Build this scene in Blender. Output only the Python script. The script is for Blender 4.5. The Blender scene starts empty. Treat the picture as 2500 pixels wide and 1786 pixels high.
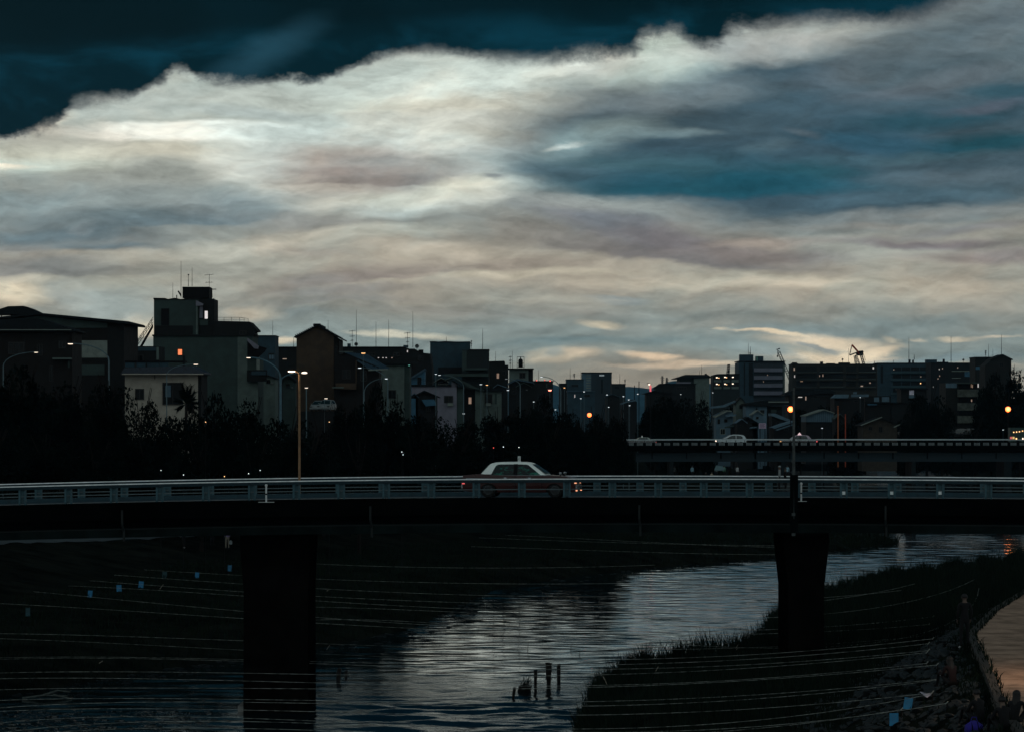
import bpy, math, random
import numpy as np
from mathutils import Vector, Matrix, noise as mnoise

# ------------------------------------------------------------------ camera
# Telephoto view along +Y from a bank-side terrace 12 m above the river (water at z = 0).
F = 10000.0            # focal length in pixels of the 2500 px wide photograph
HOR = 1016.0           # image row of the horizon
CAMZ = 12.0
scene = bpy.context.scene
cam_data = bpy.data.cameras.new('camera')
cam = bpy.data.objects.new('camera', cam_data)
scene.collection.objects.link(cam)
cam.location = (0, 0, CAMZ)
cam.rotation_euler = (math.radians(90), 0, 0)
cam_data.sensor_fit = 'HORIZONTAL'
cam_data.sensor_width = 36.0
cam_data.lens = F / 2500.0 * 36.0
cam_data.shift_y = (HOR - 893.0) / 2500.0
cam_data.clip_start = 1.0
cam_data.clip_end = 60000.0
scene.camera = cam
scene.view_settings.view_transform = 'Standard'
scene.view_settings.look = 'None'
scene.view_settings.exposure = 0.0
scene.view_settings.gamma = 1.0
scene.view_settings.use_curve_mapping = False
scene.render.engine = 'CYCLES'
scene.cycles.use_denoising = True
scene.cycles.use_adaptive_sampling = True
scene.cycles.adaptive_threshold = 0.02
scene.cycles.max_bounces = 6
scene.cycles.transparent_max_bounces = 12
scene.cycles.sample_clamp_indirect = 4.0

SUN_EL, SUN_AZ = math.radians(4.0), math.radians(-25.0)   # the sun has gone down behind the clouds ahead

def lin(c):
    c = c / 255.0
    return c / 12.92 if c <= 0.04045 else ((c + 0.055) / 1.055) ** 2.4
def rgb(r, g, b, a=1.0):
    return (lin(r), lin(g), lin(b), a)

# ------------------------------------------------------------------ world: dusk clouds
world = bpy.data.worlds.new('World')
scene.world = world
world.use_nodes = True
world.cycles.sampling_method = 'MANUAL'
world.cycles.sample_map_resolution = 256
NT = world.node_tree
NT.nodes.clear()

class G:
    """small helper around a node tree"""
    def __init__(s, nt): s.nt = nt
    def n(s, kind, **kw):
        x = s.nt.nodes.new(kind)
        for k, v in kw.items(): setattr(x, k, v)
        return x
    def put(s, sock, v):
        if isinstance(v, bpy.types.NodeSocket): s.nt.links.new(v, sock)
        else: sock.default_value = v
    def m(s, op, a, b=None, c=None, clamp=False):
        x = s.n('ShaderNodeMath', operation=op, use_clamp=clamp)
        s.put(x.inputs[0], a)
        if b is not None: s.put(x.inputs[1], b)
        if c is not None: s.put(x.inputs[2], c)
        return x.outputs[0]
    def v(s, op, a, b=None):
        x = s.n('ShaderNodeVectorMath', operation=op)
        s.put(x.inputs[0], a)
        if b is not None: s.put(x.inputs[1], b)
        return x.outputs['Value'] if op in ('LENGTH', 'DOT_PRODUCT') else x.outputs[0]
    def xyz(s, a, b, c):
        x = s.n('ShaderNodeCombineXYZ')
        for i, q in enumerate((a, b, c)): s.put(x.inputs[i], q)
        return x.outputs[0]
    def sep(s, a):
        x = s.n('ShaderNodeSeparateXYZ'); s.put(x.inputs[0], a); return x.outputs
    def ss(s, val, a, b, lo=0.0, hi=1.0, smooth=True):
        x = s.n('ShaderNodeMapRange', interpolation_type='SMOOTHSTEP' if smooth else 'LINEAR')
        s.put(x.inputs[0], val)
        for i, q in ((1, a), (2, b), (3, lo), (4, hi)): s.put(x.inputs[i], q)
        return x.outputs[0]
    def noise(s, vec, scale, detail=3, rough=0.55, dist=0.0, out=0):
        x = s.n('ShaderNodeTexNoise'); s.put(x.inputs['Vector'], vec)
        x.inputs['Scale'].default_value = scale; x.inputs['Detail'].default_value = detail
        x.inputs['Roughness'].default_value = rough; x.inputs['Distortion'].default_value = dist
        return x.outputs[out]
    def mix(s, f, a, b, mode='MIX'):
        x = s.n('ShaderNodeMix', data_type='RGBA', blend_type=mode)
        s.put(x.inputs[0], f); s.put(x.inputs[6], a); s.put(x.inputs[7], b)
        return x.outputs[2]
    def mapping(s, vec, loc=(0, 0, 0), rot=(0, 0, 0), scale=(1, 1, 1), kind='POINT'):
        x = s.n('ShaderNodeMapping', vector_type=kind); s.put(x.inputs[0], vec)
        x.inputs[1].default_value = loc; x.inputs[2].default_value = rot; x.inputs[3].default_value = scale
        return x.outputs[0]
    def ramp(s, f, stops, interp='LINEAR'):
        x = s.n('ShaderNodeValToRGB'); s.put(x.inputs[0], f)
        cr = x.color_ramp; cr.interpolation = interp
        while len(cr.elements) < len(stops): cr.elements.new(0.5)
        for e, (p, c) in zip(cr.elements, sorted(stops)): e.position = p
        for e, (p, c) in zip(cr.elements, sorted(stops)): e.color = c
        return x.outputs[0]

g = G(NT)
tc = g.n('ShaderNodeTexCoord')
d = g.sep(g.v('NORMALIZE', tc.outputs['Generated']))
az = g.m('ARCTAN2', d[0], d[1])
hyp = g.m('SQRT', g.m('ADD', g.m('MULTIPLY', d[0], d[0]), g.m('MULTIPLY', d[1], d[1])))
el = g.m('ARCTAN2', d[2], hyp)
# cloud plane: azimuth and elevation in thousandths, U to the right, V downwards (V = 1.016 at the horizon)
U = g.m('MULTIPLY_ADD', az, 10.0, 1.25)
V = g.m('MULTIPLY_ADD', el, -10.0, 1.016)
UV0 = g.xyz(U, V, 0.0)
# billow warp: long soft warp and small wisps
ws = g.mapping(UV0, scale=(1.0, 2.6, 1))
wl = g.v('SUBTRACT', g.noise(ws, 1.6, 3, 0.5, out=1), (0.5, 0.5, 0.5))
wf = g.v('SUBTRACT', g.noise(ws, 7.0, 4, 0.6, out=1), (0.5, 0.5, 0.5))
warp = g.v('ADD', g.v('MULTIPLY', wl, (0.22, 0.09, 0)), g.v('MULTIPLY', wf, (0.085, 0.034, 0)))
UV = g.v('ADD', UV0, warp)
uvs = g.sep(UV)

base = g.ramp(g.m('MULTIPLY', uvs[1], 1.0), [
    (0.02, rgb(120, 132, 138)), (0.12, rgb(184, 190, 184)), (0.25, rgb(186, 191, 184)), (0.33, rgb(184, 186, 178)),
    (0.42, rgb(160, 168, 165)), (0.50, rgb(138, 147, 148)), (0.56, rgb(143, 145, 141)), (0.64, rgb(164, 160, 150)),
    (0.72, rgb(158, 155, 146)), (0.79, rgb(140, 146, 143)), (0.86, rgb(132, 143, 142)), (0.93, rgb(150, 146, 136)),
    (1.0, rgb(160, 150, 138))])
# cx, cy, rx, ry, rot(deg, + = falls to the right), colour, inner edge, opacity
BLOBS = [
 (1150,215,460,85,-2,(202,206,198),.2,.9),(1600,165,170,75,-12,(186,206,200),.2,.85),(1450,170,200,30,0,(208,208,200),.2,.7),
 (1000,260,330,30,2,(190,190,178),.1,.5),
 (330,258,320,48,-8,(164,168,163),.2,.85),(650,240,180,40,3,(176,176,168),.2,.6),(620,275,200,22,3,(170,176,174),.2,.6),
 (150,300,60,26,-25,(205,196,180),.1,.6),
 (480,325,330,30,-1,(226,226,218),.55,.95),(690,316,120,12,2,(224,226,220),.4,.8),
 (420,375,260,32,0,(186,186,174),.1,.8),(90,395,260,40,0,(196,200,188),.1,.7),(120,408,200,20,0,(186,198,192),.1,.7),
 (40,412,70,9,-3,(222,214,198),.2,.9),
 (1180,300,360,26,4,(186,192,188),.2,.6),
 (890,410,400,122,3,(200,207,202),.74,.9),(870,425,380,104,3,(158,152,146),.15,.95),(820,385,230,36,3,(158,140,130),.0,.7),
 (1000,410,330,38,5,(142,143,142),.1,.8),(830,425,210,26,2,(138,128,124),.1,.8),(960,450,220,22,2,(132,132,132),.1,.7),
 (1260,380,260,45,-6,(158,166,166),.1,.7),
 # dark blue mass on the right
 (2080,330,820,215,0,(58,78,90),.65,1.0),(1520,420,300,62,2,(68,94,102),.2,.9),(1470,330,170,50,-15,(132,150,152),.1,.7),(1660,230,280,52,-6,(110,122,128),.0,.8),
 (1640,165,180,60,-8,(178,192,188),.1,.8),(1880,125,330,45,-5,(152,156,156),.1,.85),(2150,170,230,50,-8,(104,110,118),.1,.7),
 (2380,120,430,130,-10,(82,96,104),.35,.95),(2420,100,160,36,-20,(100,110,116),.1,.6),(2450,45,140,30,-15,(84,96,104),.1,.7),
 (2320,195,210,26,-10,(96,102,108),.1,.6),(2200,230,190,26,-4,(84,90,98),.1,.5),
 (2450,222,130,22,2,(40,72,84),.1,.7),(2260,292,220,28,-3,(34,70,84),.1,.8),(2400,262,140,18,-8,(82,88,100),.1,.7),
 (2400,350,260,34,-4,(22,68,82),.1,.85),(2120,340,220,36,3,(44,80,98),.1,.8),(2150,385,330,18,-2,(66,92,104),.1,.7),
 (1980,415,160,26,0,(34,82,92),.1,.6),(1730,452,320,30,-3,(16,66,82),.2,.95),(1560,440,220,34,4,(52,82,98),.1,.85),
 (2000,445,300,20,4,(38,84,100),.1,.7),(2320,440,300,30,0,(82,100,112),.1,.8),(1400,425,200,42,0,(84,102,112),.1,.75),
 (1960,322,60,16,15,(88,98,106),.0,.6),(1620,318,110,18,0,(116,136,142),.1,.6),(1850,360,90,26,-10,(84,104,114),.1,.6),(1730,474,520,112,-1,(28,72,86),.1,.85,'b'),(2260,494,420,60,-2,(70,92,104),.1,.8,'b'),
 (1420,352,70,8,-14,(190,194,190),.0,.6),
 # left blue bands
 (950,462,340,44,2,(124,119,117),.1,.85,'b'), (250,500,480,50,-2,(122,136,140),.1,.8),(330,535,420,38,-2,(98,116,124),.1,.85),(140,575,260,24,0,(92,110,118),.1,.8),
 (700,545,320,24,4,(122,127,128),.1,.7),(300,612,180,12,2,(94,104,108),.1,.8),(650,500,330,30,0,(134,144,147),.1,.6),
 (190,568,34,16,0,(140,146,148),.1,.7),(150,614,380,80,1,(90,108,118),.1,.7,'b'),(420,560,330,40,-3,(96,112,120),.1,.7,'b'),(110,684,290,70,0,(112,111,110),.1,.8,'b'),
 (110,655,240,34,0,(122,121,119),.2,.85),(50,610,130,18,3,(136,136,134),.1,.6),
 (1130,470,130,30,-5,(204,200,186),.2,.9),(1000,495,330,28,-2,(188,187,176),.1,.8),(1220,448,40,11,0,(122,126,128),.1,.85),
 (540,615,330,30,-6,(182,176,164),.1,.8),(900,580,260,28,-3,(186,186,176),.1,.7),(1050,625,260,36,4,(176,170,158),.1,.6),
 (780,630,120,16,5,(140,134,128),.1,.5),
 (900,702,350,52,-7,(118,113,111),.1,.85,'b'),(850,748,260,30,-4,(122,122,122),.1,.6,'b'),(1250,650,200,20,-4,(134,128,122),.1,.6),(850,720,230,14,-4,(128,128,128),.1,.7),
 (1300,665,320,12,-3,(178,174,160),.1,.7),
 # mauve bank
 (1640,640,470,120,6,(98,98,103),.1,.85,'b'), (1500,545,280,46,11,(104,106,112),.2,.9),(1640,590,240,36,8,(102,101,106),.15,.85),(1850,620,300,26,2,(120,116,116),.1,.85),
 (1900,585,220,20,-2,(150,142,136),.1,.75),(1420,500,330,24,2,(150,150,146),.1,.6),
 (2200,520,400,20,-2,(132,136,136),.1,.7),(2250,592,230,16,3,(106,100,104),.1,.85),(2420,630,260,26,2,(126,118,118),.1,.8),
 (2350,560,220,14,-4,(112,114,118),.1,.7),(2100,545,260,14,0,(144,142,138),.1,.6),
 (1850,690,600,32,1,(174,167,153),.1,.85),(2250,720,400,26,-2,(166,160,148),.1,.7),(1480,735,90,14,4,(116,130,136),.2,.9),
 (1300,730,330,14,2,(158,154,144),.1,.6),
 (1180,760,420,14,2,(134,134,130),.1,.6),(1450,842,300,18,0,(108,124,127),.2,.85),(1650,800,260,16,-2,(138,138,132),.1,.6),
 (2200,790,420,20,-3,(122,132,132),.1,.8),(2000,810,300,14,0,(112,124,126),.1,.6),
 (250,745,150,50,12,(148,153,150),.3,.9),(440,720,200,30,0,(152,154,148),.1,.6),(700,770,200,16,0,(122,130,130),.1,.8),
 (800,700,160,16,0,(132,130,128),.1,.6),(330,700,200,16,-4,(164,160,148),.1,.5),
 (40,725,110,40,0,(206,192,170),.1,.9),(90,690,90,14,0,(176,168,154),.1,.7),
 (350,795,90,30,0,(200,184,162),.0,.8),(190,800,90,14,3,(190,178,158),.1,.8),(620,772,100,22,0,(186,174,156),.0,.7),
 (690,838,60,12,0,(206,186,162),.2,.8),(1000,820,150,10,2,(196,186,168),.2,.8),(1430,798,60,13,3,(200,184,160),.0,.75),
 (1340,880,90,22,0,(188,174,154),.2,.85),(1320,872,26,14,0,(140,144,140),.2,.85),(1555,888,95,13,4,(206,186,162),.3,.95),
 (1650,908,220,10,0,(196,180,160),.2,.9),(1880,820,110,6,2,(208,188,162),.2,.9),(2030,834,200,20,0,(212,190,165),.1,.95),(2000,870,190,24,0,(196,178,156),.0,.7),
 (2120,850,120,12,-8,(212,190,164),.3,.9),(2060,866,150,14,-2,(208,186,160),.3,.9),(1930,872,50,7,-6,(210,190,166),.3,.9),
 (1990,846,70,6,4,(136,138,136),.4,.9),(1830,860,130,18,6,(128,138,138),.3,.85),(2300,868,240,16,-2,(116,130,134),.2,.85),
 (2350,820,55,6,4,(196,180,158),.0,.7),(2270,822,30,6,4,(192,176,156),.0,.6),(2440,818,70,5,0,(190,176,158),.0,.7),(2195,820,40,8,12,(196,180,158),.0,.6),
 (2200,890,330,14,0,(186,170,150),.0,.7),(1750,812,28,6,0,(190,178,158),.0,.6),
 (30,300,70,16,-12,(160,144,132),.1,.8),
]
col = base
UVc = UV
for bi, (cx, cy, rx, ry, rot, c, inner, op, *cut) in enumerate(BLOBS):
    if bi % 6 == 0:      # (ties each batch of clouds to the one before, so that Cycles evaluates them in turn)
        UVc = g.v('ADD', UV, g.v('MULTIPLY', col, (1e-7, 1e-7, 1e-7)))
    mp = g.mapping(UVc, loc=(cx / 1000, cy / 1000, 0), rot=(0, 0, math.radians(rot)), scale=(rx / 1000, ry / 1000, 1), kind='TEXTURE')
    ln = g.v('LENGTH', mp)
    mk = g.ss(ln, 1.18, min(inner + .08, .9), 0.0, op)
    if cut:              # flat-based cloud: crisp underside along the ellipse's long axis
        mk = g.m('MULTIPLY', mk, g.ss(g.sep(mp)[1], .06, -.10))
    col = g.mix(mk, col, rgb(*[min(255, v * 1.10) for v in c]))
# streaky cloud texture over everything
st = g.mapping(UV, rot=(0, 0, math.radians(-3)), scale=(1.0, 3.6, 1))
n1 = g.noise(st, 3.2, 7, 0.66, 0.15)
n2 = g.noise(st, 9.0, 6, 0.68, 0.25)
n3 = g.noise(g.mapping(UV, loc=(5, 2, 0), scale=(1, 2.2, 1)), 2.2, 4, 0.55)
tex = g.m('ADD', g.m('MULTIPLY', g.m('SUBTRACT', n1, 0.5), 1.05), g.m('MULTIPLY', g.m('SUBTRACT', n2, 0.5), 0.5))
# billows: the same noise seen a little higher up, subtracted, gives lit tops and shaded undersides
bw = g.mapping(UV, scale=(1.0, 2.5, 1))
b1 = g.noise(bw, 4.3, 6, 0.56, 0.1)
b2 = g.noise(g.v('ADD', bw, (0.008, 0.036, 0)), 4.3, 6, 0.56, 0.1)
tex = g.m('ADD', tex, g.m('MULTIPLY', g.m('SUBTRACT', b2, b1), 1.25))
c1 = g.noise(bw, 13.0, 5, 0.62, 0.0)
c2 = g.noise(g.v('ADD', bw, (0.003, 0.014, 0)), 13.0, 5, 0.62, 0.0)
tex = g.m('ADD', tex, g.m('MULTIPLY', g.m('SUBTRACT', c2, c1), 0.30))
gain = g.m('ADD', 1.0, tex)
col = g.mix(1.0, col, g.xyz(gain, gain, gain), 'MULTIPLY')
tint = g.mix(g.ss(n3, .38, .62), rgb(246, 255, 255), rgb(255, 251, 244))
col = g.mix(1.0, col, tint, 'MULTIPLY')

# storm cloud across the top: its ragged lower edge
EDGE = [(-400,380),(0,352),(90,342),(160,318),(172,285),(230,268),(300,255),(360,225),(405,205),(430,180),(460,182),(490,205),(560,206),(680,208),(760,200),
        (830,185),(900,160),(980,138),(1060,133),(1120,146),(1240,156),(1350,152),(1450,144),(1540,136),(1570,105),(1640,92),
        (1700,118),(1735,118),(1790,88),(1900,70),(2050,55),(2200,62),(2260,52),(2330,26),(2400,-5),(2520,-45),(2900,-60)]
fc = g.n('ShaderNodeFloatCurve')
g.put(fc.inputs['Value'], g.m('MULTIPLY_ADD', g.m('MULTIPLY_ADD', g.m('SUBTRACT', g.sep(g.v('ADD', UV0, g.v('MULTIPLY', wf, (0.10, 0, 0))))[0], 0.0), 1.0, 0.4), 1 / 3.3, 0.0, clamp=True))
cu = fc.mapping.curves[0]
pts = [((x + 400) / 3300.0, (y + 100) / 600.0) for x, y in EDGE]
while len(cu.points) < len(pts): cu.points.new(0.5, 0.5)
for p, (x, y) in zip(cu.points, pts): p.location = (x, y)
fc.mapping.update()
edge = g.m('MULTIPLY_ADD', fc.outputs[0], 0.6, -0.1)
wn = g.noise(g.mapping(UV0, scale=(1, 1.35, 1)), 11.0, 7, 0.7, 0.2)
wn2 = g.noise(g.mapping(UV0, loc=(3, 1, 0), scale=(1, 1.3, 1)), 4.0, 4, 0.6)
dd = g.m('SUBTRACT', g.m('ADD', edge, g.m('MULTIPLY', g.m('SUBTRACT', wn, 0.5), g.ss(g.noise(UV0, 2.3, 2, .5), .38, .62, .035, .10))), V)
dd = g.m('ADD', dd, g.m('MULTIPLY', g.m('SUBTRACT', wn2, 0.5), 0.045))
dd = g.m('ADD', dd, g.m('MULTIPLY', g.m('SUBTRACT', g.noise(UV0, 30.0, 5, 0.7, 0.0), 0.5), 0.014))
# the edge is diffuse towards the right-hand corner
soft = g.m('ADD', g.ss(U, 1.9, 2.5, 0.0, 1.8), g.ss(g.noise(g.v('ADD', UV0, (7, 3, 0)), 2.8, 2, .5), .4, .62, .7, 1.5))
ddn = g.m('DIVIDE', dd, soft)
fr = g.ss(ddn, -0.013, 0.012)
col = g.mix(g.m('MULTIPLY', fr, .7), col, rgb(92, 96, 100))
navy_n = g.noise(g.mapping(UV0, rot=(0, 0, math.radians(-12)), scale=(1, 2.6, 1)), 2.6, 5, 0.6, 0.4)
navy = g.mix(g.ss(navy_n, 0.42, 0.66), rgb(0, 32, 42), rgb(6, 54, 70))
deep = g.ss(g.m('ADD', V, g.m('MULTIPLY', g.m('SUBTRACT', wn2, .5), .05)), g.m('MULTIPLY_ADD', U, -0.05, 0.17), g.m('MULTIPLY_ADD', U, -0.07, 0.10))
navy = g.mix(g.m('MULTIPLY', deep, .9), navy, rgb(0, 22, 29))
wisp = g.m('MULTIPLY', g.ss(g.v('LENGTH', g.mapping(UV, loc=(.66, .135, 0), rot=(0, 0, -.5), scale=(.19, .06, 1), kind='TEXTURE')), 1.2, 0.0), .55)
navy = g.mix(wisp, navy, rgb(40, 82, 100))
col = g.mix(g.ss(ddn, -0.005, 0.028), col, navy)

# beyond the frame (a much simpler sky that carries on the same way): the lid of dark cloud overhead, the paler
# gap low over the horizon ahead, and plain grey overcast behind the camera
far_az = g.ss(g.m('ABSOLUTE', az), 0.45, 1.7)
rear_n = g.noise(g.mapping(UV0, scale=(.12, .3, 1)), 1.5, 3, .55)
wide = g.mix(g.ss(g.m('ADD', el, g.m('MULTIPLY', g.m('SUBTRACT', rear_n, .5), .05)), 0.075, 0.10), g.mix(g.ss(rear_n, .35, .65), rgb(118, 132, 138), rgb(176, 172, 162)), rgb(1, 27, 40))
rear = g.mix(g.ss(rear_n, .35, .65), rgb(130, 150, 156), rgb(170, 178, 176))
lid = g.ss(el, 1.35, 0.7)
rear = g.mix(lid, rgb(24, 44, 56), rear)
wide = g.mix(far_az, wide, rear)
wide = g.mix(g.ss(el, -0.02, 0.0), rgb(8, 12, 14), wide)
ahead = g.m('MULTIPLY', g.ss(g.m('ABSOLUTE', az), 0.34, 0.2), g.m('MULTIPLY', g.ss(el, 0.16, 0.12), g.ss(el, -.02, -.01)))

sky = g.n('ShaderNodeTexSky', sky_type='NISHITA')
sky.sun_disc = False
sky.sun_elevation = SUN_EL
sky.sun_rotation = SUN_AZ
bg1 = g.n('ShaderNodeBackground'); g.put(bg1.inputs[0], col)
bg0 = g.n('ShaderNodeBackground'); g.put(bg0.inputs[0], wide)
mxs = g.n('ShaderNodeMixShader'); g.put(mxs.inputs[0], ahead); NT.links.new(bg0.outputs[0], mxs.inputs[1]); NT.links.new(bg1.outputs[0], mxs.inputs[2])
bg2 = g.n('ShaderNodeBackground'); g.put(bg2.inputs[0], sky.outputs[0]); bg2.inputs[1].default_value = 0.0002
ad = g.n('ShaderNodeAddShader'); NT.links.new(mxs.outputs[0], ad.inputs[0]); NT.links.new(bg2.outputs[0], ad.inputs[1])
wo = g.n('ShaderNodeOutputWorld'); NT.links.new(ad.outputs[0], wo.inputs[0])

# the weak, cloud-filtered last light
sun_data = bpy.data.lights.new('sun', 'SUN')
sun_data.energy = 0.03; sun_data.angle = math.radians(25); sun_data.color = (1.0, 0.86, 0.72)
sun = bpy.data.objects.new('sun', sun_data)
scene.collection.objects.link(sun)
sd = Vector((math.sin(SUN_AZ) * math.cos(SUN_EL), math.cos(SUN_AZ) * math.cos(SUN_EL), math.sin(SUN_EL)))
sun.rotation_euler = sd.to_track_quat('Z', 'Y').to_euler()
# ------------------------------------------------------------------ helpers
random.seed(7)
np.random.seed(7)
C = scene.collection
R = math.radians

def W(px, py, D):
    """photo pixel + real distance -> point in the place"""
    return Vector(((px - 1250.0) * D / F, D, CAMZ - (py - HOR) * D / F))
def XW(px, D): return (px - 1250.0) * D / F
def ZW(py, D): return CAMZ - (py - HOR) * D / F

MATS = {}
def mat(name, c, rough=0.7, var=0.25, scale=3.0, bump=0.0, metal=0.0, spec=0.3, emit=None, estr=1.0, stretch=(1, 1, 1), c2=None, coat=0.0):
    if name in MATS: return MATS[name]
    m = bpy.data.materials.new(name); m.use_nodes = True
    nt = m.node_tree; nt.nodes.clear(); q = G(nt)
    o = q.n('ShaderNodeOutputMaterial'); p = q.n('ShaderNodeBsdfPrincipled')
    nt.links.new(p.outputs[0], o.inputs[0])
    t = q.n('ShaderNodeTexCoord')
    vec = q.mapping(t.outputs['Object'], scale=stretch)
    n = q.noise(vec, scale, 5, .62, .3)
    lo = tuple(x * (1 - var) for x in c[:3]) + (1,)
    hi = tuple(min(1, x * (1 + var)) for x in (c2 or c)[:3]) + (1,)
    q.put(p.inputs['Base Color'], q.mix(q.ss(n, .3, .7), lo, hi))
    q.put(p.inputs['Roughness'], q.ss(n, .2, .8, max(.02, rough - .12), min(1, rough + .12)))
    p.inputs['Metallic'].default_value = metal
    p.inputs['Specular IOR Level'].default_value = spec
    if coat: p.inputs['Coat Weight'].default_value = coat; p.inputs['Coat Roughness'].default_value = .06
    if bump:
        b = q.n('ShaderNodeBump'); b.inputs['Strength'].default_value = bump; b.inputs['Distance'].default_value = .03
        q.put(b.inputs['Height'], n); nt.links.new(b.outputs[0], p.inputs['Normal'])
    if emit:
        p.inputs['Emission Color'].default_value = emit; p.inputs['Emission Strength'].default_value = estr
    MATS[name] = m
    return m
def glow(name, c, s): return mat(name, (.6, .6, .6), .4, .05, emit=c, estr=s)

class MB:
    """collects shapes (world coordinates) and links them as ONE mesh object"""
    def __init__(s): s.v = []; s.f = []; s.mi = []; s.k = 0
    def add(s, v, f):
        n = len(s.v); s.v += [tuple(x) for x in v]; s.f += [tuple(i + n for i in q) for q in f]; s.mi += [s.k] * len(f); return s
    def box(s, x0, x1, y0, y1, z0, z1):
        return s.add([(x0,y0,z0),(x1,y0,z0),(x1,y1,z0),(x0,y1,z0),(x0,y0,z1),(x1,y0,z1),(x1,y1,z1),(x0,y1,z1)],
                     [(0,3,2,1),(4,5,6,7),(0,1,5,4),(1,2,6,5),(2,3,7,6),(3,0,4,7)])
    def prism(s, pts, y0, y1):
        """polygon in x,z extruded from y0 to y1"""
        n = len(pts)
        v = [(x, y0, z) for x, z in pts] + [(x, y1, z) for x, z in pts]
        from mathutils.geometry import tessellate_polygon
        tri = tessellate_polygon([[Vector((x, z, 0)) for x, z in pts]])
        f = [tuple(t) for t in tri] + [tuple(i + n for i in reversed(t)) for t in tri]
        f += [(i, i + n, (i + 1) % n + n, (i + 1) % n) for i in range(n)]
        return s.add(v, f)
    def ppx(s, pts, D, depth, proud=0.0):
        return s.prism([(XW(x, D), ZW(y, D)) for x, y in pts], D - proud, D + depth)
    def bpx(s, x0, x1, y0, y1, D, depth, proud=0.0):
        return s.box(XW(x0, D), XW(x1, D), D - proud, D + depth, ZW(y1, D), ZW(y0, D))
    def tube(s, pts, r, n=6, r1=None):
        pts = [Vector(p) for p in pts]; r1 = r if r1 is None else r1
        rings = []
        for i, p in enumerate(pts):
            a = pts[max(i - 1, 0)]; b = pts[min(i + 1, len(pts) - 1)]
            t = (b - a).normalized()
            u = t.cross(Vector((0, 0, 1)) if abs(t.z) < .9 else Vector((0, 1, 0))).normalized(); w = t.cross(u)
            rr = r + (r1 - r) * i / max(1, len(pts) - 1)
            rings.append([p + (u * math.cos(2 * math.pi * k / n) + w * math.sin(2 * math.pi * k / n)) * rr for k in range(n)])
        v = [q for ring in rings for q in ring]
        f = [(i * n + k, i * n + (k + 1) % n, (i + 1) * n + (k + 1) % n, (i + 1) * n + k) for i in range(len(pts) - 1) for k in range(n)]
        f += [tuple(range(n - 1, -1, -1)), tuple(range((len(pts) - 1) * n, len(pts) * n))]
        return s.add(v, f)
    def lathe(s, c, prof, n=10):
        """profile of (radius, z) round the vertical through c"""
        v = [(c[0] + r * math.cos(2 * math.pi * k / n), c[1] + r * math.sin(2 * math.pi * k / n), c[2] + z) for r, z in prof for k in range(n)]
        f = [(i * n + k, i * n + (k + 1) % n, (i + 1) * n + (k + 1) % n, (i + 1) * n + k) for i in range(len(prof) - 1) for k in range(n)]
        f += [tuple(range(n - 1, -1, -1)), tuple(range((len(prof) - 1) * n, len(prof) * n))]
        return s.add(v, f)
    def wheel(s, x, y, z, r, w, n=20, prof=None):
        """disc whose axle runs along y"""
        prof = prof or [(r * .6, 0), (r * .93, 0), (r, w * .15), (r, w * .85), (r * .93, w), (r * .6, w)]
        v = [(x + a * math.cos(2 * math.pi * k / n), y + b, z + a * math.sin(2 * math.pi * k / n)) for a, b in prof for k in range(n)]
        f = [(i * n + k, i * n + (k + 1) % n, (i + 1) * n + (k + 1) % n, (i + 1) * n + k) for i in range(len(prof) - 1) for k in range(n)]
        f += [tuple(range(n - 1, -1, -1)), tuple(range((len(prof) - 1) * n, len(prof) * n))]
        return s.add(v, f)
    def build(s, name, mats, parent=None, smooth=False, kind=None, label=None):
        me = bpy.data.meshes.new(name)
        off = parent.matrix_basis.translation if parent is not None else Vector((0, 0, 0))
        if parent is not None and parent.parent is not None: off = off + parent.parent.matrix_basis.translation
        me.from_pydata([(x - off.x, y - off.y, z - off.z) for x, y, z in s.v], [], s.f)
        for m in (mats if isinstance(mats, (list, tuple)) else [mats]): me.materials.append(m)
        if any(s.mi): me.polygons.foreach_set('material_index', s.mi)
        if smooth: me.polygons.foreach_set('use_smooth', [True] * len(me.polygons))
        me.update()
        o = bpy.data.objects.new(name, me); C.objects.link(o)
        if parent is not None: o.parent = parent
        if kind: o['kind'] = kind
        if label: o['label'] = label
        return o

def thing(name, label, cat, loc, group=None):
    o = bpy.data.objects.new(name, None); C.objects.link(o)
    o.empty_display_size = .3
    o.location = loc; o['label'] = label; o['category'] = cat
    if group: o['group'] = group
    return o
def tag(o, label, cat, group=None):
    o['label'] = label; o['category'] = cat
    if group: o['group'] = group
    return o
def copy_tree(o, parent=None):
    c = o.copy(); C.objects.link(c); c.parent = parent
    for ch in list(o.children): copy_tree(ch, c)
    return c
def structure(o): o['kind'] = 'structure'; return o

# ------------------------------------------------------------------ materials shared by many things
M_GROUND = mat('bank_soil', (.0045, .007, .006), .95, .5, .35, .4, spec=.0, c2=(.008, .010, .008))
M_GRASS = mat('grass_blades', (.0075, .013, .009), .9, .5, .6, spec=.0)
M_LEAF = mat('leaves', (.003, .006, .005), .9, .6, 1.2, spec=.0)
M_BARK = mat('bark', (.012, .010, .009), .95, .4, 6, .4, spec=.1)
M_CONC = mat('concrete', (.22, .22, .21), .85, .25, 1.2, .15)
M_STEEL_DK = mat('dark_or_shaded_steel', (.002, .0035, .004), .8, .3, 2.0, spec=.02)
M_METAL = mat('galvanised_metal', (.30, .34, .36), .45, .15, 3, metal=.4, spec=.5)
M_ASPH = mat('asphalt', (.022, .034, .042), .45, .2, 30, .15, spec=.5)
M_POLE = mat('pole_paint', (.07, .12, .14), .5, .2, 3, spec=.4)
M_BLACK = mat('black_metal', (.006, .006, .007), .7, .2, 3, spec=.1)
M_GLASS = mat('dark_glass', (.003, .005, .006), .15, .1, 3, spec=.15)
G_WARM = glow('lamp_warm_white', (1, .80, .62, 1), 1.7)
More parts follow.
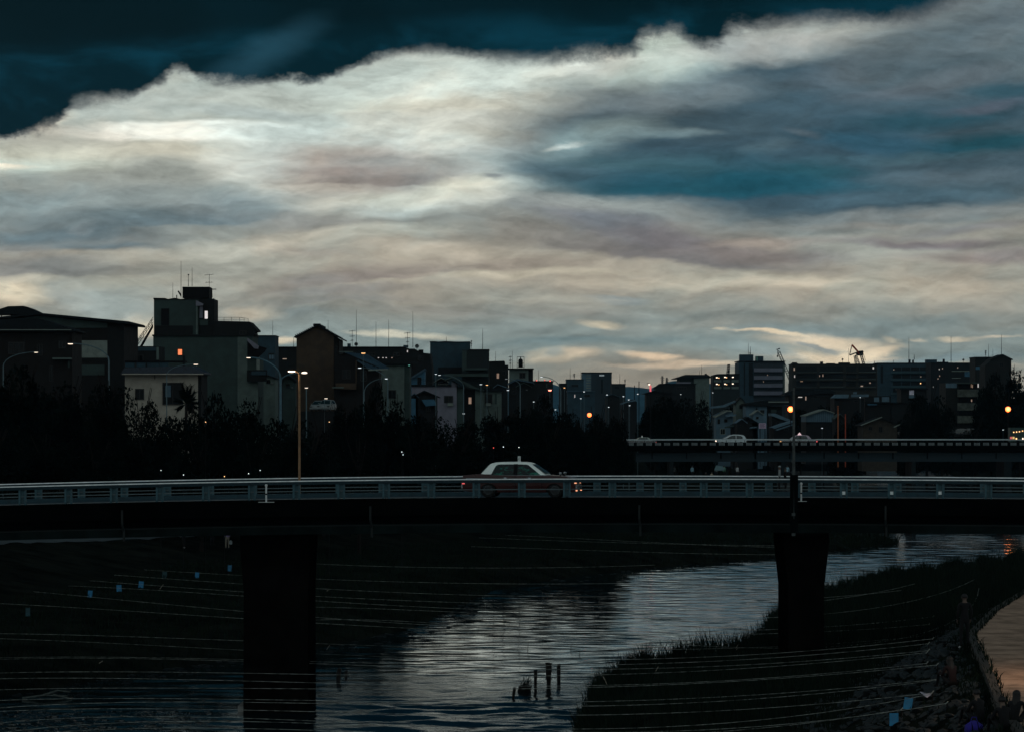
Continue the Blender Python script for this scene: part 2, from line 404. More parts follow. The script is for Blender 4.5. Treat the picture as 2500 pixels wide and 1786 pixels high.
G_COOL = glow('lamp_cool_white', (.86, .95, 1, 1), 1.3)
G_ORANGE = glow('lamp_orange', (1, .30, .07, 1), 6.0)
G_RED = glow('lamp_red', (1, .06, .03, 1), 1.6)
G_AMBER = glow('lamp_amber', (1, .5, .18, 1), 2.2)

# ------------------------------------------------------------------ river and banks
def ip(x, xs, ys): return np.interp(x, xs, ys)
# water's edge on either side of the river, as x over y (metres)
LEFT = [(-60, 60), (-52, 120), (-28, 160), (-21, 178), (-17, 192), (-9.5, 214), (-5.5, 232), (-3.5, 255), (-1, 285), (6, 312), (14, 330), (22, 346),
        (28, 362), (33, 376), (36, 384), (37, 388), (35, 392), (33.2, 402), (33.2, 420), (36, 510), (50, 690), (64, 960), (72, 1100), (80, 1300)]
RIGHT = [(1.6, 60), (1.9, 130), (2.2, 150), (2.9, 165), (4.0, 178), (6.2, 186), (9.2, 190), (12.0, 204), (14.6, 232), (17.6, 248), (21.2, 266), (25.6, 284), (33, 304),
         (40, 320), (60, 345), (68, 420), (76, 510), (81, 690), (87, 800), (100, 960), (112, 1100), (125, 1300)]
def poly_dist(px, py, pts):
    best = np.full(px.shape, 1e9)
    for (ax, ay), (bx, by) in zip(pts[:-1], pts[1:]):
        dx, dy = bx - ax, by - ay
        t = np.clip(((px - ax) * dx + (py - ay) * dy) / (dx * dx + dy * dy), 0, 1)
        best = np.minimum(best, np.hypot(px - ax - t * dx, py - ay - t * dy))
    return best
PATH_Y = [40, 85, 93, 99, 113, 135, 152, 183, 230, 280, 330, 420, 520, 1000, 3000]
PATH_X = [12.4, 11.7, 11.7, 12.0, 13.3, 15.2, 18.0, 24.0, 36, 48, 66, 90, 100, 126, 300]
def wob(x, y, s, a):
    return a * (np.sin(x * s * 1.7 + 1.3 * np.sin(y * s)) * np.cos(y * s * 1.3 + .7 * np.sin(x * s * 2.1)))
def ground_z(x, y):
    x = np.asarray(x, float); y = np.asarray(y, float)
    yl = [p[1] for p in LEFT]; xl = [p[0] for p in LEFT]; yr = [p[1] for p in RIGHT]; xr = [p[0] for p in RIGHT]
    xl_ = ip(y, yl, xl); xr_ = ip(y, yr, xr)
    dl = poly_dist(x, y, LEFT); dr = poly_dist(x, y, RIGHT)
    far = y > 1250
    left = x < xl_; right = x > xr_
    zl = np.minimum(.28 * dl, .9 + .03 * dl); zl = np.where(dl > 22, np.minimum(zl + (dl - 22) * .16, 4.6), zl)
    s = ip(y, PATH_Y, PATH_X) - x                      # metres from the promenade's edge towards the water
    zr = np.where(s < 0, 4.8, np.where(s < 4.4, 4.8 - s * .58, 2.25 - (s - 4.4) * .08))
    zr = np.minimum(zr, .15 + .55 * dr); zr = np.maximum(zr, .05)
    z = np.where(left, zl, np.where(right, zr, -np.minimum(.9, .25 * np.minimum(dl, dr) + .15)))
    z = np.where(far, 4.6, z)
    amp = np.where(z > .3, np.where(right & (s < .3), 0, 1), 0)
    return z + amp * (wob(x, y, .9, .07) + wob(x, y, .23, .12))
def gz(x, y): return float(ground_z(np.array([x]), np.array([y]))[0])

xs = np.concatenate([-np.geomspace(20000, 80, 14), np.arange(-78, 60, 1.0), np.arange(60, 130, 2.0), np.geomspace(132, 20000, 14)])
ys = np.concatenate([np.arange(40, 130, 2.0), np.arange(130, 420, 1.5), np.arange(420, 1100, 6.0), np.geomspace(1110, 40000, 16)])
XX, YY = np.meshgrid(xs, ys)
ZZ = ground_z(XX, YY)
nx, ny = len(xs), len(ys)
me = bpy.data.meshes.new('ground')
verts = np.stack([XX.ravel(), YY.ravel(), ZZ.ravel()], 1)
ii = (np.arange(ny - 1)[:, None] * nx + np.arange(nx - 1)[None]).ravel()
quads = np.stack([ii, ii + 1, ii + nx + 1, ii + nx], 1)
me.from_pydata(verts.tolist(), [], quads.tolist()); me.materials.append(M_GROUND)
me.polygons.foreach_set('use_smooth', [True] * len(me.polygons))
ground = bpy.data.objects.new('ground', me); C.objects.link(ground); structure(ground)

# water: smooth glides upstream, shallow riffles towards the camera
m = bpy.data.materials.new('river_water'); m.use_nodes = True
nt = m.node_tree; nt.nodes.clear(); q = G(nt)
o_ = q.n('ShaderNodeOutputMaterial'); p_ = q.n('ShaderNodeBsdfPrincipled'); nt.links.new(p_.outputs[0], o_.inputs[0])
geo = q.n('ShaderNodeNewGeometry'); P = geo.outputs['Position']; ps = q.sep(P)
flow = q.mapping(P, rot=(0, 0, R(8)), scale=(.35, 1.0, 1))
patch = q.noise(q.mapping(P, rot=(0, 0, R(14)), scale=(1, .30, 1)), .10, 4, .6, .6)
rough_zone = q.ss(q.m('ADD', ps[1], q.m('MULTIPLY', q.m('SUBTRACT', patch, .5), 70)), 200, 168)     # nearer = rougher
leftz = q.ss(q.m('ADD', ps[0], q.m('MULTIPLY', q.m('SUBTRACT', patch, .5), 20)), -7, -12)
rough_zone = q.m('MULTIPLY', rough_zone, q.m('SUBTRACT', 1.0, q.m('MULTIPLY', leftz, .75)))
w1 = q.noise(flow, 2.6, 4, .6, .4); w2 = q.noise(flow, 9.0, 3, .6, .3); w3 = q.noise(q.mapping(P, scale=(.7, .8, 1)), .7, 3, .55, .8)
streak = q.ss(q.noise(q.mapping(P, rot=(0, 0, R(4)), scale=(.22, 1, 1)), .35, 4, .62, .3), .52, .68)
h = q.m('ADD', q.m('MULTIPLY', w1, .5), q.m('ADD', q.m('MULTIPLY', w2, .16), q.m('MULTIPLY', w3, .9)))
b = q.n('ShaderNodeBump'); b.inputs['Distance'].default_value = 1.0
amp = q.m('ADD', q.m('MULTIPLY', rough_zone, .022), q.m('ADD', .003, q.m('MULTIPLY', streak, .004)))
q.put(b.inputs['Height'], q.m('MULTIPLY', h, amp)); b.inputs['Strength'].default_value = 1.0
nt.links.new(b.outputs[0], p_.inputs['Normal'])
p_.inputs['Base Color'].default_value = (.003, .010, .014, 1); p_.inputs['IOR'].default_value = 1.50
q.put(p_.inputs['Roughness'], q.m('ADD', q.m('ADD', .04, q.m('MULTIPLY', patch, .03)), q.m('ADD', q.m('MULTIPLY', rough_zone, .05), q.m('MULTIPLY', streak, .03))))
M_WATER = m
def vnoise(x, y, sc, seed):
    r_ = np.random.RandomState(seed); t = 0
    for k in range(7):
        a = r_.uniform(0, 6.28); f = sc * r_.uniform(.5, 1.6); t = t + np.sin((x * np.cos(a) * .45 + y * np.sin(a)) * f + r_.uniform(0, 6.28) + 1.5 * np.sin((x * .6 - y) * f * .4 + k))
    return t / 7
wx = np.arange(-33, 58, .30); wy = np.concatenate([np.arange(128, 260, .30), np.arange(260, 425, .42)])
WXX, WYY = np.meshgrid(wx, wy)
pn = vnoise(WXX, WYY, .22, 1); pn2 = vnoise(WXX, WYY, .9, 2)
rz = np.clip((186 - (WYY + 26 * pn)) / 26, 0, 1); rz = rz * rz * (3 - 2 * rz)
lz = np.clip((-6 - (WXX + 5 * pn)) / 6, 0, 1)
sig = .019 + .009 * pn + .006 * pn2 + .050 * rz * (1 - .8 * lz) + .02 * rz * np.clip(pn2, 0, 1)
sig = sig * (1 - .12 * np.clip((WYY - 215) / 40, 0, 1)) * (1.12 + .35 * vnoise(WXX, WYY, .11, 7) + .3 * vnoise(WXX * 2, WYY, .45, 8))
sig = np.clip(sig * (1 - .35 * lz), .004, .1)
r_ = np.random.RandomState(12); hgt = np.zeros_like(WXX); N = 30
for k in range(N):
    lam = float(np.exp(r_.uniform(np.log(1.1), np.log(5.5)))); kk = 2 * math.pi / lam; a = r_.normal(0, .6)
    hgt += sig * math.sqrt(2 / N) / kk * np.sin(kk * (WXX * math.sin(a) + WYY * math.cos(a)) + r_.uniform(0, 6.28) + .8 * np.sin(WXX * .37 + k) )
edge = np.minimum(np.minimum((WXX + 33) / 3, (58 - WXX) / 3), np.minimum((WYY - 128) / 6, (424 - WYY) / 12)); hgt *= np.clip(edge, 0, 1)
n0, n1_ = len(wx), len(wy); me = bpy.data.meshes.new('river_water')
me.vertices.add(n0 * n1_); me.vertices.foreach_set('co', np.stack([WXX, WYY, hgt], -1).astype(np.float32).ravel())
ii = (np.arange(n1_ - 1)[:, None] * n0 + np.arange(n0 - 1)[None]).ravel(); qd = np.stack([ii, ii + 1, ii + n0 + 1, ii + n0], 1).astype(np.int32)
me.loops.add(qd.size); me.loops.foreach_set('vertex_index', qd.ravel()); me.polygons.add(len(qd)); me.polygons.foreach_set('loop_start', np.arange(0, qd.size, 4, dtype=np.int32))
me.polygons.foreach_set('use_smooth', np.ones(len(qd), bool)); me.update(calc_edges=True); me.materials.append(M_WATER)
water = bpy.data.objects.new('river_water', me); C.objects.link(water); structure(water)
wx1, wy1 = float(wx[-1]), float(wy[-1])
structure(MB().add([(-140, 30, 0), (210, 30, 0), (210, 128, 0), (-140, 128, 0), (-140, wy1, 0), (210, wy1, 0), (210, 1290, 0), (-140, 1290, 0), (-33, 128, 0), (-33, wy1, 0), (wx1, 128, 0), (wx1, wy1, 0)],
    [(0, 1, 2, 3), (4, 5, 6, 7), (3, 8, 9, 4), (10, 2, 5, 11)]).build('river_water', M_WATER))

# paved promenade on the right bank
M_PATH = mat('pale_paving', (.30, .205, .15), .95, .3, 1.4, .35, spec=.02, stretch=(1, .5, 1))
yy = np.arange(60, 400, 2.0); xe = ip(yy, PATH_Y, PATH_X)
v = []; f = []
for i, (x, y) in enumerate(zip(xe, yy)):
    v += [(x + .05, y, 4.806), (x + 9, y, 4.806)]
    if i: f.append((2 * i - 2, 2 * i - 1, 2 * i + 1, 2 * i))
structure(MB().add(v, f).build('promenade_path', M_PATH))
kb = MB()
for i in range(len(yy) - 1):
    a, b2 = xe[i], xe[i + 1]
    kb.add([(a - .22, yy[i], 4.0), (a + .02, yy[i], 4.0), (a + .02, yy[i], 4.86), (a - .22, yy[i], 4.86), (b2 - .22, yy[i+1], 4.0), (b2 + .02, yy[i+1], 4.0), (b2 + .02, yy[i+1], 4.86), (b2 - .22, yy[i+1], 4.86)],
           [(0, 1, 2, 3), (4, 7, 6, 5), (3, 2, 6, 7), (0, 3, 7, 4), (1, 5, 6, 2)])
structure(kb.build('promenade_kerb', mat('kerb_stone', (.03, .028, .025), .85, .4, 2.5, .2)))
# gravel path on the left bank
lp = [(-44, 240), (-38, 262), (-35, 283), (-29, 302), (-24, 320), (-13, 362), (0, 418), (14, 470), (22, 540)]
v = []; f = []; k = 0
for (ax, ay), (bx, by) in zip(lp[:-1], lp[1:]):
    for t in np.linspace(0, 1, 12, endpoint=False):
        x, y = ax + (bx - ax) * t, ay + (by - ay) * t
        for w_ in (-2.2, -.7, .7, 2.2): v.append((x + w_, y, gz(x + w_, y) + .05))
        if k: f += [(4 * k - 4 + j, 4 * k - 3 + j, 4 * k + 1 + j, 4 * k + j) for j in range(3)]
        k += 1
structure(MB().add(v, f).build('riverside_path', mat('gravel_path', (.04, .055, .062), .9, .25, 2, .2)))

# far hills
def ridge(pts, D, depth, nm, c):
    xs_ = np.linspace(pts[0][0], pts[-1][0], 260); ys_ = np.interp(xs_, [p[0] for p in pts], [p[1] for p in pts])
    v = []; f = []
    rows = 5
    for j in range(rows):
        t = j / (rows - 1)
        for x, y in zip(xs_, ys_):
            n = mnoise.noise((x * .035, D * .01, 0)) * 3.2 + mnoise.noise((x * .15, D * .01, 3)) * 1.2
            top = ZW(y + n, D + depth * .5)
            z = 4 + (top - 4) * math.sin(min(1, t * 1.0) * math.pi) ** .8 if j < rows else 4
            v.append((XW(x, D + depth * t), D + depth * t, z))
    n_ = len(xs_)
    for j in range(rows - 1):
        for i in range(n_ - 1): f.append((j * n_ + i, j * n_ + i + 1, (j + 1) * n_ + i + 1, (j + 1) * n_ + i))
    return structure(MB().add(v, f).build(nm, c, smooth=True))
M_HILL = mat('hazed_hill', (.03, .085, .12), .95, .3, .01, spec=.05)  # blue of the air in between is put into the hill colour
ridge([(-3500, 1000), (-1500, 975), (200, 990), (900, 968), (1250, 946), (1355, 938), (1395, 951), (1440, 955), (1530, 942), (1555, 944), (1590, 950), (1700, 955), (1850, 962), (2500, 985), (4500, 980)], 7000, 1400, 'far_hill', M_HILL)
ridge([(800, 1010), (1500, 972), (1570, 955), (1615, 936), (1650, 928), (1700, 930), (1760, 940), (1830, 955), (2100, 975), (3600, 1000)], 5600, 1200, 'hill', M_HILL)
# ------------------------------------------------------------------ near road bridge
def camber(x):
    d = x - 4.1
    return -(5.4e-4 if d < 0 else 2.8e-4) * d * d
BX = np.linspace(-62, 62, 63)
def sweep(mb, y0, y1, z0, z1, xs=BX, f=camber):
    """beam along x following the bridge's camber"""
    n = len(xs); v = []
    for x in xs:
        c = f(x); v += [(x, y0, z0 + c), (x, y1, z0 + c), (x, y1, z1 + c), (x, y0, z1 + c)]
    fc = []
    for i in range(n - 1):
        a = 4 * i
        fc += [(a, a + 4, a + 5, a + 1), (a + 1, a + 5, a + 6, a + 2), (a + 2, a + 6, a + 7, a + 3), (a + 3, a + 7, a + 4, a)]
    fc += [(0, 1, 2, 3), (4 * n - 1, 4 * n - 2, 4 * n - 3, 4 * n - 4)]
    return mb.add(v, fc)
Y0, Y1 = 165.0, 173.2           # near and far railing
ROAD = 8.68
M_RAIL = mat('railing_steel', (.007, .024, .033), .5, .2, 4, spec=.2)
M_CAP = mat('railing_cap_sheen', (.84, .88, .90), .4, .15, 5, spec=.5)  # near-white colour stands in for the sky's gleam on the rail tops
M_POST = mat('railing_post_paint', (.026, .075, .095), .55, .3, 5, spec=.4)
M_DECK = mat('deck_edge', (.002, .0025, .0025), .9, .4, 1.5, spec=.0)
M_GIRD = mat('lit_girder_paint', (.006, .011, .011), .85, .5, .8, .1, spec=.02)
br = thing('road_bridge', 'dark road bridge with double steel railings carrying the red taxi across the river', 'bridge', (0, 169, ROAD))
mb = MB(); sweep(mb, Y0 - .25, Y1 + .45, ROAD - .22, ROAD - .004); mb.build('deck', M_DECK, br)
mb = MB(); sweep(mb, Y0 + .45, Y1 - .9, ROAD - .003, ROAD + .004); mb.build('road_surface', M_ASPH, br)
mb = MB(); sweep(mb, Y0 + 4.30, Y0 + 4.42, ROAD + .005, ROAD + .009); mb.build('lane_line', mat('road_paint', (.5, .5, .48), .6, .3, 20), br)
mb = MB(); sweep(mb, Y0 - .28, Y0 + .44, ROAD - .002, ROAD + .07); mb.build('kerb', M_DECK, br)
mb = MB(); sweep(mb, Y1 - .89, Y1 + .44, ROAD - .002, ROAD + .16); mb.build('footway', mat('footway_concrete', (.012, .038, .052), .6, .3, 3, .1), br)
mb = MB(); sweep(mb, Y0 - .32, Y0 - .26, ROAD - .62, ROAD + .03); mb.build('fascia', M_DECK, br)
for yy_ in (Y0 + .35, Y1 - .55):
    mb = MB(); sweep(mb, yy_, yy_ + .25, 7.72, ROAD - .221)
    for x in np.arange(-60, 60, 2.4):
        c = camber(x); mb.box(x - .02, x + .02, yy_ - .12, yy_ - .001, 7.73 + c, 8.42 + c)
    mb.build('girder', M_STEEL_DK, br)  # shade under the deck is put into this darker web colour
    mb = MB(); sweep(mb, yy_ - .30, yy_ + .55, 7.34, 7.718); mb.build('girder_flange', M_GIRD, br)  # paler colour stands in for light on the lower flange
for x in (-13.2, 1.0, 15.2, -27, 29):
    MB().box(x - .1, x + .1, Y0 + .61, Y1 - .56, 7.75 + camber(x), 8.4 + camber(x)).build('cross_beam', M_STEEL_DK, br)
NEAR = [55, 167, 278, 390, 503, 615, 724, 833, 943, 1053, 1163, 1274, 1384, 1495, 1607, 1718, 1830, 1944, 2060, 2177, 2295, 2413]
NEARX = [XW(p, Y0) for p in NEAR]
NEARX = [NEARX[0] - 1.84 * k for k in range(20, 0, -1)] + NEARX + [NEARX[-1] + 1.9 * k for k in range(1, 18)]
FARX = [XW(94 + 104.9 * k, Y1) for k in range(-22, 46)]
def railing(y, xs_, seen):
    out = -1 if y < 169 else 1
    mb = MB(); sweep(mb, y - .09, y + .09, 9.35, 9.472); tr_ = mb.build('top_rail', M_RAIL, br, label='steel top rail of the %s railing' % ('near' if y < 169 else 'far'))
    mb = MB(); sweep(mb, y - .085, y + .085, 9.4725, 9.512); mb.build('rail_cap_highlight', M_CAP, br)
    mb = MB(); sweep(mb, y - .02, y + .02, 9.06, 9.10); mb.build('middle_rail', mat('middle_rail_paint', (.08, .11, .12), .5, .2, 4), br)
    base = None
    for x in xs_:
        c = camber(x)
        if base is None:
            mb = MB()
            for s in (-.115, .115):
                mb.box(x + s - .04, x + s + .04, y - .06, y + .06, 8.66 + c, 9.345 + c)
                mb.box(x + s - .055, x + s + .055, y - .09, y + .09, 8.655 + c, 8.70 + c)
            mb.box(x - .075, x + .075, y + .02, y + .035, 8.78 + c, 9.345 + c)
            base = mb.build('railing_post', [M_POST], br); bx, bc = x, c
        else:
            o = base.copy(); o.location = base.location + Vector((x - bx, 0, c - bc)); C.objects.link(o)
railing(Y0, NEARX, True)
railing(Y1, FARX, False)
# reflectors fixed between some post pairs
M_WHITE = mat('white_plastic', (.62, .64, .64), .5, .1, 4)
for px in (2060, 2177, 2295):
    x = XW(px, Y0); MB().box(x - .065, x + .065, Y0 - .012, Y0 + .0, 8.86, 8.99).build('reflector_plate', mat('reflector_white', (.85, .9, .9), .4, .1, 4), br)
# piers: tapered blades with a wider head
def pier(px0, px1, pb0, pb1, label, yc0=166.2, yc1=172.6, ztop=7.33):
    D = yc0
    x0, x1, b0, b1 = XW(px0, D), XW(px1, D), XW(pb0, D), XW(pb1, D)
    c = min(camber(x0), camber(x1))
    t = ztop + c
    pts = [(x0, t), (x1, t), (x1, t - .45), (b1, t - 2.3), (b1 + .02, -1.2), (b0 - .02, -1.2), (b0, t - 2.3), (x0, t - .45)]
    MB().prism([(a, z) for a, z in reversed(pts)], yc0, yc1).build('pier', mat('pier_concrete', (.004, .0036, .0034), .95, .5, 1.1, .2, spec=.0), br, label=label)
pier(586, 757, 595, 752, 'wide left pier standing in the dark water')
pier(1913, 2024, 1925, 2012, 'narrow right pier behind the grass')
pier(-640, -520, -630, -530, 'pier on the left bank', ztop=7.0)
MB().box(XW(578, 166), XW(600, 166), 166.6, 172, -1, .22).build('pier_footing', M_CONC, br)
MB().box(34, 46, 163, 176, 1, 7.3).build('abutment', M_STEEL_DK, br)
MB().box(-62, -50, 163, 176, 1, 6.2).build('abutment', M_STEEL_DK, br)
# drain pipes, bolts and inspection rail on the near side of the bridge
for px in (300, 905, 1560, 2160):
    x = XW(px, Y0); c = camber(x); MB().tube([(x, Y0 - .36, 8.45 + c), (x, Y0 - .36, 7.9 + c), (x + .05, Y0 - .1, 7.6 + c), (x + .05, Y0 - .1, 7.2 + c)], .045, 6).build('drain_pipe', mat('drain_grey', (.012, .016, .016), .7), br)
mb = MB(); sweep(mb, Y0 + .02, Y0 + .045, 7.66, 7.69); mb.build('inspection_rail', mat('drain_grey', (.012,) * 3), br)
# bearings between flange and pier heads
for px in (672, 1968):
    MB().box(XW(px, 167) - .5, XW(px, 167) + .5, 165.9, 166.15, 7.2, 7.31).build('bearing', M_BLACK, br)

# delineator posts clamped on the near edge
for i, (px, y0, y1, lab, plate) in enumerate([(650, 1183, 1224, 'white round-headed marker post on the bridge edge left of the street lamp', 20),
                                  (1956, 1179, 1222, 'white round-headed marker post on the bridge edge beside the tall grey pole', 14)]):
    D = Y0 - .42; x = XW(px, D); z0, z1 = ZW(y1, D), ZW(y0, D)
    t = thing('marker_post', lab, 'marker post', (x, D, z0), 'white marker posts on the bridge')
    MB().lathe((x, D, z0), [(.035, 0), (.035, z1 - z0 - .05), (.05, z1 - z0 - .05), (.055, z1 - z0), (.03, z1 - z0 + .04)], 8).build('post', M_WHITE, t)
    MB().box(x - plate * .016, x + plate * .016, D - .03, D + .09, z0 - .02, z0).build('base_plate', M_WHITE, t)
    MB().lathe((x, D, z0), [(.037, .28), (.037, .34)], 8).build('band', M_BLACK, t)

# ------------------------------------------------------------------ far bridge
BD = 510.0; BD2 = 519.5
fb = thing('road_bridge', 'long low road bridge in the distance crowded with evening traffic', 'bridge', (XW(2000, BD), BD, 8.5))
def cam2(x): return -1.3e-4 * max(0, 28 - x) ** 2 * (1 if x < 28 else 0)
FBX = np.linspace(XW(1430, BD), XW(3400, BD), 50)
zr = ZW(1071.5, BD)            # top rail
def sw2(y0, y1, z0, z1, name, m_, xs=FBX):
    return sweep(MB(), y0, y1, z0, z1, xs, cam2).build(name, m_, fb)
M_FG = mat('far_girder_paint', (.005, .018, .026), .6, .25, .2, spec=.3)
sw2(BD - .3, BD2 + .3, zr - 1.12, zr - .92, 'deck', M_DECK)
sw2(BD + .3, BD2 - .3, zr - .915, zr - .91, 'road_surface', M_ASPH)
sw2(BD - .08, BD + .08, zr - .10, zr, 'top_rail', mat('far_rail', (.45, .52, .54), .35, .1, 3, spec=.5))
sw2(BD2 - .08, BD2 + .08, zr - .10, zr, 'top_rail', MATS['far_rail'])
sw2(BD - .06, BD + .06, zr - .92, zr - .78, 'bottom_rail', M_STEEL_DK)
sw2(BD - .36, BD - .30, zr - 1.45, zr - .93, 'fascia', M_DECK)
xg = [x for x in np.linspace(XW(1553, BD), XW(3400, BD), 40)]
g0 = sweep(MB(), BD + .5, BD + .9, ZW(1125, BD) - .05, ZW(1104, BD), xg, cam2); g0.build('girder', M_FG, fb)
for px in range(1592, 2600, 84):
    MB().bpx(px - 1.5, px + 1.5, 1104, 1119, BD + .499, 0, .10).build('girder_joint', M_STEEL_DK, fb)
# balustrade panels: dark slotted plates, the pale infill standing in for far-side light
mb = MB()
for k in range(-13, 75):
    x = XW(1818 + 22.25 * k, BD); mb.box(x - .03, x + .03, BD - .025, BD + .025, zr - .777 + cam2(x), zr - .102 + cam2(x))
mb.build('railing_posts', M_STEEL_DK, fb, kind='stuff')
base = None
for k in range(-13, 75):
    px = 1829 + 22.25 * k
    x = XW(px, BD)
    if base is None:
        mb = MB(); w = 22.25 * BD / F; zb, zt = zr - .80, zr - .36
        q0, q1 = -.36, .36
        mb.box(x - w / 2 + .01, x + q0, BD - .03, BD + .03, zb, zt)
        mb.box(x + q1, x + w / 2 - .01, BD - .03, BD + .03, zb, zt)
        mb.box(x + q0 + .001, x + q1 - .001, BD - .03, BD + .03, zt - .05, zt)
        mb.box(x + q0 + .001, x + q1 - .001, BD - .03, BD + .03, zb, zb + .05)
        for j in range(1, 5): mb.box(x + q0 + j * .144 - .02, x + q0 + j * .144 + .02, BD - .025, BD + .025, zb + .051, zt - .051)
        mb.k = 1; mb.box(x + q0 + .002, x + q1 - .002, BD + .006, BD + .024, zb + .052, zt - .052)
        base = mb.build('railing_panel', [M_STEEL_DK, mat('far_light_infill', (.26, .30, .31), .7, .4, .8)], fb); bx, bc = x, cam2(x)
        base.location.z += bc
    else:
        o = base.copy(); o.location = base.location + Vector((x - bx, 0, cam2(x) - bc)); C.objects.link(o)
M_FP = mat('far_pier', (.004, .010, .013), .85, .3, .5)
for px in (1913, 2232, 2462, 1640, 2800):
    wpx = 5 if px != 2462 else 9
    MB().box(XW(px - wpx, BD), XW(px + wpx, BD), BD + .6, BD2 - .6, -1, ZW(1124, BD)).build('pier', M_FP, fb)
# road behind, carried on an embankment upstream
ED = 752.0; ze = ZW(1053.5, ED)
em = thing('embankment_road', 'raised road with a low rail and queueing cars behind the far bridge', 'road', (XW(2200, ED), ED, 5))
mb = MB(); mb.box(XW(1850, ED), XW(2900, ED), ED + .2, ED + 12, 2, ze - .9); mb.build('retaining_wall', M_STEEL_DK, em)
MB().box(XW(1850, ED), XW(2900, ED), ED - .05, ED + .1, ze - .08, ze).build('top_rail', mat('far_rail_dim', (.10, .12, .12), .5, .1, 3), em)
mb = MB()
for k in range(0, 60):
    x = XW(1852 + k * 17, ED); mb.box(x - .04, x + .04, ED - .03, ED + .08, ze - .9, ze - .081)
mb.build('railing_posts', M_STEEL_DK, em, kind='stuff')
# ------------------------------------------------------------------ buildings
M_ROOF = mat('dark_roof_tile', (.008, .011, .013), .7, .3, 4, .2, spec=.1)
M_ROOFB = mat('blue_roof_tile', (.025, .06, .09), .5, .3, 4, .2, spec=.3)
M_DARK = mat('dark_wall', (.0045, .0055, .006), .85, .35, .9)
M_BROWN = mat('brown_render', (.050, .034, .022), .85, .3, 1.0, .1)
M_DKBROWN = mat('dark_brown_wall', (.005, .004, .0038), .85, .3, 1.0, .1)
M_GREY = mat('grey_render', (.030, .049, .046), .85, .22, .8, .1)
M_GREY2 = mat('pale_grey_render', (.085, .115, .105), .85, .22, .8, .1)
M_WHITE_W = mat('cream_render', (.34, .31, .26), .85, .15, 1.0, .08)
M_LAV = mat('lavender_render', (.15, .15, .185), .85, .15, 1.0, .08)
M_BLUEW = mat('blue_grey_wall', (.018, .042, .058), .8, .25, .7)
M_BLUEP = mat('pale_blue_siding', (.075, .13, .17), .8, .2, .7)
M_TEAL = mat('blue_or_blue_lit_wall', (.03, .10, .16), .7, .25, .9)
M_LITE = mat('pale_panel', (.16, .19, .17), .8, .2, 1.2)
M_FRAME = mat('window_frame', (.012, .012, .012), .6, .2, 3)
G_PANE = glow('lit_window_white', (1, .88, .82, 1), .4)
G_OPANE = glow('lit_window_orange', (1, .20, .02, 1), .95)
G_WPANE = glow('lit_window_warm', (1, .55, .32, 1), .2)

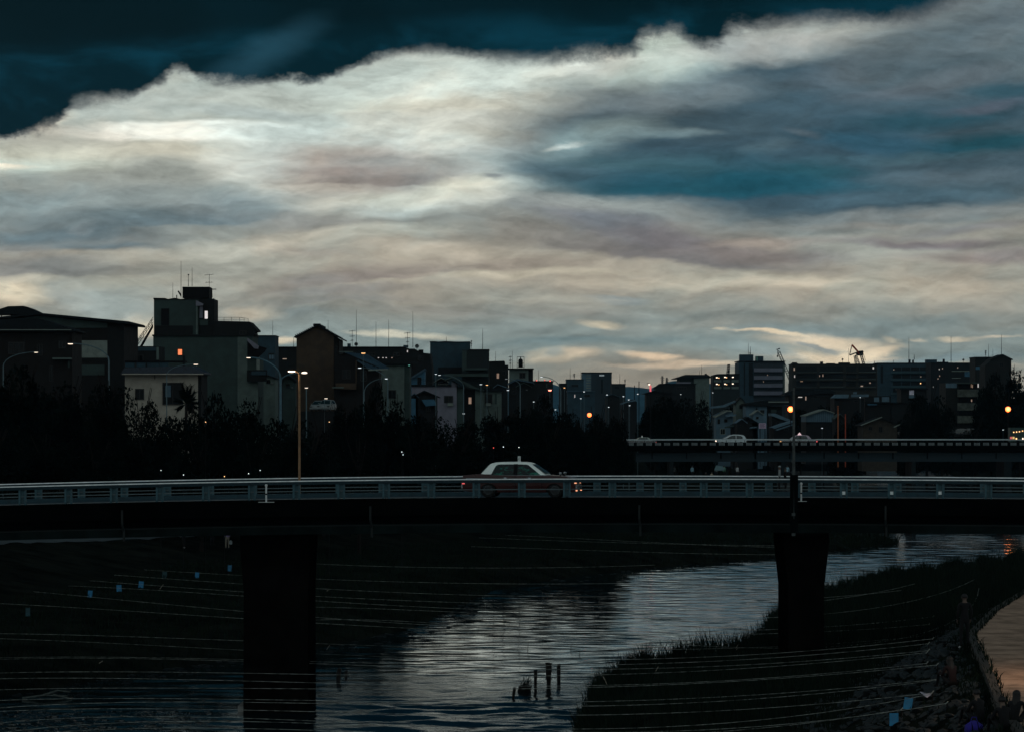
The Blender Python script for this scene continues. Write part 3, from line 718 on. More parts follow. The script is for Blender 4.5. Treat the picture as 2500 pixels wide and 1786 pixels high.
class Bld:
    """a building facing the camera; everything is given in photo pixels at its own distance D"""
    def __init__(s, label, D, x, y0, name='house', cat='house', depth=9, base=4.0, group=None):
        s.D = D; s.depth = depth
        s.o = thing(name, label, cat, (XW(x, D), D, base), group); s.base = base
    def yb(s): return HOR + (CAMZ - s.base) * F / s.D + 2
    def wall(s, pts, m_, name='wall', d0=0.0, depth=None):
        pts = [(x, (s.yb() if y is None else y)) for x, y in pts]
        D = s.D; mb = MB(); mb.prism([(XW(x, D), ZW(y, D)) for x, y in pts], D + d0, D + d0 + (s.depth if depth is None else depth)); return mb.build(name, m_, s.o)
    def rect(s, x0, x1, y0, y1, m_, name='wall', d0=0.0, depth=None):
        return s.wall([(x0, y0), (x1, y0), (x1, y1), (x0, y1)], m_, name, d0, depth)
    def panel(s, x0, x1, y0, y1, m_, name='wall_panel', t=.06, label=None):
        o = s.rect(x0, x1, y0, y1, m_, name, -t, t - .003)
        if label: o['label'] = label
        return o
    def window(s, x0, x1, y0, y1, pane=None, frame=None, mull=1, t=.08):
        D = s.D; a0, a1, z0, z1 = XW(x0, D), XW(x1, D), ZW(y1, D), ZW(y0, D)
        w = min(.10, (a1 - a0) * .12); mb = MB(); y_ = D - t
        mb.box(a0, a0 + w, y_, D - .002, z0, z1); mb.box(a1 - w, a1, y_, D - .002, z0, z1)
        mb.box(a0 + w, a1 - w, y_, D - .002, z1 - w, z1); mb.box(a0 + w, a1 - w, y_, D - .002, z0, z0 + w)
        for k in range(1, mull + 1):
            c = a0 + (a1 - a0) * k / (mull + 1); mb.box(c - w * .3, c + w * .3, y_ + .01, D - .03, z0 + w, z1 - w)
        f_ = mb.build('window', frame or M_FRAME, s.o)
        MB().box(a0 + w, a1 - w, D - .028, D - .006, z0 + w, z1 - w).build('pane', pane or M_GLASS, f_)
        return f_
    def gable(s, xl, yl, xa, ya, xr, yr, m_, over=.5, th=2.2, ridge=True, name='roof'):
        """pitched roof whose ridge runs away from the camera"""
        D = s.D; k = F / D; t = th
        mb = MB(); pts = [(xl, yl), (xa, ya), (xr, yr), (xr, yr + t), (xa, ya + t), (xl, yl + t)]
        mb.prism([(XW(x, D), ZW(y, D)) for x, y in pts], D - over, D + s.depth + over)
        o = mb.build(name, m_, s.o)
        return o
    def rod(s, x, y0, y1, r=.035, name='lightning_rod', d=2.0):
        D = s.D + d
        return MB().tube([W(x, y1, D), W(x, (y0 + y1) / 2, D), W(x, y0, D)], r * D / 600, 5, r * D / 600 * .45).build(name, M_BLACK, s.o)
    def aerial(s, x, y0, y1, d=2.0, w=9):
        D = s.D + d; r = .03 * D / 600; mb = MB()
        mb.tube([W(x, y1, D), W(x, y0, D)], r, 5)
        for j, (yy, ww) in enumerate([(y0 + 2, w), (y0 + (y1 - y0) * .35, w * .8), (y0 + (y1 - y0) * .6, w * .5)]):
            mb.tube([W(x - ww, yy + 1, D), W(x + ww * .9, yy - 1.2 * (j == 0), D)], r * .8, 4)
            for q_ in (-.7, -.3, .1, .5): mb.tube([W(x + ww * q_, yy - 2.2, D), W(x + ww * q_, yy + 2.2, D)], r * .5, 3)
        return mb.build('aerial', M_BLACK, s.o)
    def dish(s, x, y, r_, yb, d=2.0):
        D = s.D + d; c = W(x, y, D); rr = r_ * D / F; mb = MB()
        mb.wheel(c.x, c.y, c.z, rr, .12, 14, [(rr * .3, .10), (rr * .8, .04), (rr, 0), (rr, .02), (rr * .8, .06), (rr * .3, .14)])
        mb.tube([W(x, y, D + .3), W(x, yb, D + .3)], .03 * D / 600, 5)
        return mb.build('satellite_dish', mat('dish_grey', (.05, .06, .06), .6), s.o)
    def bands(s, x0, x1, ys, m_, name='balcony', t=1.0):
        for (a, b) in ys:
            o = s.rect(x0, x1, a, b, m_, name, -t, t - .005)

# -- left bank ---------------------------------------------------------------
b = Bld('broad low-pitched hall at the left edge with pale wall bands and curved rooftop canopy', 430, 150, 0, 'hall', 'building', 16)
b.wall([(-120, None), (-120, 790), (0, 779), (95, 768), (303, 789), (303, None)], M_DKBROWN)
b.wall([(-130, 794), (-130, 787), (0, 774), (95, 764), (316, 785), (321, 788), (319, 792), (303, 790.5), (95, 768.5), (0, 779)], M_ROOF, 'roof', -.8, 17.6)
b.wall([(60, 776), (92, 771), (262, 789), (262, 800), (182, 801)], M_GREY, 'wall_panel', -.06, .057)
b.panel(182, 262, 831, 873, M_LITE); b.panel(182, 262, 873.6, 880, M_DARK); b.panel(170, 181, 812, 832, M_GREY)
b.panel(190, 255, 890, 915, M_GREY); b.panel(262.4, 303, 795, 960, M_DARK, 'wall_panel')
b.wall([(-40, 766), (-8, 756), (18, 747.5), (55, 746.5), (74, 753), (97, 764), (94, 766), (-40, 769)], M_ROOF, 'rooftop_canopy', .5, 4)
for x in (2, 26, 70): b.rect(x - .9, x + .9, 765, 776, M_BLACK, 'canopy_post', .6, .15)
b = Bld('dark hip-roofed house in front of the hall at the left edge', 400, 100, 0, depth=9)
b.wall([(-80, None), (-80, 809), (176, 809), (176, None)], M_DKBROWN)
b.wall([(-100, 806), (-30, 784), (50, 777), (95, 778), (188, 807), (188, 810), (-100, 810)], M_ROOF, 'roof', -.6, 10)
b.panel(-70, 176, 804.5, 806.5, M_LITE, 'gutter', .68); b.window(143, 162, 832, 851); b.panel(130, 176, 873, 877, M_GREY2, 'balcony_rail', .8)
b.window(20, 60, 835, 865, mull=2); b.window(120, 130, 893, 930); b.panel(166, 170, 880, 897, M_GREY, 'downpipe', .1)
b.window(90, 104, 840, 868)
b = Bld('small flat-roofed block with a grey parapet left of the tall grey apartment block', 470, 345, 0, 'house', 'house', 8)
b.wall([(304, None), (304, 845), (388, 845), (388, None)], M_DARK); b.panel(304, 381, 847, 856, M_BLUEW, 'parapet'); b.panel(382, 388, 847, 878, M_GREY2, 'wall_panel')
b.panel(294, 297, 873, 896, glow('lit_slot', (1, .9, .8, 1), .35), 'lit_window'); b.wall([(290, 862), (318, 866), (318, 868), (290, 864)], M_GREY2, 'awning', -.7, .7)
b.window(318, 350, 866, 890, mull=2)
b = Bld('tall grey-green apartment block with a black rooftop tank room, aerials and one orange window', 500, 500, 0, 'apartment_block', 'apartment block', 11)
b.wall([(374, None), (374, 821), (616, 821), (616, 872), (630, 872), (630, None)], M_GREY, 'wall')
b.rect(372, 618, 817, 821, M_DARK, 'parapet', -.2, 11.3)
b.wall([(580, None), (580, 822), (604, 822), (604, 903), (604, 931), (630, 931), (630, None)], M_GREY2, 'wall_panel', -.05, .047)
b.rect(375, 484, 731, 816.8, M_GREY, 'penthouse', .4, 9); b.wall([(374, 731), (374, 727), (402, 727.5), (410, 730), (425, 727), (440, 730), (486, 727), (486, 731)], M_DARK, 'parapet', .3, 9.2)
b.rect(393, 412, 753, 794, M_BLACK, 'door', .28, .118); b.rect(376, 470, 795, 816, M_DARK, 'terrace_wall', .25, .14)
b.rect(484.2, 520, 729, 816.8, M_DARK, 'stair_tower', .7, 8); b.rect(486, 507, 780, 794, M_GREY, 'wall_panel', .62, .077)
b.rect(478, 482, 734, 816, M_GREY2, 'downpipe', .25, .1); b.wall([(478, 747), (478, 733), (497, 742), (495, 746)], M_LAV, 'awning', .1, .29); b.rect(486, 494, 748, 776, M_LAV, 'wall_panel', .62, .077)
b.rect(499, 506, 759, 778, glow('sky_hole_glow', (1, .9, .88, 1), .65), 'lit_window', .6, .09)  # glowing pane stands in for sky seen through the opening
b.rect(443.5, 509, 699.5, 727, M_BLACK, 'tank_room', 1.2, 5)
b.wall([(520.3, 816.5), (520.3, 783), (608, 785), (626, 804), (626, 808), (618, 809), (620, 816.5)], M_DARK, 'roof_room', .5, 8)
b.window(584, 602, 807, 818); b.rect(620, 621.5, 808, 822, M_BLACK, 'downpipe', .4, .1)
D = b.D + 1
mb = MB(); mb.tube([W(522, 775, D), W(585, 775, D), W(606, 778, D + 2)], .022, 4); mb.tube([W(522, 780, D), W(585, 780, D), W(606, 782, D + 2)], .014, 4)
for x in (522, 547, 565, 585, 596, 606): mb.tube([W(x, 775 + max(0, x - 585) * .14, D), W(x, 785, D)], .02, 4)
mb.build('roof_railing', M_BLACK, b.o)
mb = MB()
for k in range(2): mb.tube([W(517 + 5 * k, 728, D), W(517 + 5 * k, 782, D)], .05, 5)
for k in range(11): mb.tube([W(517, 731 + 5 * k, D), W(522, 731 + 5 * k, D)], .025, 4)
mb.build('ladder', M_BLACK, b.o)
b.rod(422, 690, 727, .04); b.rod(442, 637, 727, .05); b.rod(469, 652, 699, .045); b.rod(460, 670, 699, .05, 'mast'); b.dish(460, 671, 2, 676)
b.aerial(511, 669, 727, w=12); b.rod(518, 706, 727, .07, 'mast'); b.rect(515, 525, 704, 706, M_BLACK, 'camera_bracket', 2, .2)
b.wall([(430, 710), (433, 708), (440, 720), (437, 722)], M_BLACK, 'floodlight', 2, .3); b.rect(427, 429, 719, 728, M_BLACK, 'bracket', 2, .2)
b.window(433, 446, 851, 868, G_OPANE, M_FRAME, 0); b.panel(446.3, 452, 868, 905, M_DARK, 'door')
mb = MB(); D = b.D + 2
mb.add([W(374, 789, D), W(374, 800, D), W(348, 846, D), W(341, 846, D), W(374, 789, D + 1), W(374, 800, D + 1), W(348, 846, D + 1), W(341, 846, D + 1)], [(0, 1, 2, 3), (7, 6, 5, 4), (0, 3, 7, 4), (1, 5, 6, 2)])
for dy in (0, -7, -12): mb.tube([W(374, 786 + dy, D), W(336, 842 + dy, D)], .035, 4)
for k in range(6): mb.tube([W(370 - 6.5 * k, 781 + 9.5 * k, D), W(370 - 6.5 * k, 795 + 9.5 * k, D)], .03, 4)
mb.build('fire_stair', M_BLACK, b.o)
b.wall([(605, 825), (633, 845), (631, 852), (622, 851), (605, 832)], M_LAV, 'awning', -.9, .85); b.wall([(605, 836), (652, 850), (648, 858), (632, 872), (605, 872)], M_BLACK, 'balcony', -.6, .5)
b.panel(626.5, 634, 868, 902, M_LITE, 'drain_duct', .4); b.rect(604, 652, 903, 931, M_DARK, 'balcony', -.8, .79); b.rect(615, 650, 906, 915, M_BLUEW, 'balcony_rail', -.9, .09)
b = Bld('cream-walled two-storey house with a slate roof and one dark window, half hidden by trees', 420, 400, 0, depth=9)
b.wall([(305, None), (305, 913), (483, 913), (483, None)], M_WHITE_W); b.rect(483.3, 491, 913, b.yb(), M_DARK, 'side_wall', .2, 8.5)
b.wall([(296, 912), (305, 898), (468, 893), (500, 909), (500, 913), (296, 913.5)], mat('slate_roof', (.02, .03, .045), .5, .3, 5, .2, spec=.4), 'roof', -.7, 10)
b.rect(300, 498, 911.6, 914.2, M_WHITE_W, 'gutter', -.85, .14)
b.window(397, 447, 933, 987, M_GLASS, M_FRAME, 1, .12); b.panel(404, 417, 940, 968, M_BLUEP, 'curtain', .13)
b.window(330, 352, 948, 975)
for k, (a, c) in enumerate([(304, 327), (332, 354), (358, 386), (388, 410)]): b.rect(a, c, 884, 896, M_BLUEW, 'terrace_panel', .6, .08)
b.rect(303, 450, 880, 883.5, M_BLACK, 'terrace_beam', .5, 3); b.dish(310, 910, 4.5, 914, -.6)
b.rod(378, 898, 925, .06, 'wall_pipe', -.5)
b = Bld('small blue-grey block with a single rod, right of the tall apartment block', 560, 650, 0, 'house', 'building', 8)
b.wall([(618, None), (618, 820), (672, 820), (672, None)], M_BLUEW); b.rect(616, 673.5, 818.5, 820, M_DARK, 'parapet', -.15, 8.3); b.rod(666, 783, 818, .04)
b.window(655, 670, 862, 878); b.panel(655, 671, 866, 878, M_BLUEP, 'wall_panel')
b = Bld('long dark flat-roofed building behind the gabled brown house, set with rods and satellite dishes', 620, 850, 0, 'office_building', 'building', 14)
b.wall([(672, None), (672, 848.5), (985, 847), (1000, 851), (1012, 851), (1030, 861), (1050, 863), (1055, 900), (1055, None)], M_DARK); 
b.rect(670, 986, 846, 848, M_BLACK, 'parapet', -.2, 14.4)
for x, y in ((717, 823), (870, 756), (918, 785), (949, 781), (1008, 760), (801, 782), (666, 830)): b.rod(x, y, 848, .045)
b.aerial(860, 806, 847); b.aerial(995, 811, 850); b.dish(869.5, 840, 4.5, 848); b.dish(1018, 845, 5, 854)
for x0, x1, y0 in ((847, 855, 838), (984, 996, 842)): b.rect(x0, x1, y0, 848, M_BLUEW, 'roof_tank', 1.5, .9)
b.rect(1021, 1033, 853, 861, M_BLACK, 'vent_cowl', 1.5, 1); b.panel(993.5, 996, 855, 860, G_PANE, 'lit_window')
for x in (924, 935, 943, 957): b.panel(x - 1.6, x + 1.6, 872.3, 874.3, G_WPANE if x == 957 else G_PANE, 'lit_window')
b.window(1020, 1034, 868, 880); b.window(900, 916, 860, 870); b.window(960, 976, 860, 870)
b.panel(690, 700, 875, 877, G_WPANE, 'lit_window')
b = Bld('tall narrow brown house with a tiled gable and ridge ornaments above the street lamps', 480, 775, 0, depth=12)
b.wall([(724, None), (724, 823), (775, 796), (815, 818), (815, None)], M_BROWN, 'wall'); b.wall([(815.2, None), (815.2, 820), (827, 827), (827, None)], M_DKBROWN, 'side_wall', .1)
b.gable(718.5, 821.5, 775, 793, 836.5, 827, M_ROOF, .5, 3.0)
for k in range(17):
    t = k / 16; x = 783 + (835 - 783) * t; y = 797 + (826.5 - 797) * t
    b.rect(x - 1.3, x + 1.3, y - 2.2, y, M_ROOF, 'roof_tile', -.55, .5)
for k in range(11):
    t = k / 10; x = 767 + (722 - 767) * t; y = 797 + (819 - 797) * t
    b.rect(x - 1.3, x + 1.3, y - 1.8, y, M_ROOF, 'roof_tile', -.55, .5)
for x in (767, 770.5, 774, 777.5, 781): b.rect(x - 1.4, x + 1.4, 790.3, 796, M_ROOF, 'ridge_ornament', -.6, 1.0)
b.rect(765, 784, 792.5, 796, M_ROOF, 'ridge_cap', -.5, 12.8)
D = b.D - .5; MB().tube([W(836, 827, D), W(834, 831, D), W(827, 833, D), W(826.5, 860, D)], .05, 6).build('gutter_pipe', M_BLACK, b.o)
b.window(817, 823, 845, 866)
b.rod(801, 782, 810, .04)
b = Bld('dark brown house with a blue tiled lean-to roof and a shadowed balcony', 470, 880, 0, depth=9)
b.wall([(816, None), (816, 866), (845, 862), (925, 896), (925, None)], M_DKBROWN)
D = b.D; mb = MB()
rp = [(842, 859), (896, 866), (922, 882), (950, 897), (948, 902), (900, 900), (870, 880)]
mb.add([W(842, 860, D + 1), W(897, 866, D + 4), W(950, 898, D + 1.5), W(905, 900, D - 1.2), W(842, 862.5, D + 1), W(897, 868.5, D + 4), W(950, 901, D + 1.5), W(905, 903, D - 1.2)], [(0, 3, 2, 1), (4, 5, 6, 7), (0, 4, 7, 3), (3, 7, 6, 2), (0, 1, 5, 4), (1, 2, 6, 5)])
mb.build('roof', M_ROOFB, b.o)
for k in range(12):
    t = (k + .5) / 12; a = W(842 + 55 * t, 860 + 6 * t, D + 1 + 3 * t); c = W(905 + 45 * t, 900 - 2 * t, D - 1.2 + 2.7 * t)
    MB().tube([a + Vector((0, -.05, .05)), c + Vector((0, -.05, .05))], .035, 4).build('roof_tile_row', M_ROOFB, b.o)
b.wall([(900, 902), (948, 900), (948, 903), (900, 905)], M_LITE, 'gutter', -1.3, .2)
b.window(835, 856, 902, 925); b.window(880, 896, 905, 930); b.rect(820, 870, 935, 950, M_BROWN, 'balcony', -.9, .88); b.rect(812, 840, 944, 947, M_GREY2, 'balcony_rail', -1.2, .25)
b.panel(868, 871, 880, 935, M_BROWN, 'pillar', .2); b.panel(828, 862, 857.5, 859.5, M_GREY2, 'awning', .5)
b = Bld('plain pale grey-green house wall with a flat dark roof, behind the arched street lamps', 500, 960, 0, depth=9)
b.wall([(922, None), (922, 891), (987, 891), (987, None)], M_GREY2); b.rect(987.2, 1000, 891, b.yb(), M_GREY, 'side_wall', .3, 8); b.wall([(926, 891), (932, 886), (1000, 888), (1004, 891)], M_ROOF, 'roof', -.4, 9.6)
b.window(947, 967, 951, 972); b.panel(997, 1001, 889, 892, glow('green_sign_lamp', (.3, 1, .8, 1), .6), 'sign_lamp', .3)
b = Bld('windowless dark blue-green block standing highest over the middle rooftops', 700, 1100, 0, 'office_building', 'building', 14)
b.wall([(1050, None), (1050, 835), (1146.5, 835), (1146.5, None)], M_BLUEW); b.wall([(1049, 835), (1049, 833.5), (1060, 833), (1070, 834), (1085, 833), (1100, 833.5), (1115, 834), (1147.5, 833.5), (1147.5, 835)], M_DARK, 'parapet', -.2, 14.4)
b.rod(1090, 822, 834, .04); b.rect(1070, 1130, 896, 912, M_DARK, 'recess_shade', -.3, .28); b.window(1108, 1120, 900, 906)  # the recess is a flat dark sheet, its shade put into the colour
b = Bld('lower dark block joined to the right of the windowless blue-green block', 690, 1165, 0, 'office_building', 'building', 12)
b.wall([(1128, None), (1128, 854), (1193.5, 854), (1193.5, None)], mat('sooty_render', (.011, .017, .018), .85, .3, .8)); b.rect(1144, 1194.5, 852.4, 854, M_DARK, 'parapet', -.2, 12.4)
b.panel(1128, 1139, 856, 905, M_GREY, 'wall_panel'); b.rod(1178.5, 802, 853, .05); b.aerial(1151, 831, 852, w=2.5)
b.rect(1136, 1190, 898, 903, M_GREY, 'canopy', -1.2, 1.19); b.rect(1085, 1192, 912, 919, M_GREY, 'canopy', -2.2, 2.1)
for k in range(11): b.rect(1139 + 4.8 * k, 1142 + 4.8 * k, 909, 911.9, M_DARK, 'roof_tile', -2.2, 1.5)
b = Bld('stepped dark house right of the joined blocks with one small bright window', 720, 1215, 0, depth=9)
b.wall([(1194, None), (1194, 883), (1230, 882), (1232, 892), (1241, 892), (1241, None)], mat('soot_brown', (.008, .009, .008), .85, .3, .9)); b.wall([(1193, 883), (1193, 881.5), (1231, 880.5), (1233, 884), (1233, 890.5), (1241, 890.5), (1241, 892), (1231.5, 892), (1230, 882)], M_DARK, 'parapet', -.2, 9.4)
b.window(1212, 1219, 910, 924, G_WPANE); b.rod(1210, 857, 882, .035); b.window(1224, 1234, 905, 915)
b = Bld('small white house with a flat roof carrying a black water tank in a frame', 650, 1270, 0, depth=8)
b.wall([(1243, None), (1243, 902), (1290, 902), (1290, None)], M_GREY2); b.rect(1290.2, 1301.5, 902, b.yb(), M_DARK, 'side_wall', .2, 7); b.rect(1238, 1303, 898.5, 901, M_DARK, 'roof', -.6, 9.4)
b.window(1268, 1283, 909, 923); b.aerial(1246, 869, 898, w=5); b.rod(1251, 857, 898, .04)
c = W(1271, 898, b.D + 2)
MB().lathe((c.x, c.y, ZW(896, b.D + 2)), [(.3, 0), (.36, .05), (.36, 1.05), (.28, 1.25), (.08, 1.35), (.08, 1.6)], 12).build('water_tank', M_BLACK, b.o)
mb = MB()
for dx in (-.55, .55):
    for dy in (-.5, .5): mb.tube([(c.x + dx, c.y + dy, c.z), (c.x + dx, c.y + dy, c.z + 1.75)], .035, 4)
for z_ in (.1, .75, 1.75):
    mb.tube([(c.x - .55, c.y - .5, c.z + z_), (c.x + .55, c.y - .5, c.z + z_)], .03, 4); mb.tube([(c.x - .55, c.y + .5, c.z + z_), (c.x + .55, c.y + .5, c.z + z_)], .03, 4)
mb.build('tank_frame', M_BLACK, b.o)
b = Bld('lavender-walled house with one dark window among the middle rooftops', 560, 1060, 0, depth=8)
b.wall([(1005, None), (1005, 943), (1102, 943), (1103, 929), (1115, 936), (1115, None)], M_LAV); b.wall([(1103, 931), (1103, 927), (1108, 929), (1132, 945), (1130, 948), (1116, 938)], M_ROOF, 'roof', -.5, 8.8)
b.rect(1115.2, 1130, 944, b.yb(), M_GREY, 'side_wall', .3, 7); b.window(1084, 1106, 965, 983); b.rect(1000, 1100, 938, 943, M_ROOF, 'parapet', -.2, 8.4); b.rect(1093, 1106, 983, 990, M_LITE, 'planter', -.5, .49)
for k in range(6): b.rect(1070 + 4 * k, 1072.5 + 4 * k, 937, 938, M_LITE, 'coping_stone', -.2, .5)
b = Bld('little blue-roofed gabled house in front of the lavender wall', 540, 1040, 0, depth=6)
b.wall([(1012, None), (1012, 968), (1036, 954), (1066, 966), (1066, None)], M_DARK); b.gable(1004, 968, 1036, 952, 1073, 968, M_ROOF, .4, 3); b.wall([(1030, 975), (1060, 974), (1066, 988), (1040, 991)], M_TEAL, 'porch_roof', -1.2, 1.1)
b.rect(1000, 1015, 972, b.yb(), M_TEAL, 'shed_wall', -.6, .55); b.window(1040, 1052, 992, 1003, M_GLASS)
b = Bld('blue-lit gable with a dark doorway left of the lavender house', 590, 1018, 0, depth=7)
b.wall([(998, None), (998, 925), (1037, 902), (1037, None)], M_TEAL); b.wall([(996, 925), (1037, 899), (1040, 902), (998, 929)], M_ROOFB, 'roof', -.4, 7.8); b.window(1019, 1029, 920, 944)  # blue glow on the gable is put into its wall colour
b = Bld('pale gabled row house with long sloping roofs below the dark blocks', 570, 1150, 0, depth=9)
b.wall([(1110, None), (1110, 941), (1150, 950), (1165, 950), (1165, None)], M_DARK)
b.wall([(1084, 926), (1105, 917), (1120, 923), (1168, 948), (1166, 952), (1120, 930), (1104, 922), (1086, 930)], M_GREY, 'roof', -.6, 9)
b.wall([(1135, 940), (1150, 942), (1182, 951), (1180, 953), (1148, 946)], M_GREY, 'porch_roof', -1.4, 2)
b.rect(1160, 1178, 951, b.yb(), M_GREY2, 'wall', -.3, 3); b.window(1143, 1152, 968, 986, G_WPANE, M_FRAME, 0); b.rect(1118, 1127, 950, 985, M_GREY, 'pillar', -.4, .35)
b = Bld('grey-walled house with a dark window beside the orange-lit doorway', 580, 1200, 0, depth=9)
b.wall([(1178, None), (1178, 954), (1224, 954), (1224, None)], M_GREY2); b.wall([(1172, 955), (1182, 947), (1222, 947), (1228, 955)], M_ROOF, 'roof', -.5, 9.8); b.window(1184, 1202, 961, 985); b.panel(1208, 1213, 960, 985, M_GREY, 'pillar'); b.rect(1186, 1198, 983, 990, M_LITE, 'planter', -.4, .39)
b = Bld('dark house under the arched lamp at the end of the left rooftops', 640, 1290, 0, depth=10)
b.wall([(1242, None), (1242, 934), (1262, 926), (1300, 934), (1312, 946), (1312, None)], M_DARK); b.wall([(1238, 936), (1262, 924), (1302, 932), (1306, 936), (1262, 928), (1240, 939)], M_ROOFB, 'roof', -.5, 11); b.window(1250, 1258, 948, 962); b.panel(1272, 1290, 992, 995, M_LITE, 'balcony_rail', .5)
b.window(1278, 1292, 958, 970, mull=2)
b = Bld('low dark building with small red warning lights on its roof', 900, 1328, 0, 'office_building', 'building', 12)
b.wall([(1303, None), (1303, 931), (1350, 930), (1351, None)], M_DARK); b.rect(1302, 1352, 929, 931, M_BLACK, 'parapet', -.2, 12.4)
for x in (1309, 1330, 1343): b.rect(x - 1.5, x + 1.5, 926, 929, M_BLACK, 'vent_cowl', 1, .8)
for x, y, r_ in ((1343, 929, 1.4), (1310, 928, 1.2), (1330, 927.5, 1.0)): b.rect(x - r_, x + r_, y - r_, y + r_, G_RED, 'warning_light', -.4, .19)
b.rod(1315, 903, 929, .035); b.panel(1333, 1336, 936, 946, M_GREY, 'wall_panel'); b.window(1338, 1348, 933, 952)

# -- centre skyline ------------------------------------------------------------
b = Bld('low dark block with a television aerial left of the blue tower', 1300, 1400, 0, 'office_building', 'building', 20)
b.wall([(1383, None), (1383, 926), (1425, 926), (1425, None)], M_BLUEW); b.rect(1382, 1426, 925, 926, M_DARK, 'parapet', -.2, 20.4); b.rod(1392, 897, 925); b.aerial(1402, 911, 925, w=3); b.rod(1418, 905, 925)
b.window(1395, 1412, 938, 944, mull=3)
b = Bld('low dark annexe beside the arched lamp at the river bend', 1200, 1372, 0, 'office_building', 'building', 15)
b.wall([(1366, None), (1366, 936), (1384, 936), (1384, None)], M_DARK); b.rect(1365, 1385, 935, 936, M_BLACK, 'parapet', -.2, 15); b.window(1370, 1380, 942, 948)
b = Bld('dark blue tower block with a banded side and small sign near its roof', 1500, 1458, 0, 'office_tower', 'tower block', 25)
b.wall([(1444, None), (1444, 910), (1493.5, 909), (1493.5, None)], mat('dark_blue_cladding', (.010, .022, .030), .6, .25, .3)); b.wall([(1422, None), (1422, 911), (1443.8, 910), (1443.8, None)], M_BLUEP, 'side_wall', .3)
b.rect(1421, 1494.3, 908, 910, M_DARK, 'parapet', -.2, 25)
for k in range(7): b.rect(1431, 1443, 914.5 + 6.2 * k, 916.8 + 6.2 * k, M_LITE, 'window_band', .2, .095)
for k in range(5): b.rect(1463.5 + 2.4 * k, 1465.2 + 2.4 * k, 914, 917.5, glow('sign_letters', (.6, .75, .85, 1), .22), 'sign_letter', -.15, .14)
b.window(1467, 1472, 925, 960, M_GLASS, MATS['dark_blue_cladding'], 0)
b = Bld('low grey block right of the blue tower', 1450, 1510, 0, 'office_building', 'building', 20)
b.wall([(1494, None), (1494, 938), (1527, 937), (1527, None)], mat('sooty_render', (.011, .017, .018))); b.rect(1493.7, 1528, 936, 937.5, M_DARK, 'parapet', -.2, 20.3); b.rod(1513, 912, 937); b.aerial(1526, 925, 937, w=2); b.window(1500, 1512, 943, 948, mull=2)
b = Bld('pale low building half hidden behind the trees below the blue tower', 1100, 1420, 0, 'office_building', 'building', 12)
b.wall([(1385, None), (1385, 957), (1452, 955), (1452, None)], M_BLUEW); b.rect(1384, 1453, 953.5, 955.5, M_ROOFB, 'roof', -.4, 12.8); b.window(1402, 1404.5, 962, 970, G_PANE); b.window(1425, 1440, 962, 968, mull=2)
b = Bld('far low roofs with a pale wall beside the small white lamps', 1000, 1500, 0, 'house', 'house', 10)
b.wall([(1480, None), (1480, 968), (1495, 961), (1512, 966), (1512, None)], M_DARK); b.gable(1477, 968, 1495, 960, 1515, 968, M_BLUEW, .4, 1.5); b.window(1488, 1496, 972, 978)
b = Bld('small dark house with a wide gable at the foot of the hills', 1050, 1540, 0, 'house', 'house', 10)
b.wall([(1518, None), (1518, 980), (1545, 974), (1555, 980), (1555, None)], M_DARK); b.wall([(1515, 984), (1530, 978), (1553, 975), (1553, 978), (1532, 981), (1517, 987)], M_BLUEP, 'roof', -.5, 8); b.window(1530, 1538, 984, 988)
b = Bld('dark gabled shop roof beside the red-lit lamp post', 900, 1600, 0, 'house', 'house', 12)
b.wall([(1578, None), (1578, 960), (1600, 954), (1638, 958), (1638, None)], M_DARK); b.gable(1571, 960, 1598, 952.5, 1645, 960, M_ROOF, .5, 2); b.window(1600, 1612, 966, 972)
b = Bld('large shallow-roofed hall with a grey side wall left of the lamp-lit terraces', 1300, 1690, 0, 'hall', 'building', 25)
b.wall([(1660, None), (1660, 923), (1694, 923), (1694, None)], mat('sooty_render', (.011, .017, .018))); b.wall([(1694.2, None), (1694.2, 921), (1732, 922), (1732, None)], M_GREY2, 'side_wall', -.5)
b.wall([(1646, 923), (1674, 914), (1728, 914), (1736, 920), (1736, 922), (1647, 924.5)], M_ROOF, 'roof', -.9, 26); b.panel(1650, 1686, 932, 938, M_LAV, 'wall_panel'); b.rod(1713, 890, 914); b.rod(1708, 903, 914); b.rect(1722, 1727, 911, 914, M_BLACK, 'vent_cowl', 3, 2)
b.window(1664, 1690, 941, 948, mull=4)
b = Bld('long dark shed in front of the large hall', 1150, 1650, 0, 'shed', 'building', 12)
b.wall([(1600, None), (1600, 945), (1612, 937), (1698, 937), (1698, None)], M_DARK); b.wall([(1598, 946), (1612, 935.5), (1700, 935.5), (1700, 938), (1612, 938), (1600, 948)], M_BLACK, 'roof', -.3, 12.6); b.window(1652, 1676, 944, 951, mull=3)
b = Bld('apartment house with two rows of lamp-lit terraces left of the white balcony block', 1400, 1775, 0, 'apartment_block', 'apartment block', 18)
b.wall([(1741, None), (1741, 915), (1806, 914), (1806, None)], mat('sooty_render', (.011, .017, .018))); b.wall([(1739, 915.5), (1752, 912), (1806, 911.5), (1806, 914)], M_DARK, 'roof', -.5, 18.8)
for x0, x1 in ((1743, 1761), (1766, 1782), (1786, 1803)):
    for y0 in (917.5, 934): b.rect(x0, x1, y0, y0 + 8.5, M_DARK, 'terrace', -.12, .1); b.rect(x0, x1, y0 + 9, y0 + 15, M_GREY2, 'terrace_wall', -.35, .33)
for x, y in ((1750, 921), (1770, 920), (1789, 920), (1750, 937), (1770, 936.5), (1789, 936)): b.rect(x - 2, x + 2, y - 1.2, y + 1.2, G_WARM, 'wall_lamp', -.3, .17)
for x, y in ((1755, 922), (1774, 921), (1755, 938.3), (1774, 938)): b.rect(x - 1, x + 1, y - .8, y + .8, G_AMBER, 'wall_lamp', -.3, .17)
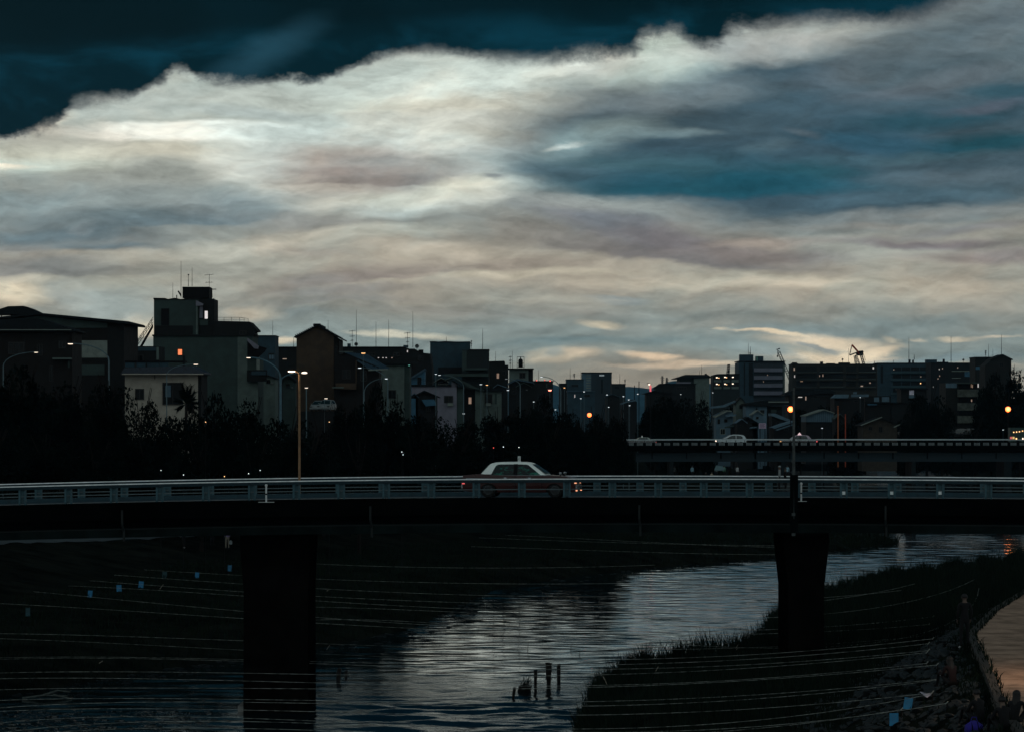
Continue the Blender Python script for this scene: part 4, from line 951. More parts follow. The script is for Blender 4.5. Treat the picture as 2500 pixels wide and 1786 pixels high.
b = Bld('white seven-storey block with four bright balcony bands and a stair tower', 1640, 1860, 0, 'apartment_block', 'apartment block', 30, 5)
b.wall([(1804, None), (1804, 884), (1840, 884), (1840, None)], M_BLUEW); b.wall([(1840.2, None), (1840.2, 883), (1916, 882), (1917, None)], mat('sooty_blue', (.02, .028, .036)), 'front_wall', .5)
b.rect(1803, 1917.5, 880.5, 882.6, M_DARK, 'parapet', -.4, 31); b.bands(1840.5, 1910, [(898.5, 907.5), (917, 926), (936, 945), (954.5, 963.5)], mat('white_balcony', (.13, .14, .18), .8, .15, .4), 'balcony', 1.3)
b.rect(1807, 1840, 865, 880.4, M_BLUEW, 'stair_tower', 2, 6); b.rect(1847, 1865, 869, 880.4, M_BLUEW, 'roof_room', 3, 6); b.rect(1847, 1851.5, 869, 880, mat('green_panel', (.08, .2, .17)), 'wall_panel', 2.9, .09)
b.rod(1827, 837, 865, .04); b.rod(1832, 846, 865, .05, 'mast'); b.dish(1831, 862, 1.6, 866); b.rect(1911.5, 1916.5, 890, 963, M_GREY2, 'wall_panel', .3, .19); b.rect(1816, 1819, 886, 965, M_DARK, 'window_strip', -.1, .095)
for x, y in ((1864, 931), (1874, 915)): b.rect(x - .8, x + .8, y - 1.4, y + 1.4, G_WPANE, 'lit_window', .3, .18)
b.rect(1828, 1838, 886, 965, M_DARK, 'window_strip', -.1, .095)
b = Bld('long four-storey dark apartment block with thin pale floor lines', 1600, 2040, 0, 'apartment_block', 'apartment block', 20, 5)
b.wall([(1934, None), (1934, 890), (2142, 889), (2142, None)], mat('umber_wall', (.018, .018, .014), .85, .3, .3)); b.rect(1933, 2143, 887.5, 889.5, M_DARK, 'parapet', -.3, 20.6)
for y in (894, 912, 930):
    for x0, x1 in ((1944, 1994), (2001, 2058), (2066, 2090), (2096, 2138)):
        b.rect(x0, x1, y, y + 13, M_DARK, 'balcony_shade', -.10, .09); b.rect(x0, x1, y + 13.2, y + 17.4, mat('umber_wall', (.05,)*3), 'balcony', -1.1, 1.08)  # flat dark sheets stand in for the shade behind each balcony
        if x0 in (2001, 1944, 2096): b.rect(x0, x1, y + 13.2, y + 14.1, M_GREY2 if x0 != 1944 else M_GREY, 'balcony_coping', -1.25, .145)
for x0, x1, y in ((1936, 1947, 884), (2005, 2011, 882), (2020, 2040, 886), (2050, 2077, 884)): b.rect(x0, x1, y, 887.4, M_BLACK, 'roof_room', 3, 4)
b.rect(1934, 1949, 886, 887.4, M_DARK, 'roof_slab', 2, 6); b.dish(2057, 877, 2.4, 884); b.rod(2071.5, 850, 884, .03); b.rod(2086, 870, 887, .03)
for x, y, w_, h_, gm in ((1939, 901, 1.3, 3.5, G_WPANE), (1940, 918, 1.0, 3, G_PANE), (1957, 930, 3, 1.3, G_WPANE), (2009, 916, 1, 3, G_WPANE), (2001, 917, .7, 2, G_WPANE), (2132, 898, 1.6, 2.6, G_PANE), (2124, 934, 1.8, 1.4, G_WPANE), (1954, 968, 5, 1, G_PANE), (2104, 942, 3, 1.6, G_WPANE)):
    b.rect(x - w_, x + w_, y - h_, y + h_, gm, 'lit_window', -.2, .09)
b = Bld('blue-grey four-storey block with wide dark balconies beyond the round tree', 1700, 2205, 0, 'apartment_block', 'apartment block', 20, 5)
b.wall([(2142.3, None), (2142.3, 888), (2272, 886), (2272, None)], M_BLUEW); b.rect(2142, 2273, 885, 887, M_DARK, 'parapet', -.3, 20.6)
for y in (896, 914, 931, 948):
    for k in range(4): b.rect(2180 + 22 * k, 2200 + 22 * k, y, y + 9, M_DARK, 'balcony_shade', -.1, .09)  # balcony shade laid on as flat dark sheets
    b.rect(2176, 2268, y + 10.5, y + 15, mat('blue_balcony', (.025, .055, .065), .8, .2, .3), 'balcony', -1.1, 1.08)
b.rect(2150, 2156, 893, 935, M_DARK, 'window_strip', -.1, .09)
for x0, x1, y in ((2220, 2225, 877), (2229, 2233, 878)): b.rect(x0, x1, y, 885, M_BLACK, 'chimney', 3, 1)
b.rect(2264, 2290, 877, 885, M_BLUEW, 'roof_room', 4, 6); b.rod(2219, 822, 885, .045); b.rod(2232, 865, 878, .06, 'mast'); b.rod(2181, 878, 886, .05); b.rod(2135, 880, 887, .05)
for x, y, gm in ((2182, 902, G_WPANE), (2248, 919, G_WPANE), (2247.5, 935, G_AMBER)): b.rect(x - 1, x + 1, y - 1.3, y + 1.3, gm, 'lit_window', -.25, .14)
b = Bld('dark terraced block with white handrails and a tall rod right of the blue-grey block', 1650, 2330, 0, 'apartment_block', 'apartment block', 20, 5)
b.wall([(2272.4, None), (2272.4, 886), (2383, 886), (2383, None)], M_DARK); b.rect(2272, 2384, 884.8, 886.4, M_BLACK, 'parapet', -.3, 20.6)
b.rect(2323, 2381, 905, 906.6, M_LITE, 'handrail', -1.2, .1); b.rect(2323, 2345, 921.8, 923.2, M_LITE, 'handrail', -1.2, .1); b.rect(2355, 2384, 907, 919, M_TEAL, 'wall_panel', -.2, .19)
b.rod(2322, 820, 885, .05); b.dish(2352, 878, 2.6, 885); b.rect(2303, 2308, 876, 885, M_BLACK, 'chimney', 2, 1); b.rect(2290, 2316, 883, 884.7, M_BLACK, 'roof_slab', 1, 6)
for x, y, gm in ((2293, 901, G_PANE), (2301, 899, G_WPANE), (2294, 917, G_WPANE), (2290, 924, G_WPANE), (2371, 896, G_WPANE), (2279, 944, G_PANE), (2338, 897, G_WPANE)): b.rect(x - .9, x + .9, y - 1.6, y + 1.6, gm, 'lit_window', -.2, .14)
b = Bld('square dark block with a flared parapet and a lattice mast near the right edge', 1300, 2402, 0, 'office_building', 'building', 16)
b.wall([(2381, None), (2381, 873), (2423, 873), (2423, None)], mat('soot_brown', (.008, .009, .008))); b.wall([(2382, 875), (2379.5, 871), (2425, 871), (2422, 875)], M_DARK, 'parapet', -.5, 17)
b.rod(2413.5, 840, 871, .035); b.rod(2424, 850, 871, .03); b.aerial(2406.5, 855, 871, w=2.6); b.panel(2382, 2400, 895, 902, M_TEAL, 'wall_panel')
b = Bld('dark gabled house on the right skyline with a tall rod on its ridge', 1200, 2445, 0, 'house', 'house', 14)
b.wall([(2405, None), (2405, 892), (2425, 874), (2447, 866), (2469, 879), (2469, None)], mat('soot_brown', (.008, .009, .008))); b.gable(2418, 878, 2448, 864.5, 2473, 877, M_ROOF, .6, 1.6); b.rod(2445, 817, 866, .045)
b.window(2440, 2450, 885, 895)
b = Bld('pale three-storey apartment house with rounded balconies between the dark trees', 800, 2350, 0, 'apartment_block', 'apartment block', 12, 4.6)
b.wall([(2309, None), (2309, 934), (2390, 934), (2390, None)], mat('soot_brown', (.008, .009, .008))); b.panel(2309, 2336, 935, 946, M_BLUEP, 'wall_panel', .1)
b.bands(2337, 2386, [(950, 968), (983, 1001), (1014, 1032)], mat('speckled_balcony', (.06, .07, .06), .85, .45, 1.4), 'balcony', 1.2)
b.rect(2335, 2388, 933, 936, M_GREY, 'roof', -1.4, 13)
for y0, y1 in ((937, 949.5), (970, 982), (1003, 1013)): b.rect(2340, 2384, y0, y1, M_BLACK, 'balcony_shade', -.12, .11)  # dark sheets between the bands take the place of balcony shade
for x, y in ((2371, 941), (2374, 942)): b.rect(x - .7, x + .7, y - 4, y + 4, G_WPANE, 'lit_window', -.25, .12)
b.rect(2386.5, 2389, 935, 945, G_PANE, 'lit_window', -.25, .12); b.rect(2370.5, 2373, 974, 980, G_WPANE, 'lit_window', -.25, .12); b.rect(2386.3, 2390, 950, 1035, M_GREY, 'pillar', -.6, .58)

# -- houses beyond the far bridge ------------------------------------------------
HG = 'old wooden houses beyond the far bridge'
b = Bld('white gable-fronted house with one square window beyond the far bridge', 690, 1810, 0, 'house', 'house', 9, group=HG)
b.wall([(1797, None), (1797, 1000), (1797, 982), (1809, 970), (1820, 985), (1820, None)], M_GREY2); b.gable(1793, 984, 1809, 968, 1824, 988, M_ROOF, .4, 2); b.window(1805, 1816, 987, 997, mull=2)
b = Bld('long pale blue-grey house adjoining the white gable', 680, 1840, 0, 'house', 'house', 9, group=HG)
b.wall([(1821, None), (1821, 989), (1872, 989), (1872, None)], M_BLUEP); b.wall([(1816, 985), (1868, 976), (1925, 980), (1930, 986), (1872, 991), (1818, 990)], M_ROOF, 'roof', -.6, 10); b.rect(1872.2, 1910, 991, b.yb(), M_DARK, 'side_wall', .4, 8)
b.rect(1846, 1848, 994, 1022, M_BLACK, 'downpipe', -.15, .13); b.rect(1883, 1896, 999, 1006, M_GREY, 'wall_panel', .3, .09); b.window(1856, 1866, 1000, 1008); b.rect(1875, 1925, 979, 981.5, M_LITE, 'roof_ridge', -.7, .3)
b = Bld('grey-blue house with layered tin roofs at the left of the old houses', 670, 1765, 0, 'house', 'house', 8, group=HG)
b.wall([(1748, None), (1748, 1012), (1776, 1000), (1790, 1006), (1790, None)], M_BLUEP); b.wall([(1744, 1015), (1774, 1000), (1786, 1002), (1786, 1004), (1775, 1004), (1746, 1019)], M_LITE, 'roof', -.6, 9)
b.wall([(1736, 992), (1768, 988), (1796, 977), (1797, 980), (1770, 993), (1737, 996)], M_BLUEP, 'upper_roof', .5, 4); b.wall([(1770, 1013), (1796, 1010), (1797, 1014), (1772, 1017)], M_BLUEP, 'porch_roof', -1.3, 1.2)
b.window(1752, 1758, 1022, 1034); b.window(1768, 1776, 1022, 1030)
b = Bld('low dark house with a broad sloping roof between the grey-blue house and the sign', 640, 1820, 0, 'house', 'house', 8, group=HG)
b.wall([(1790, None), (1790, 1037), (1825, 1018), (1850, 1030), (1850, None)], M_DARK); b.gable(1783, 1041, 1826, 1016, 1856, 1034, M_ROOF, .5, 3); b.window(1758, 1771, 1045, 1060, frame=M_LITE); b.wall([(1768, 1041), (1790, 1037), (1792, 1040), (1770, 1044)], M_GREY, 'porch_roof', -1, 1)
b.wall([(1830, 1042), (1847, 1040), (1847, 1043), (1830, 1045)], M_BLUEP, 'awning', -1, .9)
b = Bld('house with a turquoise tin roof sloping to the right', 660, 1905, 0, 'house', 'house', 8, group=HG)
b.wall([(1885, None), (1885, 1012), (1925, 1030), (1925, None)], M_DARK); b.wall([(1883, 1008), (1892, 1008), (1930, 1024), (1930, 1030), (1905, 1022), (1883, 1014)], M_BLUEP, 'roof', -.5, 8.8); b.window(1895, 1903, 1028, 1038)
b = Bld('low house with two long parallel roof slopes beside the grey bridge pole', 620, 1910, 0, 'house', 'house', 8, group=HG)
b.wall([(1890, None), (1890, 1044), (1936, 1028), (1936, None)], M_DARK); b.wall([(1885, 1043), (1912, 1033), (1938, 1026), (1938, 1030), (1910, 1039), (1890, 1046)], M_BLUEP, 'roof', -.5, 8.8); b.wall([(1892, 1048), (1937, 1033), (1937, 1036), (1896, 1050)], M_BLUEP, 'lower_roof', -1.4, .8)
b.window(1915, 1925, 1044, 1050)
b = Bld('pale blue corrugated warehouse gable beyond the far bridge', 700, 2000, 0, 'warehouse', 'warehouse', 12, group=HG)
b.wall([(1968, 1029), (1968, 1013), (2012, 999), (2035, 1007), (2035, 1029)], M_BLUEP); b.wall([(1968, None), (1968, 1029.2), (2035, 1029.2), (2035, None)], M_DARK, 'lower_wall', .3)
b.wall([(1966, 1013.5), (2012, 998), (2037, 1006.5), (2037, 1008.5), (2012, 1000.2), (1966, 1015.5)], M_LITE, 'roof', -.5, 12.8)
for k in range(13): b.rect(1970 + 5 * k, 1970.7 + 5 * k, max(1013.5 - (5 * k + 2) * .30, 1001) + 2 + (max(0, k - 9) * 1.6), 1029, M_BLUEW, 'siding_joint', -.05, .045)
b = Bld('dark house with a pale blue roof edge above the warehouse', 760, 2055, 0, 'house', 'house', 10, group=HG)
b.wall([(2037, None), (2037, 971), (2110, 972), (2110, None)], M_DARK); b.wall([(2032, 971), (2042, 962), (2072, 962), (2070, 971)], M_BLUEP, 'roof', -.6, 6); b.rect(2078, 2120, 962, 968, M_BLUEP, 'roof_edge', -.7, .6); b.rect(2084, 2092, 956, 961, M_BLUEP, 'vent_cowl', 0, .8)
b.window(2085, 2095, 975, 982)
b = Bld('dark brown gabled house with white roof edges beside the round tree', 610, 2150, 0, 'house', 'house', 9, group=HG)
b.wall([(2106, None), (2106, 1037), (2150, 1019), (2190, 1036), (2190, None)], mat('timber_wall', (.03, .026, .02), .85, .4, 2)); b.gable(2100, 1037, 2150, 1017, 2196, 1037, M_ROOF, .5, 2)
b.wall([(2100, 1036.5), (2126, 1026), (2152, 1016), (2153, 1018), (2126, 1028.5), (2101, 1038.5)], M_LITE, 'verge_board', -.7, .15); b.wall([(2180, 1041), (2195, 1034), (2196, 1036), (2182, 1043)], M_LITE, 'verge_board', -.8, .15)
b.window(2120, 2130, 1040, 1050); b.window(2145, 2155, 1040, 1055)
b = Bld('low pale-walled house between the warehouse and the blue-grey block', 780, 2150, 0, 'house', 'house', 10, group=HG)
b.wall([(2112, None), (2112, 966), (2175, 966), (2175, None)], M_DARK); b.panel(2134, 2146, 969, 980, M_BLUEP); b.panel(2153, 2171, 968, 980, M_BLUEP); b.panel(2118, 2140, 985, 988, M_TEAL, 'awning', .6); b.panel(2196, 2213, 992, 1000, M_GREY2); b.rect(2110, 2215, 981, 983, M_ROOF, 'roof_edge', -.6, .55); b.rect(2176, 2216, 983.2, b.yb(), M_DARK, 'annexe_wall', -.2, 6)
b.panel(2120.5, 2124, 984, 989, M_GREY2, 'vent'); 
b = Bld('narrow lit shop front with a pale banner behind the round tree', 900, 2222, 0, 'shop', 'shop', 10)
b.wall([(2200, None), (2200, 950), (2262, 950), (2262, None)], M_DARK); b.panel(2220, 2231, 952, 963, mat('pale_banner', (.6, .55, .65), .7), 'banner', .2); b.panel(2219, 2238, 963.5, 971, M_BLUEP, 'awning', .8); b.rect(2196, 2265, 947, 950, M_ROOF, 'roof', -.6, 11)
b = Bld('long dark terrace of eaves under the long four-storey block', 1000, 2000, 0, 'house', 'house', 14)
b.wall([(1925, None), (1925, 958), (2035, 955), (2035, None)], M_DARK); b.wall([(1915, 962), (1940, 950), (2020, 948), (2040, 956), (2040, 959), (1915, 965)], M_ROOF, 'roof', -.6, 15); b.rect(1948.5, 1958.5, 967.5, 969.5, G_PANE, 'lit_window', -.2, .1); b.rect(1966, 1968.5, 967, 976, G_WPANE, 'lit_window', -.2, .1)
b.window(1985, 1995, 964, 972)
sg = thing('sign_board', 'pink rectangular sign board standing above the far bridge traffic', 'sign', (XW(1861, 560), 560, 5.5))
MB().bpx(1853, 1870, 1032, 1045, 560, .1).build('board', mat('pink_sign', (.42, .33, .45), .7, .12, 4), sg)
mb = MB()
for k in range(4): mb.bpx(1855, 1868 - (k % 2) * 2, 1034 + 2.7 * k, 1035.1 + 2.7 * k, 560, .0, .02)
mb.build('lettering', mat('sign_ink', (.12, .1, .16)), sg)
mb = MB()
for px in (1855.5, 1867.5): mb.tube([W(px, 1045, 560.05), W(px, 1139, 560.05)], .06, 5)
mb.build('leg', M_BLACK, sg)

# small roofs, air conditioners and wires that crowd the gaps
M_AC = mat('air_conditioner_case', (.12, .13, .13), .7)
def clutter(lab, D, x0, x1, ye, ya, roofm, wallm, xa=None, wins=(), acs=(), cat='house', grp=None):
    xa = xa if xa is not None else (x0 + x1) / 2
    b = Bld(lab, D, (x0 + x1) / 2, 0, 'house', cat, 7, group=grp)
    b.wall([(x0, None), (x0, ye), (xa, ya + 1), (x1, ye), (x1, None)], wallm); b.gable(x0 - 3, ye + 1, xa, ya - 1, x1 + 3, ye + 1, roofm, .4, 1.8)
    for (wx0, wx1, wy0, wy1) in wins: b.window(wx0, wx1, wy0, wy1)
    for (ax, ay) in acs: b.rect(ax, ax + 4, ay, ay + 3, M_AC, 'air_conditioner', -.4, .38)
    return b
SG = 'small houses squeezed between the larger ones'
clutter('small dark gabled house left of the lavender wall with a pale eave', 600, 985, 1012, 952, 944, M_BLUEP, M_DARK, wins=[(992, 998, 960, 966)], acs=[(1003, 962)], grp=SG)
clutter('low gabled house with a tin roof just under the windowless block', 640, 1062, 1092, 930, 922, M_LITE, M_DARK, wins=[(1070, 1076, 934, 940)], grp=SG)
clutter('narrow gabled house between the row houses and the grey-walled one', 600, 1128, 1146, 956, 948, M_ROOFB, mat('soot_brown', (.0,) * 3), wins=[(1133, 1139, 962, 968)], acs=[(1140, 966)], grp=SG)
clutter('small house with a dim tin roof below the stepped dark house', 620, 1205, 1240, 946, 938, M_BLUEP, M_DARK, xa=1215, wins=[(1226, 1232, 952, 958)], grp=SG)
clutter('dark cottage with a grey roof edge under the small white house', 600, 1262, 1296, 942, 934, M_GREY, M_DARK, wins=[(1270, 1276, 948, 954)], acs=[(1284, 950)], grp=SG)
clutter('little gabled house between the tall brown house and the thick double lamp', 520, 690, 722, 930, 918, M_ROOF, M_GREY, wins=[(698, 708, 936, 946)], acs=[(712, 944)], grp=SG)
clutter('small shed-like house right of the tall apartment block foot', 530, 636, 672, 922, 912, M_ROOF, M_GREY2, xa=640, wins=[(650, 660, 926, 936)], acs=[(662, 934)], grp=SG)
clutter('dark little house with a blue roof at the foot of the plain grey-green house', 540, 1002, 1020, 968, 960, M_ROOFB, M_DARK, wins=[(1008, 1013, 974, 980)], grp=SG)
clutter('tiny gabled house right of the white gable-fronted house', 640, 1838, 1862, 1010, 1001, M_LITE, M_BLUEP, wins=[(1846, 1852, 1016, 1022)], grp=SG)
clutter('tiny dark gabled house left of the pink sign board', 620, 1800, 1822, 1030, 1022, M_BLUEP, M_DARK, wins=[(1808, 1813, 1036, 1041)], grp=SG)
clutter('small dark house with a pale roof right of the warehouse', 640, 2040, 2062, 1020, 1010, M_GREY, M_DARK, wins=[(2047, 2053, 1026, 1032)], grp=SG)
for lab, D, pts in (('sagging wires from the broad hall to the fire stair of the tall block', 470, [(308, 826), (330, 828), (352, 824), (362, 816)]), ('sagging wire along the middle rooftops before the joined dark blocks', 560, [(1000, 921), (1050, 928), (1110, 926), (1165, 934)]), ('low wire between the lavender house and the end houses', 560, [(1100, 940), (1160, 949), (1220, 945), (1290, 950)])):
    mb = MB(); mb.tube([W(x, y, D) for x, y in pts], .02, 4); mb.tube([W(x, y + 3, D) for x, y in pts], .015, 4); tag(mb.build('overhead_wire', M_BLACK), lab, 'wire')

# cranes on the skyline
def lattice(mb, a, b_, w, n, r):
    a, b_ = Vector(a), Vector(b_); t = (b_ - a).normalized(); u = t.cross(Vector((0, 1, 0))).normalized() * w; v_ = Vector((0, w, 0))
    cs = [u + v_, u - v_, -u - v_, -u + v_]
    for c_ in cs: mb.tube([a + c_, b_ + c_], r, 4)
    for k in range(n):
        p0, p1 = a.lerp(b_, k / n), a.lerp(b_, (k + 1) / n)
        for j in range(4): mb.tube([p0 + cs[j], p1 + cs[(j + 1) % 4]], r * .7, 3)
M_CR = mat('crane_grey', (.06, .07, .07), .6); M_CRO = mat('crane_orange', (.35, .05, .02), .6)
t = thing('crane', 'tall grey lattice crane leaning left beside the white balcony block', 'crane', (XW(1930, 1900), 1900, 5))
mb = MB(); lattice(mb, W(1933, 935, 1900), W(1901, 858, 1900), .55, 14, .14); mb.build('jib', M_CR, t); mb = MB(); mb.tube([W(1901, 858, 1900), W(1896, 853, 1900), W(1904, 851, 1900)], .35, 5); mb.tube([W(1899, 857, 1900), W(1898.5, 868, 1900)], .12, 4); mb.lathe(W(1898.5, 872, 1900), [(.1, 0), (.45, .3), (.3, .9)], 6); mb.build('hook_block', M_CR, t)
MB().box(XW(1925, 1900), XW(1942, 1900), 1898, 1902, 5, ZW(935, 1900)).build('crane_base', M_CR, t)
t = thing('crane', 'orange and black luffing crane cluster above the long four-storey block', 'crane', (XW(2100, 1900), 1900, 5))
mb = MB(); mb.tube([W(2080, 842, 1900), W(2095, 859, 1900), W(2099, 864, 1900)], .45, 5); mb.build('jib', M_CRO, t)
mb = MB(); mb.tube([W(2074, 867, 1900), W(2096, 859, 1900)], .32, 5); mb.tube([W(2080, 842, 1900), W(2077, 855, 1900), W(2074, 867, 1900)], .2, 4); mb.build('pendant_arm', M_CR, t)
mb = MB(); lattice(mb, W(2091, 889, 1900), W(2086, 868, 1900), .3, 6, .13); lattice(mb, W(2098, 889, 1900), W(2090, 866, 1900), .3, 6, .13); lattice(mb, W(2109, 889, 1900), W(2101, 862, 1900), .45, 7, .17); mb.build('mast', M_CR, t)
mb = MB(); mb.ppx([(2090, 864), (2096, 858), (2108, 860), (2107, 868), (2092, 868)], 1900, 2); mb.tube([W(2096, 860, 1900), W(2107, 859, 1900)], .7, 5); mb.lathe(W(2106, 862, 1900), [(.2, 0), (.5, .5), (.2, 1.2)], 6); mb.build('machinery_house', M_BLACK, t)
mb = MB(); mb.tube([W(2107, 861, 1900), W(2113, 880, 1900)], .1, 4); mb.build('cable', M_BLACK, t)
t = thing('crane', 'short dark crane tip above the apartment house with lamp-lit terraces', 'crane', (XW(1777, 1700), 1700, 5))
mb = MB(); lattice(mb, W(1775, 914, 1700), W(1778, 890, 1700), .25, 6, .12); lattice(mb, W(1779, 914, 1700), W(1780.5, 890, 1700), .25, 6, .12); mb.bpx(1776, 1782, 889, 892, 1700, .6); mb.bpx(1776.5, 1780.5, 903, 910, 1700, .6); mb.build('jib', M_BLACK, t)
MB().box(XW(1770, 1700), XW(1786, 1700), 1699, 1702, 5, ZW(914, 1700)).build('crane_base', M_BLACK, t)
t = thing('pylon', 'spiky dark transmission pylon in front of the distant hills', 'pylon', (XW(1617, 3000), 3000, 5))
mb = MB()
for px, h0 in ((1617, 917), (1628, 921)):
    lattice(mb, W(px, 950, 3000), W(px, h0, 3000), .4, 7, .22)
    for k, w_ in enumerate((5, 4, 3)): mb.tube([W(px - w_, h0 + 4 + 5 * k + 2, 3000), W(px, h0 + 3 + 5 * k, 3000), W(px + w_, h0 + 4 + 5 * k + 2, 3000)], .2, 4)
mb.tube([W(1617, 950, 3000), (W(1617, 950, 3000).x, 3000, 5)], .7, 4); mb.tube([W(1628, 950, 3000), (W(1628, 950, 3000).x, 3000, 5)], .7, 4)
mb.build('lattice_mast', M_BLACK, t)
# slim rods standing far off on roofs out of sight behind the bank
for px, y0, lab in ((1560, 930, 'thin dark roof aerial on the skyline left of the twin pylon'), (1549, 940, 'shortest of the thin roof aerials near the far hills')):
    t = MB().tube([(XW(px, 1300), 1300, 4.6), W(px, y0, 1300)], .12, 4).build('roof_aerial', M_BLACK); tag(t, lab, 'aerial')
def onsurf(px, py, h):
    """the point h above the ground that is seen at this pixel, nearest first"""
    for D in np.arange(88, 330, .25):
        if ZW(py, D) <= gz(XW(px, D), D) + h: return float(D)
    return 200.0
# ------------------------------------------------------------------ street lamps
M_TIMBER = mat('timber_pole', (.24, .14, .075), .8, .3, 3, .2)
def street_lamp(head, D, label, pole=None, mat_head=None, mat_pole=None, r=.07, size=(.5, .16), bend=None, light=0, group='street lamps', second=None, base=None):
    """head and pole top in photo pixels at distance D; the mast goes down to the ground"""
    hx, hy = head; mp = mat_pole or M_POLE; mh = mat_head or G_WARM
    px = pole if pole is not None else hx
    x = XW(px, D); zb = gz(x, D) if base is None else base
    t = thing('street_lamp', label, 'street lamp', (x, D, zb), group)
    h = W(hx, hy, D)
    if pole is None:
        MB().tube([(x, D, zb), (x, D, h.z)], r, 6, r * .7).build('pole', mp, t)
    else:
        by = bend if bend is not None else hy + abs(px - hx) * .45
        b_ = W(px, by, D)
        MB().tube([(x, D, zb), b_], r, 8, r * .75).build('pole', mp, t)
        pts = []
        for k in range(9):
            a = k / 8 * math.pi / 2
            pts.append(Vector((b_.x + (h.x - b_.x) * (1 - math.cos(a)), D, b_.z + (h.z - b_.z) * math.sin(a))))
        MB().tube(pts, r * .7, 6, r * .45).build('arm', mp, t)
    w, hh = size
    hd = MB(); sgn = 1 if hx > px else -1
    hd.lathe((h.x, D, h.z - hh * .3), [(w * .18, hh * .55), (w * .42, hh * .5), (w * .5, hh * .2), (w * .48, hh * .12)], 8)
    hd.build('lamp_housing', mp, t)
    ld = MB(); ld.lathe((h.x, D, h.z - hh * .55), [(w * .2, 0), (w * .42, hh * .1), (w * .46, hh * .3), (w * .44, hh * .36)], 10)
    ld.build('lamp_glass', mh, t)
    if second:
        (sx, sy), by2 = second
        s_ = W(sx, sy, D); b2 = W(px, by2, D); pts = []
        for k in range(7):
            a = k / 6 * math.pi / 2; pts.append(Vector((b2.x + (s_.x - b2.x) * (1 - math.cos(a)), D, b2.z + (s_.z - b2.z) * math.sin(a))))
        MB().tube(pts, r * .45, 5, r * .3).build('arm', mp, t)
        MB().lathe((s_.x, D, s_.z - .1), [(.08, 0), (.24, .03), (.24, .12), (.1, .17)], 8).build('lamp_glass', mh, t)
    if light:
        l = bpy.data.lights.new('lamp_light', 'POINT'); l.energy = light; l.color = (1, .72, .45); l.shadow_soft_size = .15
        lo = bpy.data.objects.new('lamp_light', l); C.objects.link(lo); lo.parent = t; lo.location = (h.x - x, 0, h.z - .2 - zb)
    return t
G_DIM = glow('lamp_faint_glow', (.9, .95, 1, 1), .25)  # faint glow set on the glass of the lamp that is off
M_POLEB = mat('pole_paint_blue', (.055, .12, .155), .5, .2, 3, spec=.4)
street_lamp((172, 838), 345, 'arched grey lamp in front of the pale wall bands of the broad hall', 266, bend=880, r=.085)
street_lamp((88, 859), 340, 'arched lamp leaning right among the trees at the left edge', 8, bend=893, r=.06, size=(.35, .12))
street_lamp((478, 888), 350, 'small arched lamp with its head over the eave of the cream house', 407, bend=915, r=.05, size=(.42, .14))
street_lamp((607, 872), 345, 'thick blue-grey double lamp between the tall apartment block and the brown house', 685, bend=925, r=.13, mat_pole=M_POLEB, size=(.42, .14), second=((743, 909), 930))
street_lamp((712, 904), 172.9, 'bright warm lamp on a timber pole at the far edge of the near bridge', 731, bend=915, r=.055, mat_pole=M_TIMBER, size=(.34, .13), light=9, base=ROAD, mat_head=glow('lamp_warm_strong', (1, .72, .52, 1), 5.0))
street_lamp((748, 945), 380, 'small white lamp on the brown gabled house side, lowest of the cluster there', size=(.32, .14))
street_lamp((887, 861), 440, 'reddish lamp above the blue tiled lean-to roof', size=(.5, .18), mat_head=G_AMBER, r=.04)
street_lamp((878, 897), 372, 'arched lamp crossing the blue tiled roof, taller of the facing pair', 947, bend=935, r=.055, size=(.34, .12), mat_head=G_COOL)
street_lamp((943, 923), 360, 'arched lamp bending right, lower of the facing pair', 889, bend=958, r=.06, size=(.26, .12), mat_head=G_COOL)
street_lamp((796, 971), 360, 'short lamp on a warm-lit stub pole among white cars on the bank road', 792, bend=975, r=.03, size=(.34, .12))
street_lamp((1064, 912), 420, 'cool lamp left of the windowless block, left of two side by side', size=(.24, .1), mat_head=G_COOL, r=.04)
street_lamp((1073, 914.5), 430, 'arched lamp whose pole stands before the lavender house', 1132, bend=945, r=.05, size=(.3, .1), mat_head=G_COOL)
street_lamp((1174, 937), 460, 'cool white lamp below the joined dark blocks', size=(.3, .12), mat_head=G_COOL, r=.04)
street_lamp((1189, 938.5), 465, 'orange-tinted lamp beside the cool one below the joined dark blocks', size=(.3, .12), mat_head=G_AMBER, r=.04)
street_lamp((1240, 951), 480, 'white lamp under the stepped dark house', size=(.3, .14), mat_head=G_COOL, r=.04)
street_lamp((1236, 924), 445, 'unlit arched lamp with a long blue-grey pole before the small white house', 1270, bend=942, r=.07, size=(.3, .1), mat_head=G_DIM)
street_lamp((1322, 919), 452, 'arched lamp standing alone against the dusk sky left of the blue tower', 1369, bend=955, r=.075, size=(.3, .12), mat_head=G_COOL)
tiny = [(1303, 979, 'white lamp under the end house of the left rooftops'), (1356, 998, 'white lamp low between the river trees and the alone-standing arched lamp'), (1132, 1008, 'bright round lamp at the foot of the lavender house'),
        (1426, 954.5, 'lamp on the pale low building left of the blue tower'), (1418, 971, 'lamp at the lower wall of the pale low building'), (1482, 962, 'white lamp just right of the blue tower foot'),
        (1522, 966, 'white lamp over the far low roofs'), (1535, 974, 'white lamp right of and below the far low roofs'), (1557, 960, 'lamp standing before the far blue hills'), (1486, 992, 'lowest dim lamp under the blue tower'),
        (1537, 988, 'lamp on the wall of the small gabled house at the foot of the hills'), (1740, 957, 'white lamp at the foot of the lamp-lit terraces'), (2100, 968.5, 'small lamp at the left of the blue-grey block foot'),
        (2007, 1043.5, 'small lamp beneath the pale warehouse'), (2449, 1047.5, 'pale round lamp low at the right edge'), (1378, 945, 'warm lamp at the low dark annexe'), (1662, 961, 'dim lamp before the long dark shed')]
